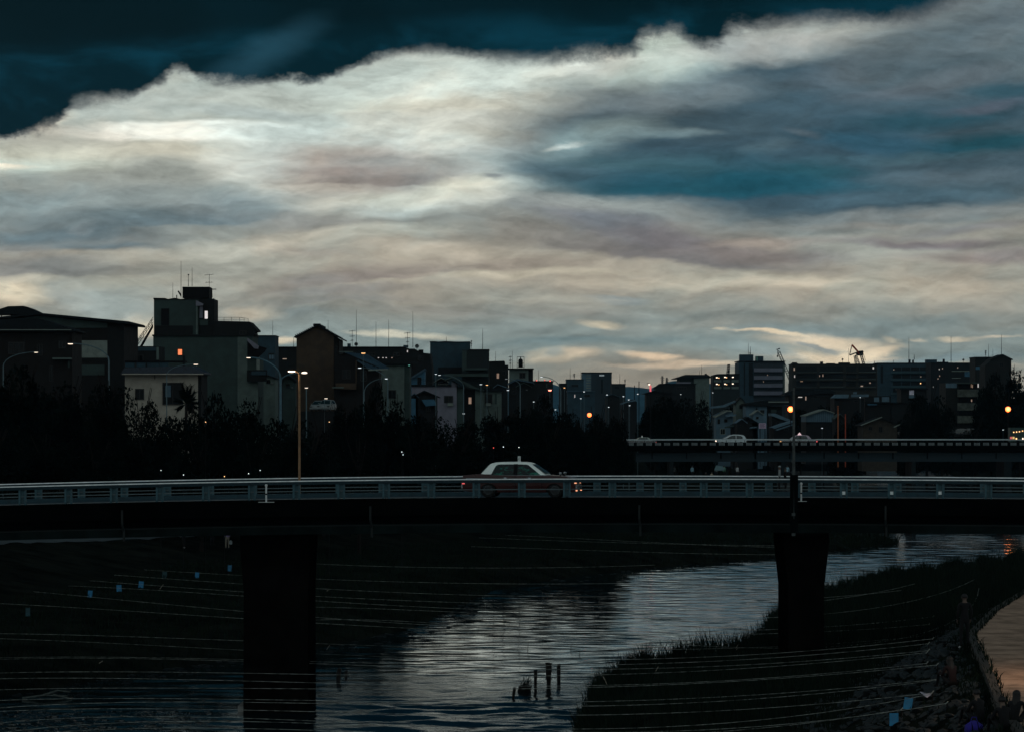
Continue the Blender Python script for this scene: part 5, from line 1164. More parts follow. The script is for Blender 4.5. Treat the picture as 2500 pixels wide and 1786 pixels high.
for x, y, lab in tiny:
    street_lamp((x, y), 560 if x < 1600 else 700, lab, size=(.24 if y < 1000 else .34, .16), mat_head=(G_AMBER if x == 1378 else G_COOL), r=.03)
t = street_lamp((1342.5, 950), 560, 'glaring red warning lamp on the low dark building left of the tall arched lamp', size=(.5, .36), mat_head=glow('lamp_red_strong', (1, .22, .14, 1), 5), r=.03)
# orange globe lamps
def globe_lamp(px, py, D, label, rad=.28, zb=None, power=60):
    x = XW(px, D); zb = gz(x, D) if zb is None else zb; z = ZW(py, D)
    t = thing('globe_lamp', label, 'street lamp', (x, D, zb), 'orange globe lamps')
    MB().tube([(x, D, zb), (x, D, z - rad)], .05, 6).build('pole', M_BLACK, t)
    MB().lathe((x, D, z), [(rad * math.sin(a) + .001, -rad * math.cos(a)) for a in np.linspace(.15, math.pi - .15, 9)], 12).build('globe', glow('globe_orange', (1, .13, .02, 1), 4.5), t, smooth=True)
    MB().lathe((x, D, z + rad * .9), [(rad * .5, 0), (rad * .3, .1), (.02, .2)], 10).build('cap', M_BLACK, t)
    if not power: return
    l = bpy.data.lights.new('lamp_light', 'POINT'); l.energy = power; l.color = (1, .36, .10); l.shadow_soft_size = rad
    lo = bpy.data.objects.new('lamp_light', l); C.objects.link(lo); lo.parent = t; lo.location = (0, -.6, z - zb)
globe_lamp(1439, 1012, 425, 'orange globe lamp glowing alone in the dark trees left of the far bridge', .22, power=0)
globe_lamp(1930, 998, 560, 'orange globe lamp just left of the tall grey bridge pole', .40)
globe_lamp(2461, 998, 540, 'orange globe lamp glowing near the right edge', .36)
# promenade lamp just outside the picture on the right, which lights the paving and the people there
t = thing('street_lamp', 'warm lamp over the paved path beyond the right edge', 'street lamp', (18.6, 112, 4.8), 'street lamps')
MB().tube([(18.6, 112, 4.8), (18.6, 112, 9.6)], .07, 8, .05).build('pole', M_POLE, t)
MB().tube([(18.6, 112, 9.6), (18.2, 112, 9.85), (17.6, 112, 9.9)], .04, 6).build('arm', M_POLE, t)
MB().lathe((17.5, 112, 9.72), [(.08, 0), (.2, .04), (.2, .1), (.06, .16)], 10).build('lamp_glass', G_WARM, t)
l = bpy.data.lights.new('lamp_light', 'SPOT'); l.energy = 800; l.color = (1, .70, .48); l.shadow_soft_size = .12; l.spot_size = R(150); l.spot_blend = .6
lo = bpy.data.objects.new('lamp_light', l); C.objects.link(lo); lo.parent = t; lo.location = (-1.1, 0, 4.8)
# red traffic signal post
t = thing('signal_post', 'slim post lit red with a curved arm beside the far hills', 'signal post', (XW(1588, 540), 540, 4.6))
MB().tube([(XW(1588, 540), 540, 4.6), W(1588, 936, 540)], .07, 6).build('pole', M_BLACK, t)
MB().tube([W(1588, 955, 539.9), W(1588, 940, 539.9)], .12, 6).build('red_light_strip', glow('red_strip', (1, .05, .08, 1), .7), t)
MB().tube([W(1588, 938, 540), W(1585, 935, 540), W(1580, 934.5, 540)], .05, 5).build('arm', M_BLACK, t)
MB().bpx(1583, 1587.5, 936, 939.5, 539.8, .1).build('lamp_glass', G_WARM, t)
for px, y0, y1, lab, c in ((2046, 990, 1045, 'thin pole coloured orange between the warehouse and the brown gable', (.3, .09, .03)), (2064, 1010, 1052, 'thin pole tinted red, right of the orange one', (.3, .05, .02))):
    t = thing('utility_pole', lab, 'pole', (XW(px, 600), 600, 4.6))
    MB().tube([(XW(px, 600), 600, 4.6), W(px, y0, 600)], .08, 6).build('pole', mat('tinted_pole_%d' % px, c, .7), t); MB().bpx(px - 2.5, px + 2.5, y0 + 3, y0 + 4.2, 600, .08, .1).build('cross_arm', M_BLACK, t)  # one even orange-red colour over the whole pole
# tall grey pole on the near bridge's outer edge
D = Y0 - .7; x = XW(1938, D)
t = thing('utility_pole', 'tall slim grey pole bolted to the outside of the near bridge above the right pier', 'pole', (x, D, 7.2))
MB().tube([(x, D, 7.9), (x, D, ZW(946, D))], .065, 8, .045).build('pole', mat('weathered_pole', (.05, .06, .06), .7, .45, 6, .2), t)
MB().box(x - .15, x + .17, D - .06, D + .10, ZW(1298, D), ZW(1158, D)).build('mounting_plate', M_STEEL_DK, t)
for y in (1124, 1254, 1303): MB().box(x - .09, x + .05, D - .12, D - .061, ZW(y + 4, D), ZW(y - 3, D)).build('bracket', mat('dull_bracket', (.05, .06, .06), .7), t)
MB().box(x - .07, x + .30, D + .101, Y0 + .3, 8.2, 8.3).build('bracket', M_STEEL_DK, t)

# ------------------------------------------------------------------ vehicles
def mirror_x(pts, L): return [(L - x, z) for x, z in pts]
SEDAN = dict(L=4.68, hw=.845, wheels=(1.065, 3.83), r=.312,
    top=[(0.0, .62), (0.0, .86), (.06, .925), (.35, .95), (.73, .985), (1.2, .93), (3.4, .925), (3.55, .925), (4.0, .895), (4.3, .86), (4.58, .80), (4.66, .76), (4.68, .66)],
    low=[(4.68, .42), (4.6, .24)], rear=[(.05, .27), (.0, .42)],
    cab=[(.74, .96), (1.12, 1.375), (1.2, 1.41), (1.36, 1.45), (1.7, 1.465), (2.1, 1.47), (2.5, 1.46), (2.7, 1.435), (2.83, 1.39), (3.46, .93)],
    glass=[[(1.18, .945), (1.36, 1.30), (1.44, 1.355), (1.56, 1.372), (2.12, 1.375), (2.12, .935)], [(2.26, .935), (2.26, 1.375), (2.62, 1.368), (2.70, 1.35), (3.22, .945)]],
    shield=((2.88, 1.345), (3.42, .965)), rearglass=((1.06, 1.32), (.80, 1.03)), belt=.915)
HATCH = dict(L=3.95, hw=.84, wheels=(.72, 3.15), r=.31,
    top=[(.02, .55), (.0, .85), (.08, 1.0), (.3, .98), (2.8, .93), (3.1, .93), (3.5, .84), (3.85, .72), (3.95, .58)], low=[(3.95, .38), (3.85, .22)], rear=[(.08, .24), (.02, .40)],
    cab=[(.08, .98), (.28, 1.33), (.5, 1.46), (1.0, 1.52), (1.6, 1.53), (2.1, 1.47), (3.06, .94)],
    glass=[[(.55, .97), (.55, 1.22), (.75, 1.36), (1.35, 1.42), (1.35, .96)], [(1.42, .96), (1.42, 1.42), (1.75, 1.41), (2.0, 1.36), (2.72, .97)]],
    shield=((2.16, 1.42), (3.02, .97)), rearglass=((.3, 1.30), (.12, 1.02)), belt=.95)
VAN = dict(L=4.6, hw=.85, wheels=(.85, 3.7), r=.32,
    top=[(.02, .55), (.0, .9), (.05, 1.0), (3.3, 1.0), (3.6, 1.0), (4.2, .88), (4.52, .74), (4.6, .6)], low=[(4.6, .38), (4.5, .24)], rear=[(.06, .25), (.02, .4)],
    cab=[(.05, .99), (.12, 1.5), (.3, 1.72), (.8, 1.80), (2.4, 1.80), (2.8, 1.70), (3.6, 1.01)],
    glass=[[(.35, 1.06), (.42, 1.55), (1.3, 1.62), (1.3, 1.06)], [(1.38, 1.06), (1.38, 1.62), (2.2, 1.62), (2.2, 1.06)], [(2.28, 1.06), (2.28, 1.62), (2.65, 1.58), (3.25, 1.06)]],
    shield=((2.86, 1.64), (3.55, 1.04)), rearglass=((.1, 1.45), (.06, 1.1)), belt=1.02)
M_TYRE = mat('tyre', (.004, .004, .004), .85, .2, 8); M_HUB = mat('hubcap', (.010, .014, .017), .4, .3, 5)
M_CHROME = mat('chrome_trim', (.35, .38, .40), .2, .1, 4, metal=.9)
M_CARG = mat('car_glass', (.010, .022, .022), .05, .3, 6, spec=.6)
G_TAIL = glow('tail_lamp', (1, .03, .03, 1), 1.2); G_HEADL = glow('head_lamp', (1, .72, .55, 1), 2.5)
M_OFF = mat('dark_lens', (.05, .02, .02), .3)
def car(spec, label, loc, dir_, paint, roof=None, yaw=0, cat='car', name='parked_car', group=None, head=None, tail=None, sign=None, fender=False, sc=1.0, headz=None, glassm=None):
    t = thing(name, label, cat, (0, 0, 0), group); L = spec['L']; hw = spec['hw']; roof = roof or paint; gm = glassm or M_CARG
    zb, zt = spec['belt'], max(z for _, z in spec['cab'])
    def HW(z): return hw - .055 - (z - zb) / (zt - zb) * .19
    def X(x): return (x - L / 2) * dir_
    r = spec['r']
    # body shell with wheel arches
    poly = list(spec['top']) + list(spec['low'])
    for cx in reversed(spec['wheels']):
        for a in np.linspace(0, math.pi, 9): poly.append((cx + (r + .05) * math.cos(a), .22 + (r + .07) * math.sin(a)))
    poly += spec['rear']
    from mathutils.geometry import tessellate_polygon
    def shell(poly, wf, name, m_, smooth=False, bev=.03):
        n = len(poly); cx = sum(p[0] for p in poly) / n; cz = sum(p[1] for p in poly) / n
        v = []
        for sgn in (-1, 1):
            for ins, dy in ((bev, 0.0), (0, .03)):
                for x, z in poly:
                    d_ = math.hypot(x - cx, z - cz); k = 1 - ins / max(d_, .3)
                    v.append((X(cx + (x - cx) * k), sgn * (wf(z) - dy), cz + (z - cz) * k))
        tri = tessellate_polygon([[Vector((x, z, 0)) for x, z in poly]]); f = [tuple(q_) for q_ in tri] + [tuple(i + 2 * n for i in q_) for q_ in tri]
        for i in range(n):
            j = (i + 1) % n
            f += [(i, j, n + j, n + i), (2 * n + j, 2 * n + i, 3 * n + i, 3 * n + j), (n + i, n + j, 3 * n + j, 3 * n + i)]
        o = MB().add(v, f).build(name, m_, t)
        return o
    shell(poly, lambda z: hw - max(0, .45 - z) * .12 - max(0, z - .7) * .14, 'body', paint)
    shell(spec['cab'], HW, 'roof', roof)
    def side(pts, name, m_, out=.008, parent=t, th=.01):
        for sgn in (-1, 1):
            n = len(pts); v = [(X(x), sgn * (HW(z) + out), z) for x, z in pts] + [(X(x), sgn * (HW(z) + out - th), z) for x, z in pts]
            tri = tessellate_polygon([[Vector((x, z, 0)) for x, z in pts]])
            f = [tuple(q_) for q_ in tri] + [tuple(i + n for i in q_) for q_ in tri] + [(i, (i + 1) % n, n + (i + 1) % n, n + i) for i in range(n)]
            MB().add(v, f).build(name, m_, parent)
    for gl in spec['glass']: side(gl, 'side_window', gm)
    for key, nm in (('shield', 'windscreen'), ('rearglass', 'rear_window')):
        (xa, za), (xb, zb2) = spec[key]; d_ = Vector((xb - xa, 0, zb2 - za)).normalized(); nrm = Vector((-d_.z, 0, d_.x)); nrm = nrm if (nrm.x > 0) == (key == 'shield') else -nrm
        o_ = nrm * .035; v = []
        for (x, z) in ((xa, za), (xb, zb2)):
            for sgn in (-1, 1):
                v.append((X(x + o_.x), sgn * (HW(z) - .07), z + o_.z))
        v += [(a - nrm.x * .02 * dir_, b_, c - nrm.z * .02) for a, b_, c in v]
        MB().add(v, [(0, 1, 3, 2), (4, 6, 7, 5), (0, 2, 6, 4), (1, 5, 7, 3), (0, 4, 5, 1), (2, 3, 7, 6)]).build(nm, gm, t)
    for cx in spec['wheels']:
        for sgn in (-1, 1):
            y = sgn * (hw - .20) if sgn > 0 else -hw + .02
            wv = thing('tmp', 'x', 'x', (0, 0, 0)); bpy.data.objects.remove(wv)
            ty = MB().wheel(X(cx), y, r, r, .19, 20).build('wheel', M_TYRE, t)
            yo = y - .012 if sgn < 0 else y + .185
            mb = MB().wheel(X(cx), yo, r, r * .62, .02, 16, [(r * .12, 0), (r * .5, .0), (r * .66, .004), (r * .66, .02)])
            mb.build('hubcap', M_HUB, ty)
            rg = MB()
            for k in range(14):
                a0, a1 = 2 * math.pi * k / 14, 2 * math.pi * (k + .7) / 14
                rg.box(X(cx) + r * .52 * math.cos(a0) - .008, X(cx) + r * .52 * math.cos(a0) + .008, yo - .006, yo - .001, r + r * .52 * math.sin(a0) - .008, r + r * .52 * math.sin(a0) + .008)
            rg.build('wheel_bolts', M_CHROME, ty)
    # bumpers, lamps, trim, doors, mirrors
    MB().box(min(X(L - .04), X(L + .05)), max(X(L - .04), X(L + .05)), -hw + .06, hw - .06, .36, .52).build('bumper', M_CHROME if spec is SEDAN else paint, t, label='front bumper')
    MB().box(min(X(-.05), X(.04)), max(X(-.05), X(.04)), -hw + .06, hw - .06, .38, .54).build('bumper', M_CHROME if spec is SEDAN else paint, t, label='rear bumper')
    hz = headz or .66
    for sgn in (-1, 1):
        y = sgn * (hw - .17)
        MB().box(min(X(L - .05), X(L + .012)), max(X(L - .05), X(L + .012)), (y - .135) if sgn > 0 else -hw - .012, (hw + .012) if sgn > 0 else y + .135, hz - .07, hz + .05).build('headlight', head or M_GLASS, t)
        MB().box(min(X(-.012), X(.10)), max(X(-.012), X(.10)), (y - .12) if sgn > 0 else -hw - .012, (hw + .012) if sgn > 0 else y + .12, .56, .72).build('tail_light', tail or M_OFF, t)
    if spec is SEDAN:
        side([(.15, .80), (4.55, .74), (4.55, .722), (.15, .782)], 'side_trim', M_CHROME, out=.045, th=.05)
        side([(1.0, .905), (3.45, .905), (3.45, .925), (1.0, .925)], 'window_trim', M_CHROME, out=.02, th=.02)
        for xx in (1.72, 2.72): side([(xx, .80), (xx + .12, .80), (xx + .12, .83), (xx, .83)], 'door_handle', M_CHROME, out=.055, th=.05)
    else:
        for xx in (1.0, 2.0): side([(xx, .80), (xx + .12, .80), (xx + .12, .83), (xx, .83)], 'door_handle', M_CHROME, out=.07, th=.05)
        for sgn in (-1, 1): MB().box(min(X(2.75), X(2.9)), max(X(2.75), X(2.9)), sgn * (hw + .09) - .09, sgn * (hw + .09) + .03, 1.0, 1.12).build('wing_mirror', paint, t)
    for xx in (2.18, 3.30) if spec is SEDAN else (1.38, 2.7):
        side([(xx, .32), (xx + .012, .32), (xx + .012, .90), (xx, .90)], 'door_gap', M_BLACK, out=.045 if spec is SEDAN else .052, th=.05)
    if spec is SEDAN:
        side([(2.11, .93), (2.27, .93), (2.27, 1.385), (2.11, 1.385)], 'door_pillar', M_BLACK, out=.012, th=.01)
        for sgn in (-1, 1): MB().box(min(X(L + .0), X(L + .062)), max(X(L + .0), X(L + .062)), sgn * (hw - .1) - .05, sgn * (hw - .1) + .05, .28, .33).build('fog_lamp', head or M_GLASS, t)
    if fender:
        for sgn in (-1, 1):
            y = sgn * (hw - .12); mb = MB(); mb.tube([(X(4.02), y, .87), (X(4.06), y, .95)], .018, 5); mb.build('mirror_stalk', M_BLACK, t)
            MB().lathe((X(4.05), y, .93), [(.02, 0), (.06, .02), (.065, .09), (.045, .12)], 8).build('fender_mirror', M_CHROME, t)
    if sign:
        x0 = X(2.24); sg = MB()
        if sign == 'lantern':
            sg.box(x0 - .045, x0 + .045, -.11, .11, 1.49, 1.70); sg.box(x0 - .055, x0 + .055, -.13, .13, 1.462, 1.489)
            o = sg.build('roof_lamp', mat('roof_lamp_shell', (.55, .58, .56), .4, .25, 12), t)
            mm = MB(); mm.box(x0 - .03, x0 + .03, -.125, -.111, 1.56, 1.58); mm.box(x0 - .03, x0 + .03, -.125, -.111, 1.61, 1.63); mm.build('roof_lamp_marking', mat('marking_grey', (.12, .13, .13)), o)
        elif sign == 'cone':
            sg.add([(x0 - .28, -.12, 1.463), (x0 + .28, -.12, 1.463), (x0 + .28, .12, 1.463), (x0 - .28, .12, 1.463), (x0 - .03, -.03, 1.80), (x0 + .03, -.03, 1.80), (x0 + .03, .03, 1.80), (x0 - .03, .03, 1.80)], [(0, 3, 2, 1), (4, 5, 6, 7), (0, 1, 5, 4), (1, 2, 6, 5), (2, 3, 7, 6), (3, 0, 4, 7)]).build('roof_lamp', glow('roof_lamp_pink', (1, .62, .66, 1), .55), t)
        else:
            sg.box(x0 - .05, x0 + .05, -.1, .1, 1.465, 1.72).build('roof_lamp', glow('roof_lamp_pale', (.8, .9, .85, 1), .3), t)
    t.location = loc; t.rotation_euler = (0, 0, yaw); t.scale = (sc, sc, sc)
    return t
P_RED = mat('dark_red_paint', (.030, .004, .004), .35, .15, 2, spec=.3, coat=.15)
P_WHITE = mat('white_paint', (.82, .88, .84), .45, .08, 2, spec=.5, coat=.4)
P_SILV = mat('silver_paint', (.40, .46, .48), .35, .1, 2, metal=.3, spec=.5)
P_BLACK = mat('black_paint', (.012, .014, .016), .25, .1, 2, spec=.6, coat=.5)
P_GREY = mat('grey_paint', (.10, .12, .13), .3, .1, 2, spec=.6, coat=.5)
# green patches in the taxi's glass colour stand in for reflections
M_TAXIG = mat('taxi_window_glass', (.003, .012, .012), .10, .8, 4.5, spec=.3, c2=(.010, .075, .055))
nt = M_TAXIG.node_tree; q = G(nt); p_ = [n for n in nt.nodes if n.type == 'BSDF_PRINCIPLED'][0]
tc_ = q.n('ShaderNodeTexCoord'); nn = q.noise(q.mapping(tc_.outputs['Object'], scale=(1, 1, 2.2)), 3.6, 5, .7, .2); zz = q.sep(tc_.outputs['Object'])
mk_ = q.m('MULTIPLY', q.ss(nn, .5, .66), q.ss(zz[2], 1.36, 1.18)); q.put(p_.inputs['Base Color'], q.mix(mk_, (.0012, .004, .004, 1), (.010, .16, .11, 1)))
TX = XW(1273.5, 168.5)
car(SEDAN, 'dark red taxi with a white roof and roof lamp driving over the near bridge', (TX, 168.5, ROAD + .004 + camber(TX)), 1, P_RED, P_WHITE, R(-8), cat='taxi', name='taxi', head=glow('taxi_head', (1, .36, .16, 1), 1.2), tail=glow('taxi_tail', (1, .03, .03, 1), .8), sign='lantern', fender=True, glassm=M_TAXIG)
zc = zr - .905
CG = 'cars on the far bridge'
car(SEDAN, 'black taxi with a pale roof at the left end of the far bridge', (XW(1566, 514), 514, zc + cam2(XW(1566, 514)) - .02), -1, P_BLACK, mat('pale_roof_paint', (.3, .34, .3), .4), cat='taxi', name='taxi', group=CG, tail=G_TAIL, head=G_AMBER, sign='box', sc=.80)
car(HATCH, 'silver-white hatchback with its headlights on crossing the far bridge', (XW(1785, 514), 514, zc), -1, P_SILV, cat='car', name='car', group=CG, head=G_HEADL, sc=.98, headz=.72)
car(SEDAN, 'black taxi with a pinkish roof and a pointed pink roof lamp on the far bridge', (XW(1950, 514), 514, zc), -1, P_BLACK, mat('pink_white_paint', (.40, .32, .38), .4), cat='taxi', name='taxi', group=CG, head=G_AMBER, tail=G_TAIL, sign='cone', sc=.97)
zq = ze - .9
QG = 'cars queueing on the raised road'
car(VAN, 'white people carrier on the raised road left of the pink-lamped taxi', (XW(1892, 756), 756, zq), -1, P_WHITE, cat='car', name='car', group=QG, sc=.95, headz=.8, head=mat('pale_lens', (.6, .6, .6), .2))
car(HATCH, 'dark hatchback whose roof glints above the silver-white hatchback', (XW(1815, 765), 765, zq + .05), -1, P_GREY, cat='car', name='car', group=QG, tail=G_TAIL, sc=1.05)
car(SEDAN, 'low dark car behind the pink-lamped taxi', (XW(1975, 757), 757, zq), -1, P_BLACK, cat='car', name='car', group=QG)
car(SEDAN, 'dark saloon with bright chrome strips under the embankment rail lamp', (XW(2035, 756), 756, zq), -1, P_GREY, cat='car', name='car', group=QG, tail=G_RED, head=G_COOL)
car(HATCH, 'dark hatchback with one amber headlight left of the two dark people carriers', (XW(2140, 757), 757, zq), -1, P_BLACK, cat='car', name='car', group=QG, head=G_AMBER)
car(VAN, 'dark people carrier with a pale headlight, left of the two behind the rail', (XW(2210, 755), 755, zq - .1), -1, P_BLACK, cat='car', name='car', group=QG, tail=G_RED, head=G_COOL, sc=.92)
car(VAN, 'dark people carrier with a dim tail light, right of the two behind the rail', (XW(2264, 757), 757, zq - .1), -1, P_BLACK, cat='car', name='car', group=QG, tail=G_RED, sc=.92)
car(HATCH, 'small dark car in front of the pale balconied apartment house', (XW(2338, 758), 758, zq), -1, P_BLACK, cat='car', name='car', group=QG)
car(HATCH, 'small grey car just right of the one before the pale balconied apartment house', (XW(2362, 761), 761, zq), -1, P_GREY, cat='car', name='car', group=QG, tail=G_AMBER)
car(SEDAN, 'dark saloon hardly seen near the right end of the raised road', (XW(2420, 757), 757, zq), -1, P_BLACK, cat='car', name='car', group=QG)
# lorry at the right edge
t = thing('lorry', 'dark lorry with orange marker lamps and a red and yellow plate', 'lorry', (XW(2510, 516), 516, zc))
x0 = XW(2464, 516)
MB().box(x0, x0 + 6.0, 515, 517.3, zc + .55, zc + 2.35).build('cargo_box', mat('lorry_green', (.02, .05, .045), .5), t)
MB().box(x0 + 6.1, x0 + 7.9, 515.05, 517.25, zc + .45, zc + 2.1).build('cab', mat('lorry_green', (.02,) * 3), t)
MB().box(x0 + .05, x0 + 7.6, 515.3, 517.0, zc + .35, zc + .54).build('chassis', M_BLACK, t)
for xx in (1.0, 2.0, 6.9):
    for y in (515.0, 517.0): MB().wheel(x0 + xx, y, zc + .42, .42, .28, 16).build('wheel', M_TYRE, t)
for k, (px, py) in enumerate(((2475, 1054), (2482, 1053.3), (2489, 1052.5), (2496.5, 1051))):
    MB().bpx(px - 1.3, px + 1.3, py - 1.3, py + 1.3, 514.95, .045, .0).build('marker_lamp', G_AMBER, t)
MB().bpx(2466, 2471, 1065, 1070.5, 514.9, .09).build('warning_plate', glow('plate_red', (1, .05, .04, 1), .5), t); MB().bpx(2472, 2477, 1065, 1070.5, 514.9, .09).build('warning_plate', glow('plate_yellow', (1, .6, .1, 1), .6), t)
MB().bpx(2480, 2483, 1068, 1072, 514.9, .09).build('tail_light', G_AMBER, t); MB().bpx(2496, 2499, 1068, 1073, 514.9, .09).build('tail_light', G_HEADL, t)
# parked cars seen between the trees on the left bank road
for px, py, lab, s_ in ((798, 996, 'pale car parked below the short stub lamp, nearer of two', .82), (778, 988, 'pale car parked behind the nearer pale one below the stub lamp', .78)):
    car(HATCH, lab, (XW(px, 452 if s_ > .8 else 460), 452 if s_ > .8 else 460, ZW(1003, 450) + .01), -1, mat('dusty_white_paint', (.16, .18, .18), .4), yaw=R(78), cat='car', name='parked_car', group='pale cars on the left bank road', sc=s_)
st_ = MB(); st_.box(XW(738, 452), XW(832, 452), 446, 468, 3.5, ZW(1003, 450)).build('bank_road', M_DARK); structure(bpy.data.objects['bank_road'])

SP = [(393, 1147, G_COOL, 'bluish lamp glint above the railing at the left'), (448, 1158, G_COOL, 'teal-white lamp just over the railing at the left'), (548, 1162, G_AMBER, 'pinkish bicycle lamp left of the timber lamp pole'),
      (607, 1155, G_COOL, 'white lamp nearest the timber lamp pole'), (635, 1147, G_COOL, 'small white lamp above the one nearest the timber pole'), (981, 1102, G_COOL, 'white spark among the trees left of the taxi, upper'), (984, 1109, G_COOL, 'white spark among the trees left of the taxi, lower'),
      (1205, 1092, G_RED, 'tiny red lamp in the trees above the taxi roof'), (1229, 1090, G_COOL, 'tiny white lamp in the trees above the taxi, middle one'), (1267, 1091, G_COOL, 'tiny white lamp above the taxi roof lamp'), (502, 1029, G_AMBER, 'orange spark in the trees below the cream house'), (804, 1029, G_AMBER, 'orange spark in the trees right of the timber pole')]
for px, py, gm, lab in SP:
    D = 268; x = XW(px, D); zb = gz(x, D); t = thing('path_lamp', lab, 'lamp', (x, D, zb), 'small lamps among the left bank trees')
    MB().tube([(x, D, zb), (x, D, ZW(py, D) - .05)], .018, 5).build('pole', M_BLACK, t)
    MB().lathe((x, D, ZW(py, D)), [(.012, -.03), (.032, -.012), (.032, .012), (.012, .03)], 8).build('lamp_glass', gm, t)

# ------------------------------------------------------------------ people
M_SKIN = mat('skin', (.10, .065, .05), .6, .1, 8); M_HAIR = mat('black_hair', (.010, .009, .009), .6, .3, 20)
def cloth(nm, c): return mat('cloth_' + nm, c, .9, .2, 6, .1)
CL_BLACK = cloth('black', (.004, .004, .005)); CL_DARK = cloth('dark', (.010, .010, .012)); CL_NAVY = cloth('navy', (.015, .018, .03))
def skin_mesh(J, E, name):
    me = bpy.data.meshes.new(name); keys = list(J)
    me.from_pydata([J[k][:3] for k in keys], [(keys.index(a), keys.index(b)) for a, b, _ in E], [])
    o = bpy.data.objects.new(name, me); C.objects.link(o)
    sk = o.modifiers.new('skin', 'SKIN'); sk.use_smooth_shade = True
    for i, k in enumerate(keys):
        sv = me.skin_vertices[0].data[i]; sv.radius = (J[k][3], J[k][3] * (J[k][4] if len(J[k]) > 4 else 1)); sv.use_root = (i == 0)
    o.modifiers.new('sub', 'SUBSURF').levels = 1
    o.modifiers['sub'].render_levels = 1
    dg = bpy.context.evaluated_depsgraph_get(); ev = o.evaluated_get(dg); m2 = bpy.data.meshes.new_from_object(ev)
    V_ = [tuple(v.co) for v in m2.vertices]; F_ = [tuple(p.vertices) for p in m2.polygons]
    bpy.data.objects.remove(o); bpy.data.meshes.remove(me); bpy.data.meshes.remove(m2)
    return V_, F_
POSES = {
 'stand': dict(pel=(0, 0, .93), wai=(0, 0, 1.10), che=(0, 0, 1.32), nb=(0, -.01, 1.455), nk=(0, .0, 1.52), hd=(0, .02, 1.60), ht=(0, .015, 1.665),
    sh=(.17, 0, 1.415), el=(.225, -.03, 1.14), wr=(.215, .07, .92), ha=(.21, .10, .85), hip=(.09, 0, .88), kn=(.11, .03, .49), an=(.12, -.01, .09), to=(.14, .14, .035)),
 'walk': dict(pel=(0, 0, .92), wai=(0, .01, 1.09), che=(0, .03, 1.31), nb=(0, .03, 1.445), nk=(0, .04, 1.51), hd=(0, .06, 1.59), ht=(0, .06, 1.655),
    sh=(.17, .03, 1.405), el=(.22, .0, 1.13), wr=(.2, .12, .93), ha=(.19, .17, .87), hip=(.09, 0, .87), kn=(.10, .08, .48), an=(.10, .02, .10), to=(.11, .17, .04)),
 'sit': dict(pel=(0, 0, .13), wai=(0, .0, .30), che=(0, .06, .51), nb=(0, .08, .64), nk=(0, .10, .70), hd=(0, .14, .775), ht=(0, .14, .84),
    sh=(.17, .08, .60), el=(.22, .20, .36), wr=(.14, .40, .40), ha=(.09, .46, .42), hip=(.10, .02, .13), kn=(.17, .42, .44), an=(.12, .60, .08), to=(.13, .74, .04)),
}
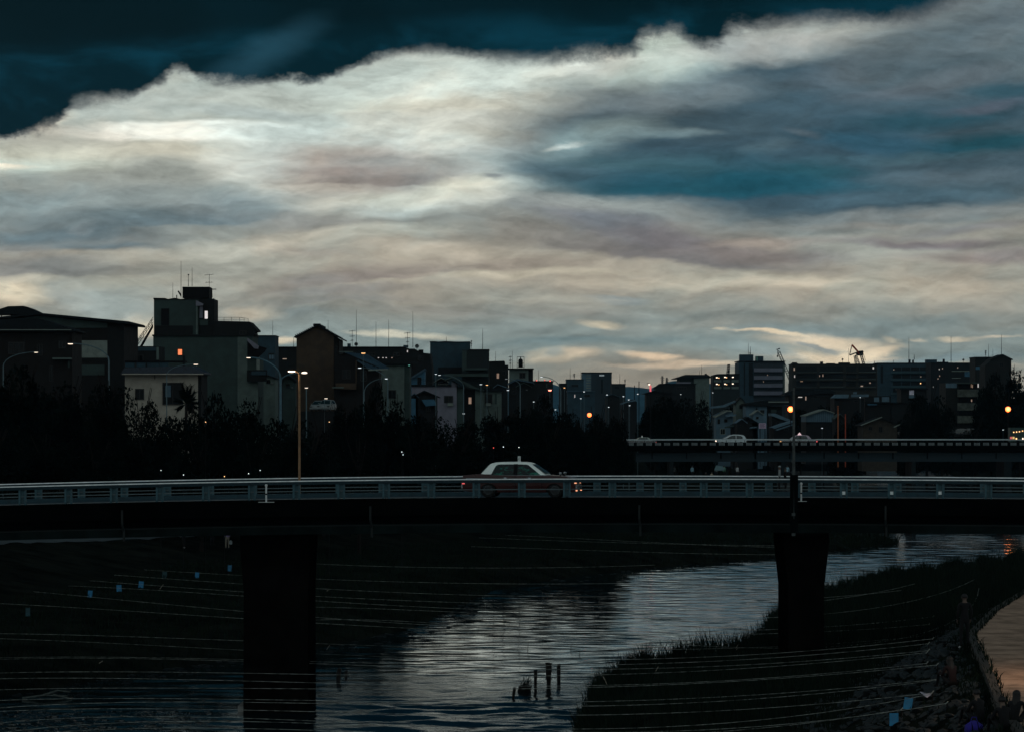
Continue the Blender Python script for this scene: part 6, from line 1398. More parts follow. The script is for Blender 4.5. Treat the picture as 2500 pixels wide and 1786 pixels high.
def person(label, loc, yaw, pose='stand', H=1.7, top=CL_BLACK, legs=CL_BLACK, shoe=CL_DARK, hair='short', group=None, extra=None, hairm=None):
    P_ = POSES[pose]; J = {}; rad = dict(pel=.135, wai=.118, che=.142, nb=.075, nk=.058, hd=.086, ht=.066, sh=.058, el=.042, wr=.028, ha=.030, hip=.088, kn=.058, an=.036, to=.034)
    for k in ('pel', 'wai', 'che', 'nb', 'nk', 'hd', 'ht'): J[k] = (*P_[k], rad[k], .72 if k in ('pel', 'wai', 'che') else 1)
    for s, n in ((1, 'R'), (-1, 'L')):
        for k in ('sh', 'el', 'wr', 'ha', 'hip', 'kn', 'an', 'to'):
            x, y, z = P_[k]
            if pose == 'walk' and s < 0 and k in ('kn', 'an', 'to'): y -= {'kn': .10, 'an': .30, 'to': .28}[k]; z += .03 if k != 'kn' else 0
            J[k + n] = (x * s, y, z, rad[k])
    E = [('pel', 'wai', 't'), ('wai', 'che', 't'), ('che', 'nb', 't'), ('nb', 'nk', 's'), ('nk', 'hd', 's'), ('hd', 'ht', 's')]
    for n in 'RL': E += [('che', 'sh' + n, 't'), ('sh' + n, 'el' + n, 't'), ('el' + n, 'wr' + n, 't'), ('wr' + n, 'ha' + n, 's'), ('pel', 'hip' + n, 'l'), ('hip' + n, 'kn' + n, 'l'), ('kn' + n, 'an' + n, 'l'), ('an' + n, 'to' + n, 'f')]
    V_, F_ = skin_mesh(J, E, 'tmp')
    segs = [(np.array(J[a][:3]), np.array(J[b][:3]), c) for a, b, c in E]
    mi = {'t': 0, 'l': 1, 's': 2, 'f': 3}
    mb = MB(); mb.v = list(V_)
    va = np.array(V_)
    for f in F_:
        c = va[list(f)].mean(0); best = None
        for a, b_, k in segs:
            ab = b_ - a; tt = np.clip(np.dot(c - a, ab) / np.dot(ab, ab), 0, 1); d_ = np.linalg.norm(c - a - tt * ab)
            if best is None or d_ < best[0]: best = (d_, k)
        mb.f.append(tuple(f)); mb.mi.append(mi[best[1]])
    mb.k = 2
    for n, s in (('R', 1), ('L', -1)):                  # fingers, curled a little, and the thumb
        h = Vector(J['ha' + n][:3]); w = Vector(J['wr' + n][:3]); d_ = (h - w).normalized(); sd_ = Vector((0, 1, 0)) if pose != 'sit' else Vector((0, .3, 1)).normalized()
        inn = Vector((-s, 0, 0))
        for k, ln in enumerate((.075, .085, .08, .06)):
            b0 = h + sd_ * (.03 - .02 * k); mb.tube([b0, b0 + d_ * ln * .55, b0 + d_ * ln * .9 + inn * ln * .35], .0085, 5, .006)
        b0 = h + sd_ * .03 - d_ * .03; mb.tube([b0, b0 + sd_ * .03 + d_ * .03, b0 + sd_ * .035 + d_ * .055], .010, 5, .007)
    hd = Vector(P_['hd'])
    mb.tube([hd + Vector((0, .085, .015)), hd + Vector((0, .112, -.015))], .012, 5, .015)          # nose
    for s in (-1, 1): mb.tube([hd + Vector((s * .085, .0, .02)), hd + Vector((s * .098, -.01, -.025))], .012, 5, .009)   # ears
    mb.k = 4
    for s in (-1, 1): mb.lathe(hd + Vector((s * .032, .083, .012)), [(.004, -.008), (.011, 0), (.004, .008)], 6)
    mb.lathe(hd + Vector((0, .09, -.045)), [(.010, -.004), (.02, 0), (.010, .004)], 6)
    t = thing('person', label, 'person', (0, 0, 0), group)
    body = mb.build('body', [top, legs, M_SKIN, shoe, M_HAIR], t, smooth=True)
    hm = MB(); c = hd + Vector((0, -.018, .03))
    rings = 7; nseg = 12; v = []
    for i in range(rings):
        a = i / (rings - 1) * (.62 * math.pi)
        for k in range(nseg):
            b_ = 2 * math.pi * k / nseg; fr = max(0, math.sin(b_))
            aa = a * (1 - .42 * fr); v.append((c.x + .098 * math.sin(aa) * math.cos(b_), c.y + .108 * math.sin(aa) * math.sin(b_), c.z + .094 * math.cos(aa)))
    if hair == 'long':
        for dz in (.12, .24, .34):
            for k in range(nseg):
                b_ = 2 * math.pi * k / nseg; fr = max(0, math.sin(b_)); x, y, z = v[(rings - 1) * nseg + k]
                v.append((c.x + (x - c.x) * 1.12, y - .02 - dz * .12 if fr < .2 else y - .02, c.z - (.03 + dz if fr < .2 else .02 + dz * .2)))
        rings += 3
    f = [(i * nseg + k, i * nseg + (k + 1) % nseg, (i + 1) * nseg + (k + 1) % nseg, (i + 1) * nseg + k) for i in range(rings - 1) for k in range(nseg)]
    f.append(tuple(range((rings - 1) * nseg, rings * nseg)))
    hm.add(v, f).build('hair', hairm or M_HAIR, t, smooth=True)
    if extra: extra(t, P_)
    s_ = H / 1.7
    t.location = loc; t.rotation_euler = (0, 0, yaw); t.scale = (s_, s_, s_)
    return t
def on(px, py, D): x = XW(px, D); return (x, D, ZW(py, D))
def onground(px, D, dz=0): x = XW(px, D); return (x, D, gz(x, D) + dz)
WS = cloth('white_shoe', (.5, .5, .5))
person('person in black standing with legs apart on the right bank, pale shoes', (XW(2355, 131), 131, gz(XW(2355, 131), 131) + .02), R(10), 'stand', 1.74, shoe=WS)
def cord_in_hand(t, P_): MB().tube([(.05, .42, .40), (-.02, .50, .36), (-.05, .62, .30)], .008, 4).build('cord_end', mat('cord', (.45, .45, .42)), t)
def white_strap(t, P_): MB().tube([(-.10, .10, .62), (-.14, .22, .50), (-.17, .27, .40), (-.22, .30, .34)], .012, 5).build('strap', WS, t)
person('dark long-haired person sitting by the cords with a white strap, second from the bottom corner', (XW(2325, 117.5), 117.5, gz(XW(2325, 117.5), 117.5) + .03), R(-62 + 90), 'sit', 1.72, top=cloth('maroon', (.012, .005, .006)), hair='long', extra=white_strap)
person('person in black sitting at the bottom edge nearest the violet-blue bag', (XW(2392, 101), 101, gz(XW(2392, 101), 101) - .02), R(35), 'sit', 1.72)
D = onsurf(2378, 1784, .02); x = XW(2378, D); t = thing('bag', 'violet-blue cloth bag on the stones at the bottom edge beside the sitting people', 'bag', (x, D, gz(x, D)))
MB().lathe((x, D, gz(x, D) - .05), [(.16, 0), (.24, .08), (.22, .22), (.10, .30), (.03, .33)], 12).build('bag_body', cloth('violet_blue', (.025, .018, .22)), t, smooth=True); MB().tube([(x - .09, D, gz(x, D) + .22), (x - .05, D, gz(x, D) + .36), (x + .05, D, gz(x, D) + .36), (x + .09, D, gz(x, D) + .22)], .012, 5).build('handle', cloth('violet_blue', (.025, .018, .22)), t)
person('person in black sitting at the very corner, left of the last one', (XW(2452, 95.5), 95.5, gz(XW(2452, 95.5), 95.5) - .1), R(20), 'sit', 1.68)
person('person in black sitting furthest right in the corner by the pale paving', (XW(2478, 96.5), 96.5, gz(XW(2478, 96.5), 96.5) - .1), R(-25), 'sit', 1.66, hair='long')
LG = 'people strolling on the left bank'
def bag(t, P_): MB().lathe((.30, .05, .35), [(.10, 0), (.13, .06), (.12, .25), (.03, .33)], 8).build('shopping_bag', cloth('pale_blue', (.35, .42, .45)), t)
person('person in a lilac top and beige skirt standing on the left bank under the bridge', (XW(555, 305), 305, gz(XW(555, 305), 305) + .02), R(25), 'stand', 1.62, top=cloth('lilac', (.38, .28, .55)), legs=cloth('beige', (.30, .27, .21)), group=LG, extra=bag)
person('person in dark clothes with bare pale ankles left of the one in lilac', onground(518, 306, .02), R(-10), 'stand', 1.68, top=CL_BLACK, legs=CL_DARK, group=LG)
person('dark person hardly seen further left under the bridge with pale shoes', onground(449, 300, .02), R(30), 'walk', 1.7, shoe=WS, group=LG)
def parasol(t, P_):
    mb = MB(); n = 10; v = [(0, .05, 1.42)]
    for k in range(n): v.append((.42 * math.cos(2 * math.pi * k / n), .05 + .42 * math.sin(2 * math.pi * k / n), 1.16))
    mb.add(v, [(0, 1 + k, 1 + (k + 1) % n) for k in range(n)]); mb.tube([(0, .05, 1.42), (0.02, .2, .45)], .01, 4)
    mb.build('parasol', cloth('white_blue', (.42, .55, .62)), t)
person('dark crouching person under a small white and blue parasol right of the wide pier', onground(797, 352, 0), R(0), 'sit', 1.7, group=LG, extra=parasol)
FG = 'people on the bank beneath the far bridge'
for px, lab, ps_, tp, lg, D_ in ((1646, 'person in dark trousers beneath the left end of the far bridge', 'stand', cloth('grey', (.12, .14, .14)), CL_DARK, 512),
                      (1690, 'person in a pale blue top beneath the far bridge', 'stand', cloth('sky', (.22, .38, .45)), CL_DARK, 508),
                      (1724, 'dark person sitting beneath the far bridge beside one in beige', 'sit', CL_BLACK, CL_BLACK, 500),
                      (1736, 'person in a beige top sitting beneath the far bridge', 'sit', cloth('beige', (.30, .27, .21)), CL_DARK, 499),
                      (1749, 'person in a grey shirt walking beneath the far bridge', 'walk', cloth('grey', (.12, .14, .14)), CL_DARK, 508),
                      (1767, 'person in a green top leaning over the pale sheet beneath the far bridge', 'walk', cloth('green', (.12, .3, .2)), CL_DARK, 505),
                      (1800, 'person with a white shirt beneath the far bridge, right of the pale sheet', 'stand', cloth('white', (.45, .48, .48)), CL_DARK, 508),
                      (1922, 'person in a pale top at the foot of the far bridge pier', 'stand', cloth('sky', (.22, .38, .45)), CL_DARK, 500)):
    x = XW(px, D_); z = max(gz(x, D_), 4.6) if px < 1900 else max(gz(x, D_), .1)
    person(lab, (x, D_, max(ZW(1168, D_), gz(x, D_))), R(random.uniform(-60, 60)), ps_, 1.65, top=tp, legs=lg, group=FG)
# raised terrace those people stand on
te = MB(); zt_ = ZW(1168, 500)
te.box(XW(1560, 500), XW(1850, 500), 490, 522, 2.5, zt_ - .02); structure(te.build('bank_terrace', M_GROUND))
te = MB(); te.box(XW(1905, 500), XW(1940, 500), 494, 506, -.5, zt_ - .02); structure(te.build('pier_plinth', mat('plinth', (.04, .045, .045), .85)))
sh = MB(); sh.add([W(1744, 1146, 503), W(1768, 1146, 503), W(1770, 1138, 506), W(1748, 1135, 506), W(1744, 1147.5, 503), W(1768, 1147.5, 503), W(1770, 1139, 506), W(1748, 1136.5, 506)], [(0, 1, 2, 3), (7, 6, 5, 4), (0, 4, 5, 1), (2, 6, 7, 3), (1, 5, 6, 2), (0, 3, 7, 4)])
tag(sh.build('pale_sheet', cloth('dim_teal', (.10, .17, .18))), 'dim teal sheet spread on the bank beneath the far bridge', 'sheet')
# figure on the near bridge's far footway
person('small figure in a pale hooded top on the far footway of the near bridge', (XW(1903, 172.6), 172.6, ROAD + .16 + camber(XW(1903, 172.6))), R(80), 'stand', 1.10, top=cloth('pale_hood', (.20, .22, .22)), legs=CL_BLACK, hairm=cloth('pale_hood', (.2, .22, .22)))
def dark_bag(t, P_): MB().box(-.2, .2, -.1, .1, .5, .9).build('rucksack', CL_BLACK, t)
person('small dark figure with a rucksack beside the pale hooded one', (XW(1917, 172.7), 172.7, ROAD + .16 + camber(XW(1917, 172.7))), R(-80), 'stand', 1.02, top=CL_BLACK, legs=CL_BLACK, extra=dark_bag)

# ------------------------------------------------------------------ trees
def leaf_mesh(name, n, seed, lobes=16, squash=1.0, leaf=.055, flat=.0):
    rs = np.random.RandomState(seed)
    lc = rs.normal(size=(lobes, 3)); lc /= np.linalg.norm(lc, axis=1)[:, None]
    lc *= rs.uniform(.35, .72, lobes)[:, None]; lc[:, 2] = lc[:, 2] * .85
    lr = rs.uniform(.26, .44, lobes)
    k = rs.randint(0, lobes, n); d_ = rs.normal(size=(n, 3)); d_ /= np.linalg.norm(d_, axis=1)[:, None]
    c = lc[k] + d_ * (lr[k] * rs.uniform(.45, 1.06, n) ** .6)[:, None]
    c[:, 2] = c[:, 2] * squash
    a = rs.normal(size=(n, 3)); a /= np.linalg.norm(a, axis=1)[:, None]; b_ = np.cross(a, rs.normal(size=(n, 3))); b_ /= np.linalg.norm(b_, axis=1)[:, None]
    s = leaf * rs.uniform(.6, 1.5, n)[:, None]
    v = np.stack([c - a * s, c + b_ * s * .55, c + a * s, c - b_ * s * .55], 1).reshape(-1, 3)
    f = np.arange(4 * n).reshape(-1, 4)
    me = bpy.data.meshes.new(name); me.from_pydata(v.tolist(), [], f.tolist()); me.materials.append(M_LEAF); me.update(); return me
CROWNS = [leaf_mesh('crown', 7500, 11 + i, lobes=14 + 2 * i, squash=(1.0, .85, 1.15, .95, 1.3)[i], leaf=.040) for i in range(5)]
def trunk_mesh(seed):
    rs = random.Random(seed); mb = MB()
    mb.tube([(0, 0, -.6), (.03, .02, .2), (0, 0, .8)], .07, 7, .045)
    for k in range(6):
        a = rs.uniform(0, 6.28); h = rs.uniform(.2, .75); l = rs.uniform(.35, .6)
        mb.tube([(0, 0, h), (math.cos(a) * l * .5, math.sin(a) * l * .5, h + .25), (math.cos(a) * l, math.sin(a) * l, h + .6)], .03, 5, .01)
    me = bpy.data.meshes.new('trunk'); me.from_pydata(mb.v, [], mb.f); me.materials.append(M_BARK); return me
TRUNKS = [trunk_mesh(i) for i in range(3)]
def tree(px, ytop, D, halfpx, label, i=0, group='dark trees along the left bank', bottom=None, name='tree', zc=None):
    x = XW(px, D); zg = gz(x, D) if zc is None else zc
    top = ZW(ytop, D); hw = halfpx * D / F
    bot = zg + (top - zg) * .06 if bottom is None else bottom
    t = thing(name, label, 'tree', (x, D, zg), group)
    cr = bpy.data.objects.new('crown', CROWNS[i % 5]); C.objects.link(cr); cr.parent = t
    sq = (1.0, .85, 1.15, .95, 1.3)[i % 5]
    cr.scale = (hw * .98, hw * .98, (top - bot) / 2 / (1.0 * sq)); cr.location = (0, 0, (top + bot) / 2 - zg); cr.rotation_euler = (0, 0, i * 1.37)
    tr = bpy.data.objects.new('trunk', TRUNKS[i % 3]); C.objects.link(tr); tr.parent = t
    tr.scale = (hw * .8, hw * .8, (top - zg) * .55); tr.location = (0, 0, (top - zg) * .30)
    return t
LB = 'dark leafy tree merged in the unlit row along the left bank'
FRONT = [(-60, 900, 318, 120, 'broad dark tree cut by the left edge of the picture'), (50, 888, 335, 110, 'tallest dark tree at the left, before the hip-roofed house'), (165, 925, 325, 100, 'dark tree below the arched lamp of the broad hall'),
         (268, 918, 322, 80, 'dark tree left of the cream house, covering its corner'), (345, 944, 314, 70, 'dark tree whose ragged branches cross the cream house wall'), (440, 992, 310, 90, 'low dark tree at the foot of the spiky palm'),
         (520, 956, 322, 85, 'dark tree in front of the tall grey apartment block'), (610, 966, 326, 80, 'dark tree below the thick double lamp'), (700, 1000, 316, 85, 'low dark tree behind the timber lamp pole on the bridge'),
         (790, 1006, 330, 80, 'low dark tree in front of the tall brown house'), (850, 968, 342, 60, 'dark tree right of the brown house, below the blue lean-to roof'), (912, 930, 346, 58, 'dark round-topped tree behind the facing pair of arched lamps'),
         (970, 966, 350, 58, 'dark tree sloping down before the plain grey-green house'), (1040, 1000, 372, 80, 'low dark tree before the blue gable and lavender house'), (1130, 1004, 396, 80, 'low dark tree at the lamp foot before the lavender house'),
         (1215, 996, 412, 75, 'low dark tree before the pale row houses'), (1318, 958, 430, 62, 'dark pointed tree rising between two low lamps before the dark end house'), (1270, 990, 424, 60, 'dark tree left of the pointed one, under the unlit arched lamp'),
         (1385, 990, 442, 70, 'dark tree below the pale low building and its lamps'), (1455, 986, 455, 66, 'dark tree right of the lone orange globe lamp'), (1505, 1000, 462, 48, 'last dark tree of the left bank row, before the far bridge end')]
for k, (px, y, D, h_, lab) in enumerate(FRONT): tree(px, y, D, h_, lab, k, 'unlit trees along the left bank')
LOW = [(px, 1050 + 12 * ((k * 7) % 3), 300 + ((k * 5) % 4) * 4, 95) for k, px in enumerate(range(-20, 1000, 128))]
LOW += [(1010, 1050, 345, 80), (1120, 1056, 360, 80), (1230, 1050, 382, 78), (1340, 1030, 400, 80), (1442, 1021, 404, 80), (1425, 1023, 392, 62), (1458, 1023, 386, 62), (1400, 1030, 398, 60), (1490, 1030, 425, 60)]  # trees round the globe lamp added to screen its reflection from the water
for k, (px, y, D, h_) in enumerate(LOW):
    x = XW(px, D); yl = [p[1] for p in LEFT]
    if x > np.interp(D, yl, [p[0] for p in LEFT]) - 5: continue
    tree(px, y, D, h_, 'low dark bushy tree merged in the front row of the left bank', k + 2, 'low unlit trees in the front row')
BACK = [(1640, 953, 640, 62, 'broad flat-topped dark tree left of the old wooden houses'), (1700, 952, 655, 46, 'dark tree touching the grey-blue tin-roofed house'), (1598, 975, 600, 46, 'dark tree right behind the left end of the far bridge'),
        (1660, 1020, 560, 60, 'low dark tree behind the gap between the taxi and the hatchback'), (1730, 1040, 560, 30, 'low dark bush by the old wooden houses'),
        (2262, 946, 700, 58, 'large round-crowned dark tree before the blue-grey block'), (2225, 985, 690, 52, 'dark tree leaning out left of the large round-crowned one'), (2300, 975, 690, 50, 'dark tree at the pale balconied apartment house'),
        (2420, 905, 760, 50, 'tall dark tree under the skyline gabled house at the right edge'), (2480, 893, 770, 52, 'tall dark tree at the right edge catching small lights'), (2440, 960, 720, 66, 'broad dark tree behind the right orange globe lamp'),
        (2380, 1015, 700, 50, 'low dark tree at the foot of the pale balconied apartment house'), (2490, 990, 700, 50, 'low dark tree at the far right edge above the lorry'),
        (2085, 1000, 640, 44, 'dark tree between the warehouse and the brown gabled house'), (2055, 1025, 620, 40, 'low dark tree behind the two thin poles'), (1955, 985, 720, 36, 'dark tree behind the tall grey bridge pole'),
        (1925, 1008, 735, 34, 'dark tree behind the turquoise-roofed house'), (2010, 975, 800, 42, 'dark tree over the roof of the pale warehouse'), (1780, 985, 760, 44, 'dark tree behind the grey-blue tin-roofed house'), (2215, 1010, 660, 40, 'dark bush beside the brown gabled house')]
for k, (px, y, D, h_, lab) in enumerate(BACK): tree(px, y, D, h_ * 1.1, lab, k + 3, 'trees beyond the far bridge')
for k, px in enumerate(range(2290, 2600, 52)):
    D = 820 + 20 * (k % 3); tree(px, 1075 + 8 * (k % 2), D, 45, 'dark riverside tree merged in the row on the right bank upstream', k, 'unlit trees on the right bank upstream', zc=.8)
# spiky palm in front of the cream house
D = 345; x = XW(452, D); zg = gz(x, D)
t = thing('palm_tree', 'spiky dark palm with long pointed fronds against the cream house', 'tree', (x, D, zg))
ztop = ZW(985, D)
MB().tube([(x, D, zg), (x + .1, D, ztop)], .16, 7, .12).build('trunk', M_BARK, t)
for k, (dx, dy, ln) in enumerate(((14, -42, 1.0), (20, -12, .9), (26, 10, .8), (4, -40, .8), (-12, -30, .7), (-22, -8, .6), (24, 24, .8), (-8, -48, .6), (10, 20, .5), (-20, 14, .6), (22, -28, .8), (30, -2, .6))):
    a = Vector((x + .05, D, ztop)); b_ = a + Vector((dx * D / F * 1.1, .3 * math.sin(k), -dy * D / F * 1.1)); dr = (b_ - a).normalized(); sd_ = Vector((-dr.z, 0, dr.x))
    mb = MB(); m_ = a.lerp(b_, .55)
    mb.add([a, m_ + sd_ * .16, b_, m_ - sd_ * .16, a + Vector((0, .03, 0)), m_ + sd_ * .16 + Vector((0, .05, 0)), b_ + Vector((0, .02, 0)), m_ - sd_ * .16 + Vector((0, .05, 0))], [(0, 1, 2, 3), (7, 6, 5, 4), (0, 4, 5, 1), (1, 5, 6, 2), (2, 6, 7, 3), (3, 7, 4, 0)])
    for j in range(9):
        p = a.lerp(b_, .3 + .07 * j)
        for s in (-1, 1): mb.add([p, p + dr * .12, p + dr * .42 + sd_ * s * .24], [(0, 1, 2)])
    mb.build('frond', M_LEAF, t)

# ------------------------------------------------------------------ grass, stones, posts in the river
def blades(name, pts, hts, m_, width=.02, lean=.35, seed=3):
    rs = np.random.RandomState(seed); n = len(pts); P0 = np.array(pts); h_ = np.array(hts)
    a = rs.uniform(0, 2 * math.pi, n); L = rs.uniform(.05, lean, n) * h_
    dirv = np.stack([np.cos(a), np.sin(a), np.zeros(n)], 1)
    w = width * rs.uniform(.6, 1.5, n); ww = np.stack([w, np.zeros(n), np.zeros(n)], 1)
    mid = P0 + dirv * (L * .35)[:, None] + np.array([0, 0, 1]) * (h_ * .6)[:, None]
    tip = P0 + dirv * L[:, None] + np.array([0, 0, 1]) * h_[:, None]
    v = np.stack([P0 - ww, P0 + ww, mid - ww * .7, mid + ww * .7, tip], 1).reshape(-1, 3)
    i = np.arange(n)[:, None] * 5
    f = [tuple(x) for x in (i + np.array([0, 1, 3, 2])).tolist()] + [tuple(x) for x in (i + np.array([2, 3, 4])).tolist()]
    me = bpy.data.meshes.new(name); me.from_pydata(v.tolist(), [], f); me.materials.append(m_); me.update()
    o = bpy.data.objects.new(name, me); C.objects.link(o); o['kind'] = 'stuff'; return o
rs = np.random.RandomState(5)
def scatter(n, x0, x1, y0, y1, test):
    out = []
    while len(out) < n:
        x = rs.uniform(x0, x1, 4000); y = rs.uniform(y0, y1, 4000); k = test(x, y); out += list(zip(x[k], y[k]))
    return np.array(out[:n])
yr_ = [p[1] for p in RIGHT]; xr_ = [p[0] for p in RIGHT]; yl_ = [p[1] for p in LEFT]; xl_ = [p[0] for p in LEFT]
def on_right(x, y, lo, hi):
    dr = poly_dist(x, y, RIGHT); s = ip(y, PATH_Y, PATH_X) - x
    return (x > ip(y, yr_, xr_)) & (dr > lo) & (dr < hi) & (s > 4.2)
A = scatter(26000, 1, 42, 126, 330, lambda x, y: on_right(x, y, .15, 1.8))
B2 = scatter(20000, 2, 42, 126, 330, lambda x, y: on_right(x, y, 1.5, 20))
Pn = np.concatenate([A, B2]); z = ground_z(Pn[:, 0], Pn[:, 1])
hh = np.concatenate([rs.uniform(.35, .95, len(A)), rs.uniform(.4, 1.0, len(B2))]) * (1 + .45 * np.sin(Pn[:, 0] * 1.1 + Pn[:, 1] * .33))
o = blades('tall_grass', np.column_stack([Pn, z - .03]), np.maximum(hh, .3), M_GRASS, .016, .6); o['label'] = 'tall dark grass covering the mound on the right bank'
EG = []
for _ in range(2600):
    y = rs.uniform(92, 190); x = float(ip(y, PATH_Y, PATH_X)) - rs.uniform(-.12, .9) ** 1 if rs.rand() < .85 else float(ip(y, PATH_Y, PATH_X)) - rs.uniform(.5, 4); EG.append((x, y, gz(x, y) + .0))
o = blades('edge_weeds', EG, rs.uniform(.08, .34, len(EG)), M_GRASS, .014, .9, 8)
# finer taller stems along the silhouette
S1 = scatter(900, 2, 30, 150, 290, lambda x, y: on_right(x, y, .1, 1.3))
blades('seed_stems', np.column_stack([S1, ground_z(S1[:, 0], S1[:, 1])]), rs.uniform(.9, 1.7, 900), M_GRASS, .010, .3, 9)
L1 = scatter(26000, -40, 36, 170, 400, lambda x, y: (x < ip(y, yl_, xl_)) & (poly_dist(x, y, LEFT) > .2) & (poly_dist(x, y, LEFT) < 22))
blades('bank_grass', np.column_stack([L1, ground_z(L1[:, 0], L1[:, 1]) - .02]), rs.uniform(.15, .5, len(L1)), M_GRASS, .022, .7, 4)
S2 = scatter(500, 30, 37.2, 366, 392, lambda x, y: (x < ip(y, yl_, xl_)) & (poly_dist(x, y, LEFT) < 2.5))
blades('reeds', np.column_stack([S2, ground_z(S2[:, 0], S2[:, 1])]), rs.uniform(.3, 1.1, 500), M_GRASS, .03, .9, 6)

def rock_mesh(seed, flat=.55, sub=2):
    import bmesh
    bm = bmesh.new(); bmesh.ops.create_icosphere(bm, subdivisions=sub - 1, radius=1)
    rs_ = random.Random(seed)
    for v in bm.verts: v.co *= rs_.uniform(.86, 1.1); v.co.z *= flat
    me = bpy.data.meshes.new('stone'); bm.to_mesh(me); bm.free(); return me
ROCKS = [rock_mesh(i, .6, 3) for i in range(6)]
M_STONE = mat('revetment_stone', (.006, .011, .013), .7, .7, 3, .3, spec=.4)
for r_ in ROCKS: r_.materials.append(M_STONE)
rev = bpy.data.objects.new('stone_revetment', None); C.objects.link(rev); rev['kind'] = 'structure'; rev['label'] = 'rough stone pitching sloping down from the paved path'
k = 0; rnd = random.Random(4)
while k < 300:
    y = rnd.uniform(92, 150); s = rnd.uniform(.45, 4.6) ; x = float(ip(y, PATH_Y, PATH_X)) - s
    if (x * F / y + 1250) > 2560: continue
    o = bpy.data.objects.new('stone', ROCKS[k % 6]); C.objects.link(o); o.parent = rev
    sc_ = rnd.uniform(.12, .24); o.scale = (sc_ * 1.3, sc_, sc_ * .6); o.rotation_euler = (0, R(28), rnd.uniform(0, 6.28)); o.location = (x, y, gz(x, y) + .0); k += 1
mb = MB(); IR = rock_mesh(9, .6, 2); ico = [tuple(v.co) for v in IR.vertices]; icf = [tuple(p.vertices) for p in IR.polygons]
for k in range(2600):
    y = rnd.uniform(90, 215); s = rnd.uniform(.4, 5.6); x = float(ip(y, PATH_Y, PATH_X)) - s; q_ = rnd.uniform(.07, .2); z = gz(x, y); a = rnd.uniform(0, 6.28); ca, sa = math.cos(a), math.sin(a)
    mb.add([(x + q_ * (1.3 * vx * ca - vy * sa), y + q_ * (1.3 * vx * sa + vy * ca), z + q_ * vz * .9) for vx, vy, vz in ico], icf)
mb.build('rubble', M_STONE, rev, kind='stuff')
jt = MB()
for k in range(26):
    y = 88 + k * 2.4 + rnd.uniform(-.1, .1); x = float(ip(y, PATH_Y, PATH_X)); jt.add([(x + .03, y, 4.812), (x + 9, y + .35, 4.812), (x + 9, y + .41, 4.812), (x + .03, y + .05, 4.812)], [(0, 1, 2, 3)])
jt.build('paving_joint', mat('joint_grime', (.05, .035, .028), .95, spec=0), bpy.data.objects['promenade_path'])
# cobbles breaking the shallow water at the lower left
M_WET = mat('wet_cobble', (.010, .014, .013), .22, .5, 4, .3, spec=.6)
mb = MB()
for k in range(900):
    y = rnd.uniform(150, 167); x = rnd.uniform(-22, -11.5) ; q_ = rnd.uniform(.05, .20) * (1 if rnd.random() < .9 else 1.6)
    if rnd.random() < (x + 22) / 14: continue
    a = rnd.uniform(0, 6.28); ca, sa = math.cos(a), math.sin(a)
    mb.add([(x + q_ * (1.6 * vx * ca - vy * sa), y + q_ * (1.6 * vx * sa + vy * ca), q_ * vz * .7 - .01) for vx, vy, vz in ico], icf)
mb.build('river_cobbles', M_WET, kind='stuff')
mb = MB()
for k in range(260):
    t_ = rnd.random(); seg = [(-20.5, 176), (-18, 188), (-14.5, 199), (-9, 214), (-5, 233), (-2, 262), (3, 296), (14, 331), (26, 358), (36, 386)]
    i_ = min(int(t_ * 9), 8); u_ = t_ * 9 - i_; ax, ay = seg[i_]; bx, by = seg[i_ + 1]
    x = ax + (bx - ax) * u_ + rnd.uniform(-1.5, 1.8); y = ay + (by - ay) * u_; q_ = rnd.uniform(.06, .22)
    a = rnd.uniform(0, 6.28); ca, sa = math.cos(a), math.sin(a)
    mb.add([(x + q_ * (1.8 * vx * ca - vy * sa), y + q_ * (1.8 * vx * sa + vy * ca), q_ * vz * .6) for vx, vy, vz in ico], icf)
mb.build('shore_stones', mat('shore_stone', (.006, .008, .008), .6, .5, 4, .3, spec=.15), kind='stuff')

# weathered timber stakes in the river
M_STAKE = mat('wet_timber', (.012, .010, .009), .7, .4, 6, .4)
PG = 'rotten stakes standing in the river'
def stake(x0, x1, yt, yb, label, taper=.75, head=None, lean=0):
    D = 12e4 / (yb - HOR) ; cx = XW((x0 + x1) / 2, D); w = (x1 - x0) * D / F / 2; h_ = (yb - yt) * D / F
    t = thing('stake', label, 'wooden stake', (cx, D, 0), PG); mb = MB(); n = 9; rr = random.Random(x0)
    rings = []; hs = [-.5, 0, h_ * .35, h_ * .7, h_ * .93, h_]
    for j, z in enumerate(hs):
        f_ = taper + (1 - taper) * max(0, z) / h_; f_ *= (head if (head and j == 5) else 1)
        rings.append([(cx + lean * max(0, z) + w * f_ * math.cos(2 * math.pi * k / n) * rr.uniform(.86, 1.08), D + w * f_ * math.sin(2 * math.pi * k / n) * rr.uniform(.86, 1.08), z + (rr.uniform(-.04, .03) if j == 5 else 0)) for k in range(n)])
    v = [p for q_ in rings for p in q_]; f = [(i * n + k, i * n + (k + 1) % n, (i + 1) * n + (k + 1) % n, (i + 1) * n + k) for i in range(5) for k in range(n)] + [tuple(range(5 * n, 6 * n))]
    mb.add(v, f).build('post', M_STAKE, t)
    mb = MB(); mb.box(cx - w * 1.02, cx + w * 1.02, D - w * 1.05, D + w * 1.02, h_ * .30, h_ * .33) if w > .1 else mb.box(cx - w, cx + w, D - w * 1.05, D - w * .9, h_ * .3, h_ * .34)
    mb.build('iron_band', M_BLACK, t); return t
stake(1331, 1348, 1617, 1674, 'broadest and tallest stake, flat-topped, in the middle of the group', .62)
stake(1359, 1369, 1619, 1660, 'rounded narrow stake furthest right of the group', .9, .5)
stake(1303, 1312, 1635, 1681, 'thin stake beside the weedy stump', .8)
stake(1249, 1257, 1677, 1700, 'shortest stake standing apart at the left of the group', .9, .8, .15)
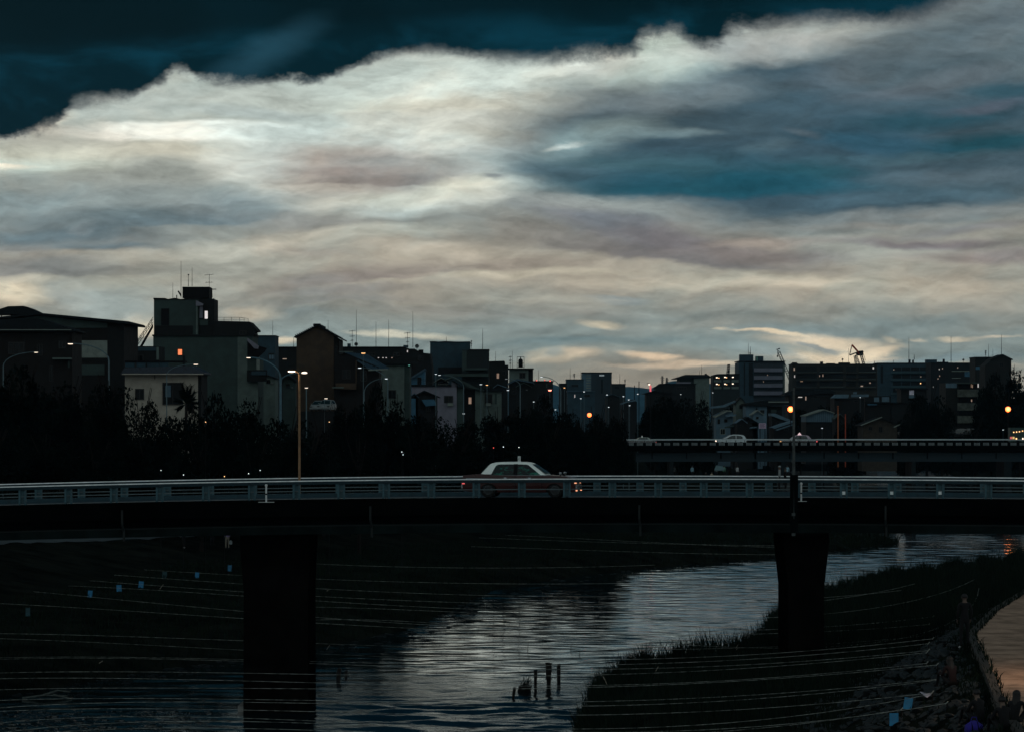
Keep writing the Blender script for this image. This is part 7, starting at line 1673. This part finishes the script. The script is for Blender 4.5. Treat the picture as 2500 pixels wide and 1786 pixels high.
stake(820, 831, 1629, 1660, 'leaning pointed stake right of the wide pier', 1.1, .35, .1)
stake(841, 849, 1636, 1650, 'low stump just right of the leaning pointed stake', .9)
D = 12e4 / (1687 - HOR); cx = XW(1282, D)
t = thing('stump', 'weedy rounded stump with grass growing from it among the river stakes', 'stump', (cx, D, 0)); mb = MB()
v = [(cx + 1.2 * .30 * vx, D + .3 * vy, .14 + .42 * vz * 1.0) for vx, vy, vz in ico]; mb.add(v, icf).build('stump_wood', M_STAKE, t)
mb = MB()
for k in range(70):
    a = rnd.uniform(0, 6.28); r_ = rnd.uniform(0, .3); p = Vector((cx + r_ * math.cos(a), D + r_ * math.sin(a), .2)); mb.tube([p, p + Vector((rnd.uniform(-.05, .12), 0, rnd.uniform(.1, .3))), p + Vector((rnd.uniform(-.1, .3), 0, rnd.uniform(.25, .62)))], .007, 3, .003)
mb.build('weeds', M_GRASS, t)
st = MB()
for px, yb, yt in ((1288, 1589, 1564), (1393, 1586, 1568), (1414, 1598, 1588), (1656, 1441, 1434), (1510, 1442, 1430), (1500, 1455, 1437), (1270, 1424, 1430), (2102, 1330, 1311), (2096, 1333, 1316)):
    D = 12e4 / (yb - HOR); p = W(px, yb, D); q_ = W(px + rnd.uniform(1, 3), yt, D); st.tube([p - Vector((0, 0, .2)), p.lerp(q_, .6), q_ + Vector((.05, 0, 0))], .018, 4, .008)
st.build('water_weeds', M_STAKE, kind='stuff')

# ------------------------------------------------------------------ cords stretched low over the river, and their tags
M_CORD = mat('pale_cord', (.22, .23, .21), .7, .85, 1.3, stretch=(3, 1, 1), spec=.3)
def zfix(py, z): return (CAMZ - z) * F / (py - HOR)
CORDS = [  # left end, two points on the way, right end (photo pixels); heights above the water
 ((-20, 1434), (700, 1500), (1500, 1540), (2278, 1504), 2.6), ((-20, 1471), (600, 1509), (1500, 1548), (2268, 1523), 2.6), ((-20, 1545), (600, 1563), (1540, 1585), (2248, 1552), 2.7), ((-20, 1557), (600, 1586), (1500, 1609), (2277, 1558), 2.7),
 ((-20, 1605), (600, 1609), (1500, 1621), (2266, 1570), 2.8), ((-20, 1609), (600, 1613), (1500, 1632), (2266, 1587), 2.8), ((-20, 1642), (600, 1642), (1500, 1645), (2262, 1592), 2.8), ((-20, 1656), (600, 1661), (1500, 1671), (2262, 1618), 2.8),
 ((-20, 1683), (600, 1679), (1500, 1675), (2287, 1622), 2.9), ((-20, 1709), (600, 1706), (1500, 1710), (2287, 1657), 2.9), ((-20, 1728), (600, 1713), (1500, 1721), (2287, 1659), 2.9), ((-20, 1736), (600, 1732), (1500, 1743), (2275, 1690), 3.0),
 ((-20, 1765), (600, 1752), (1500, 1777), (2275, 1693), 3.0), ((-20, 1790), (600, 1760), (1624, 1784), (2310, 1716), 3.0), ((-20, 1800), (600, 1777), (1737, 1786), (2200, 1731), 3.0),
 ((232, 1399), (750, 1434), (1500, 1455), (1905, 1440), 2.2), ((178, 1413), (750, 1453), (1500, 1475), (2200, 1440), 2.3), ((110, 1427), (750, 1464), (1500, 1492), (2233, 1424), 2.3), ((325, 1388), (750, 1411), (1400, 1424), (1905, 1405), 2.1),
 ((600, 1364), (750, 1374), (1050, 1384), (1600, 1378), 2.0), ((1000, 1300), (1400, 1313), (1700, 1328), (1910, 1335), 2.0), ((1050, 1306), (1400, 1320), (1650, 1327), (1910, 1331), 2.0), ((1150, 1333), (1400, 1341), (1700, 1350), (2050, 1351), 2.0),
 ((700, 1480), (900, 1484), (1500, 1508), (2378, 1414), 2.5), ((700, 1515), (1000, 1516), (1500, 1560), (2390, 1434), 2.6)]
order = sorted(range(len(CORDS)), key=lambda i: -CORDS[i][3][1])
rank = {i: k + 1 for k, i in enumerate(order)}
ORD = ['first', 'second', 'third', 'fourth', 'fifth', 'sixth', 'seventh', 'eighth', 'ninth', 'tenth', 'eleventh', 'twelfth', 'thirteenth', 'fourteenth', 'fifteenth', 'sixteenth', 'seventeenth', 'eighteenth', 'nineteenth', 'twentieth', 'twenty-first', 'twenty-second', 'twenty-third', 'twenty-fourth', 'twenty-fifth']
ENDS = {}
for i, (a, b_, c, e, zr_) in enumerate(CORDS):
    P4 = [a, b_, c, e]; zs = [1.7, 2.0, 2.2, zr_]
    if i < 15: De = onsurf(e[0], e[1], .30); zr_ = ZW(e[1], De); ENDS[i] = (XW(e[0], De), De, zr_)
    zs[3] = zr_
    pts = [Vector((XW(p[0], zfix(p[1], z)), zfix(p[1], z), z)) for p, z in zip(P4, zs)]
    # smooth curve through the four points
    xs4 = np.array([p.x for p in pts]); out = []
    for x in np.linspace(xs4[0], xs4[-1], 34):
        def lag(vals):
            r_ = 0
            for j in range(4):
                w = 1
                for k in range(4):
                    if k != j: w *= (x - xs4[k]) / (xs4[j] - xs4[k])
                r_ += w * vals[j]
            return r_
        out.append(Vector((x, lag([p.y for p in pts]), lag([p.z for p in pts]))))
    o = MB().tube(out, .0075, 4).build('cord', M_CORD)
    tag(o, 'thin pale cord over the river, %s from the bottom at its right-hand end' % ORD[rank[i] - 1], 'cord', 'pale cords stretched across the river')
# pegs that hold the cords on the right bank
seen = set(); k = 0
for i, (a, b_, c, e, zr_) in enumerate(CORDS[:15]):
    x, D, zr_ = ENDS[i]
    if any(abs(x - q_[0]) < .12 and abs(D - q_[1]) < .5 for q_ in seen): continue
    seen.add((x, D)); zb = gz(x, D)
    t = thing('peg', 'short stick holding the %s cord from the bottom at the right bank' % ORD[rank[i] - 1], 'stick', (x, D, zb - .1), 'sticks holding the cords')
    MB().tube([(x, D, zb - .15), (x + .03, D, zr_ + .04)], .018, 5).build('stick', M_BARK, t); MB().tube([(x - .02, D - .02, zr_ - .02), (x + .05, D - .03, zr_ + .06)], .016, 5).build('knot', M_CORD, t)
M_TAG = mat('pale_blue_card', (.022, .18, .36), .6, .15, 3); M_TAGD = mat('dark_blue_card', (.02, .06, .075), .7, .3, 3); M_INK = mat('card_ink', (.05, .16, .30), .7)
def sign_card(px, py, w, h_, label, m_=None, tilt=0, z=1.7, name='card', group='blue cards hanging from the cords', ink=True):
    D = zfix(py, z) if z < 2.7 else onsurf(px, py + h_ / 2, .10); c = W(px, py, D); ww, hh_ = w * D / F / 2, h_ * D / F / 2
    t = thing(name, label, 'card', (c.x, D, c.z), group); ca, sa = math.cos(R(tilt)), math.sin(R(tilt))
    def q(x, y, z_): return (c.x + x * ca - z_ * sa, D + y, c.z + x * sa + z_ * ca)
    mb = MB(); mb.add([q(-ww, -.004, -hh_), q(ww, -.004, -hh_), q(ww, -.004, hh_), q(-ww, -.004, hh_), q(-ww, .004, -hh_), q(ww, .004, -hh_), q(ww, .004, hh_), q(-ww, .004, hh_)], [(0, 1, 2, 3), (7, 6, 5, 4), (0, 4, 5, 1), (1, 5, 6, 2), (2, 6, 7, 3), (3, 7, 4, 0)]).build('card_sheet', m_ or M_TAG, t)
    if ink:
        mb = MB()
        for k in range(4):
            x0, x1 = -ww * .55 + (k % 2) * ww * .15, ww * .5 - (k % 3) * ww * .12; z0 = hh_ * (.6 - .36 * k); v = [q(x0, -.0065, z0), q(x1, -.0065, z0), q(x1, -.0065, z0 + hh_ * .12), q(x0, -.0065, z0 + hh_ * .12)]
            mb.add(v, [(0, 1, 2, 3)])
        mb.build('lettering', M_INK, t)
    mb = MB()
    for s in (-1, 1): mb.tube([q(s * ww * .8, 0, hh_), q(s * ww * .8, 0, hh_ + .07)], .004, 3)
    mb.build('tie', M_CORD, t)
sign_card(220, 1449, 11, 17, 'blue card hanging furthest left of the bright ones over the dark bank', tilt=-4)
sign_card(290.5, 1435, 12, 16, 'blue card, second of the bright ones from the left', tilt=1)
sign_card(344.5, 1426, 12, 16, 'brightest blue card, third of the bright ones from the left', tilt=-5)
sign_card(402, 1404, 11, 19, 'dark card between two bright blue ones', M_TAGD, ink=False)  # darker blue card without lettering
sign_card(481, 1403, 10, 14, 'small blue card, the one left of the highest', tilt=-5)
sign_card(561, 1386, 10, 15, 'dim blue card hanging highest, left of the wide pier', mat('dim_blue_card', (.02, .12, .22), .6, .2, 3))
sign_card(68, 1493, 11, 20, 'dark card lowest at the far left', M_TAGD, ink=False)
sign_card(2217, 1716, 21, 29, 'tilted blue notice card with writing near the bottom right people', tilt=-9, z=2.75)
sign_card(2182.5, 1755, 22, 31, 'upright blue notice card with a black mark, nearest the bottom edge', tilt=0, z=2.75)
# white flag-like scrap on a cord end
D = onsurf(2262, 1700, .12); mb = MB(); pts_ = [(2245, 1687), (2257, 1690), (2272, 1692), (2277, 1691), (2270, 1697), (2264, 1702), (2256, 1697)]
mb.ppx(pts_, D, .012, .0); o = mb.build('cloth_scrap', mat('white_rag', (.55, .52, .62), .8, .15, 3)); tag(o, 'small white pennant of cloth knotted at a cord end beside the sitting person', 'cloth')
# blown straws caught on the cords
sm = MB()
for px, py, dx, dy in ((242, 1618, 9, -6), (688, 1570, 10, -5), (797, 1585, 8, -12), (1472, 1650, 10, 20), (1600, 1638, 7, -12), (1796, 1582, 6, -10), (390, 1437, 9, -12), (798, 1442, 4, -4), (1398 + 400, 1585, 3, -4)):
    D = zfix(py, 2.1); a = W(px, py, D); b_ = W(px + dx, py + dy, D); sm.tube([a, a.lerp(b_, .5) + Vector((.01, 0, .01)), b_], .010, 4, .005)
sm.build('straws', mat('dry_straw', (.55, .48, .40), .8, .2, 5), kind='stuff')
# a heron-like pale branch and driftwood at the lower left
t = thing('driftwood', 'pale forked driftwood lying on the shallows at the lower left', 'driftwood', (-20, 176, 0)); mb = MB()
for pts_ in (((-20.8, 174, .05), (-19.9, 174, .18), (-18.9, 174.3, .12)), ((-19.9, 174, .18), (-19.3, 174, .38), (-18.8, 174.2, .3)), ((-19.5, 174, .2), (-18.7, 174, .02))): mb.tube(pts_, .045, 5, .02)
mb.build('branch', mat('bleached_wood', (.13, .15, .14), .8, .3, 6), t)
# ------------------------------------------------------------------ thin evening haze: one closed box of air round everything
m = bpy.data.materials.new('haze'); m.use_nodes = True; nt = m.node_tree; nt.nodes.clear()
o_ = nt.nodes.new('ShaderNodeOutputMaterial'); v_ = nt.nodes.new('ShaderNodeVolumePrincipled')
v_.inputs['Color'].default_value = (.30, .62, .90, 1); v_.inputs['Density'].default_value = 2.0e-5; v_.inputs['Anisotropy'].default_value = 0.0
nt.links.new(v_.outputs[0], o_.inputs['Volume'])
hz = MB().box(-24000, 24000, -300, 41000, -2.5, 95).build('haze', m, kind='stuff')
hz['label'] = 'thin blue evening haze over the city'
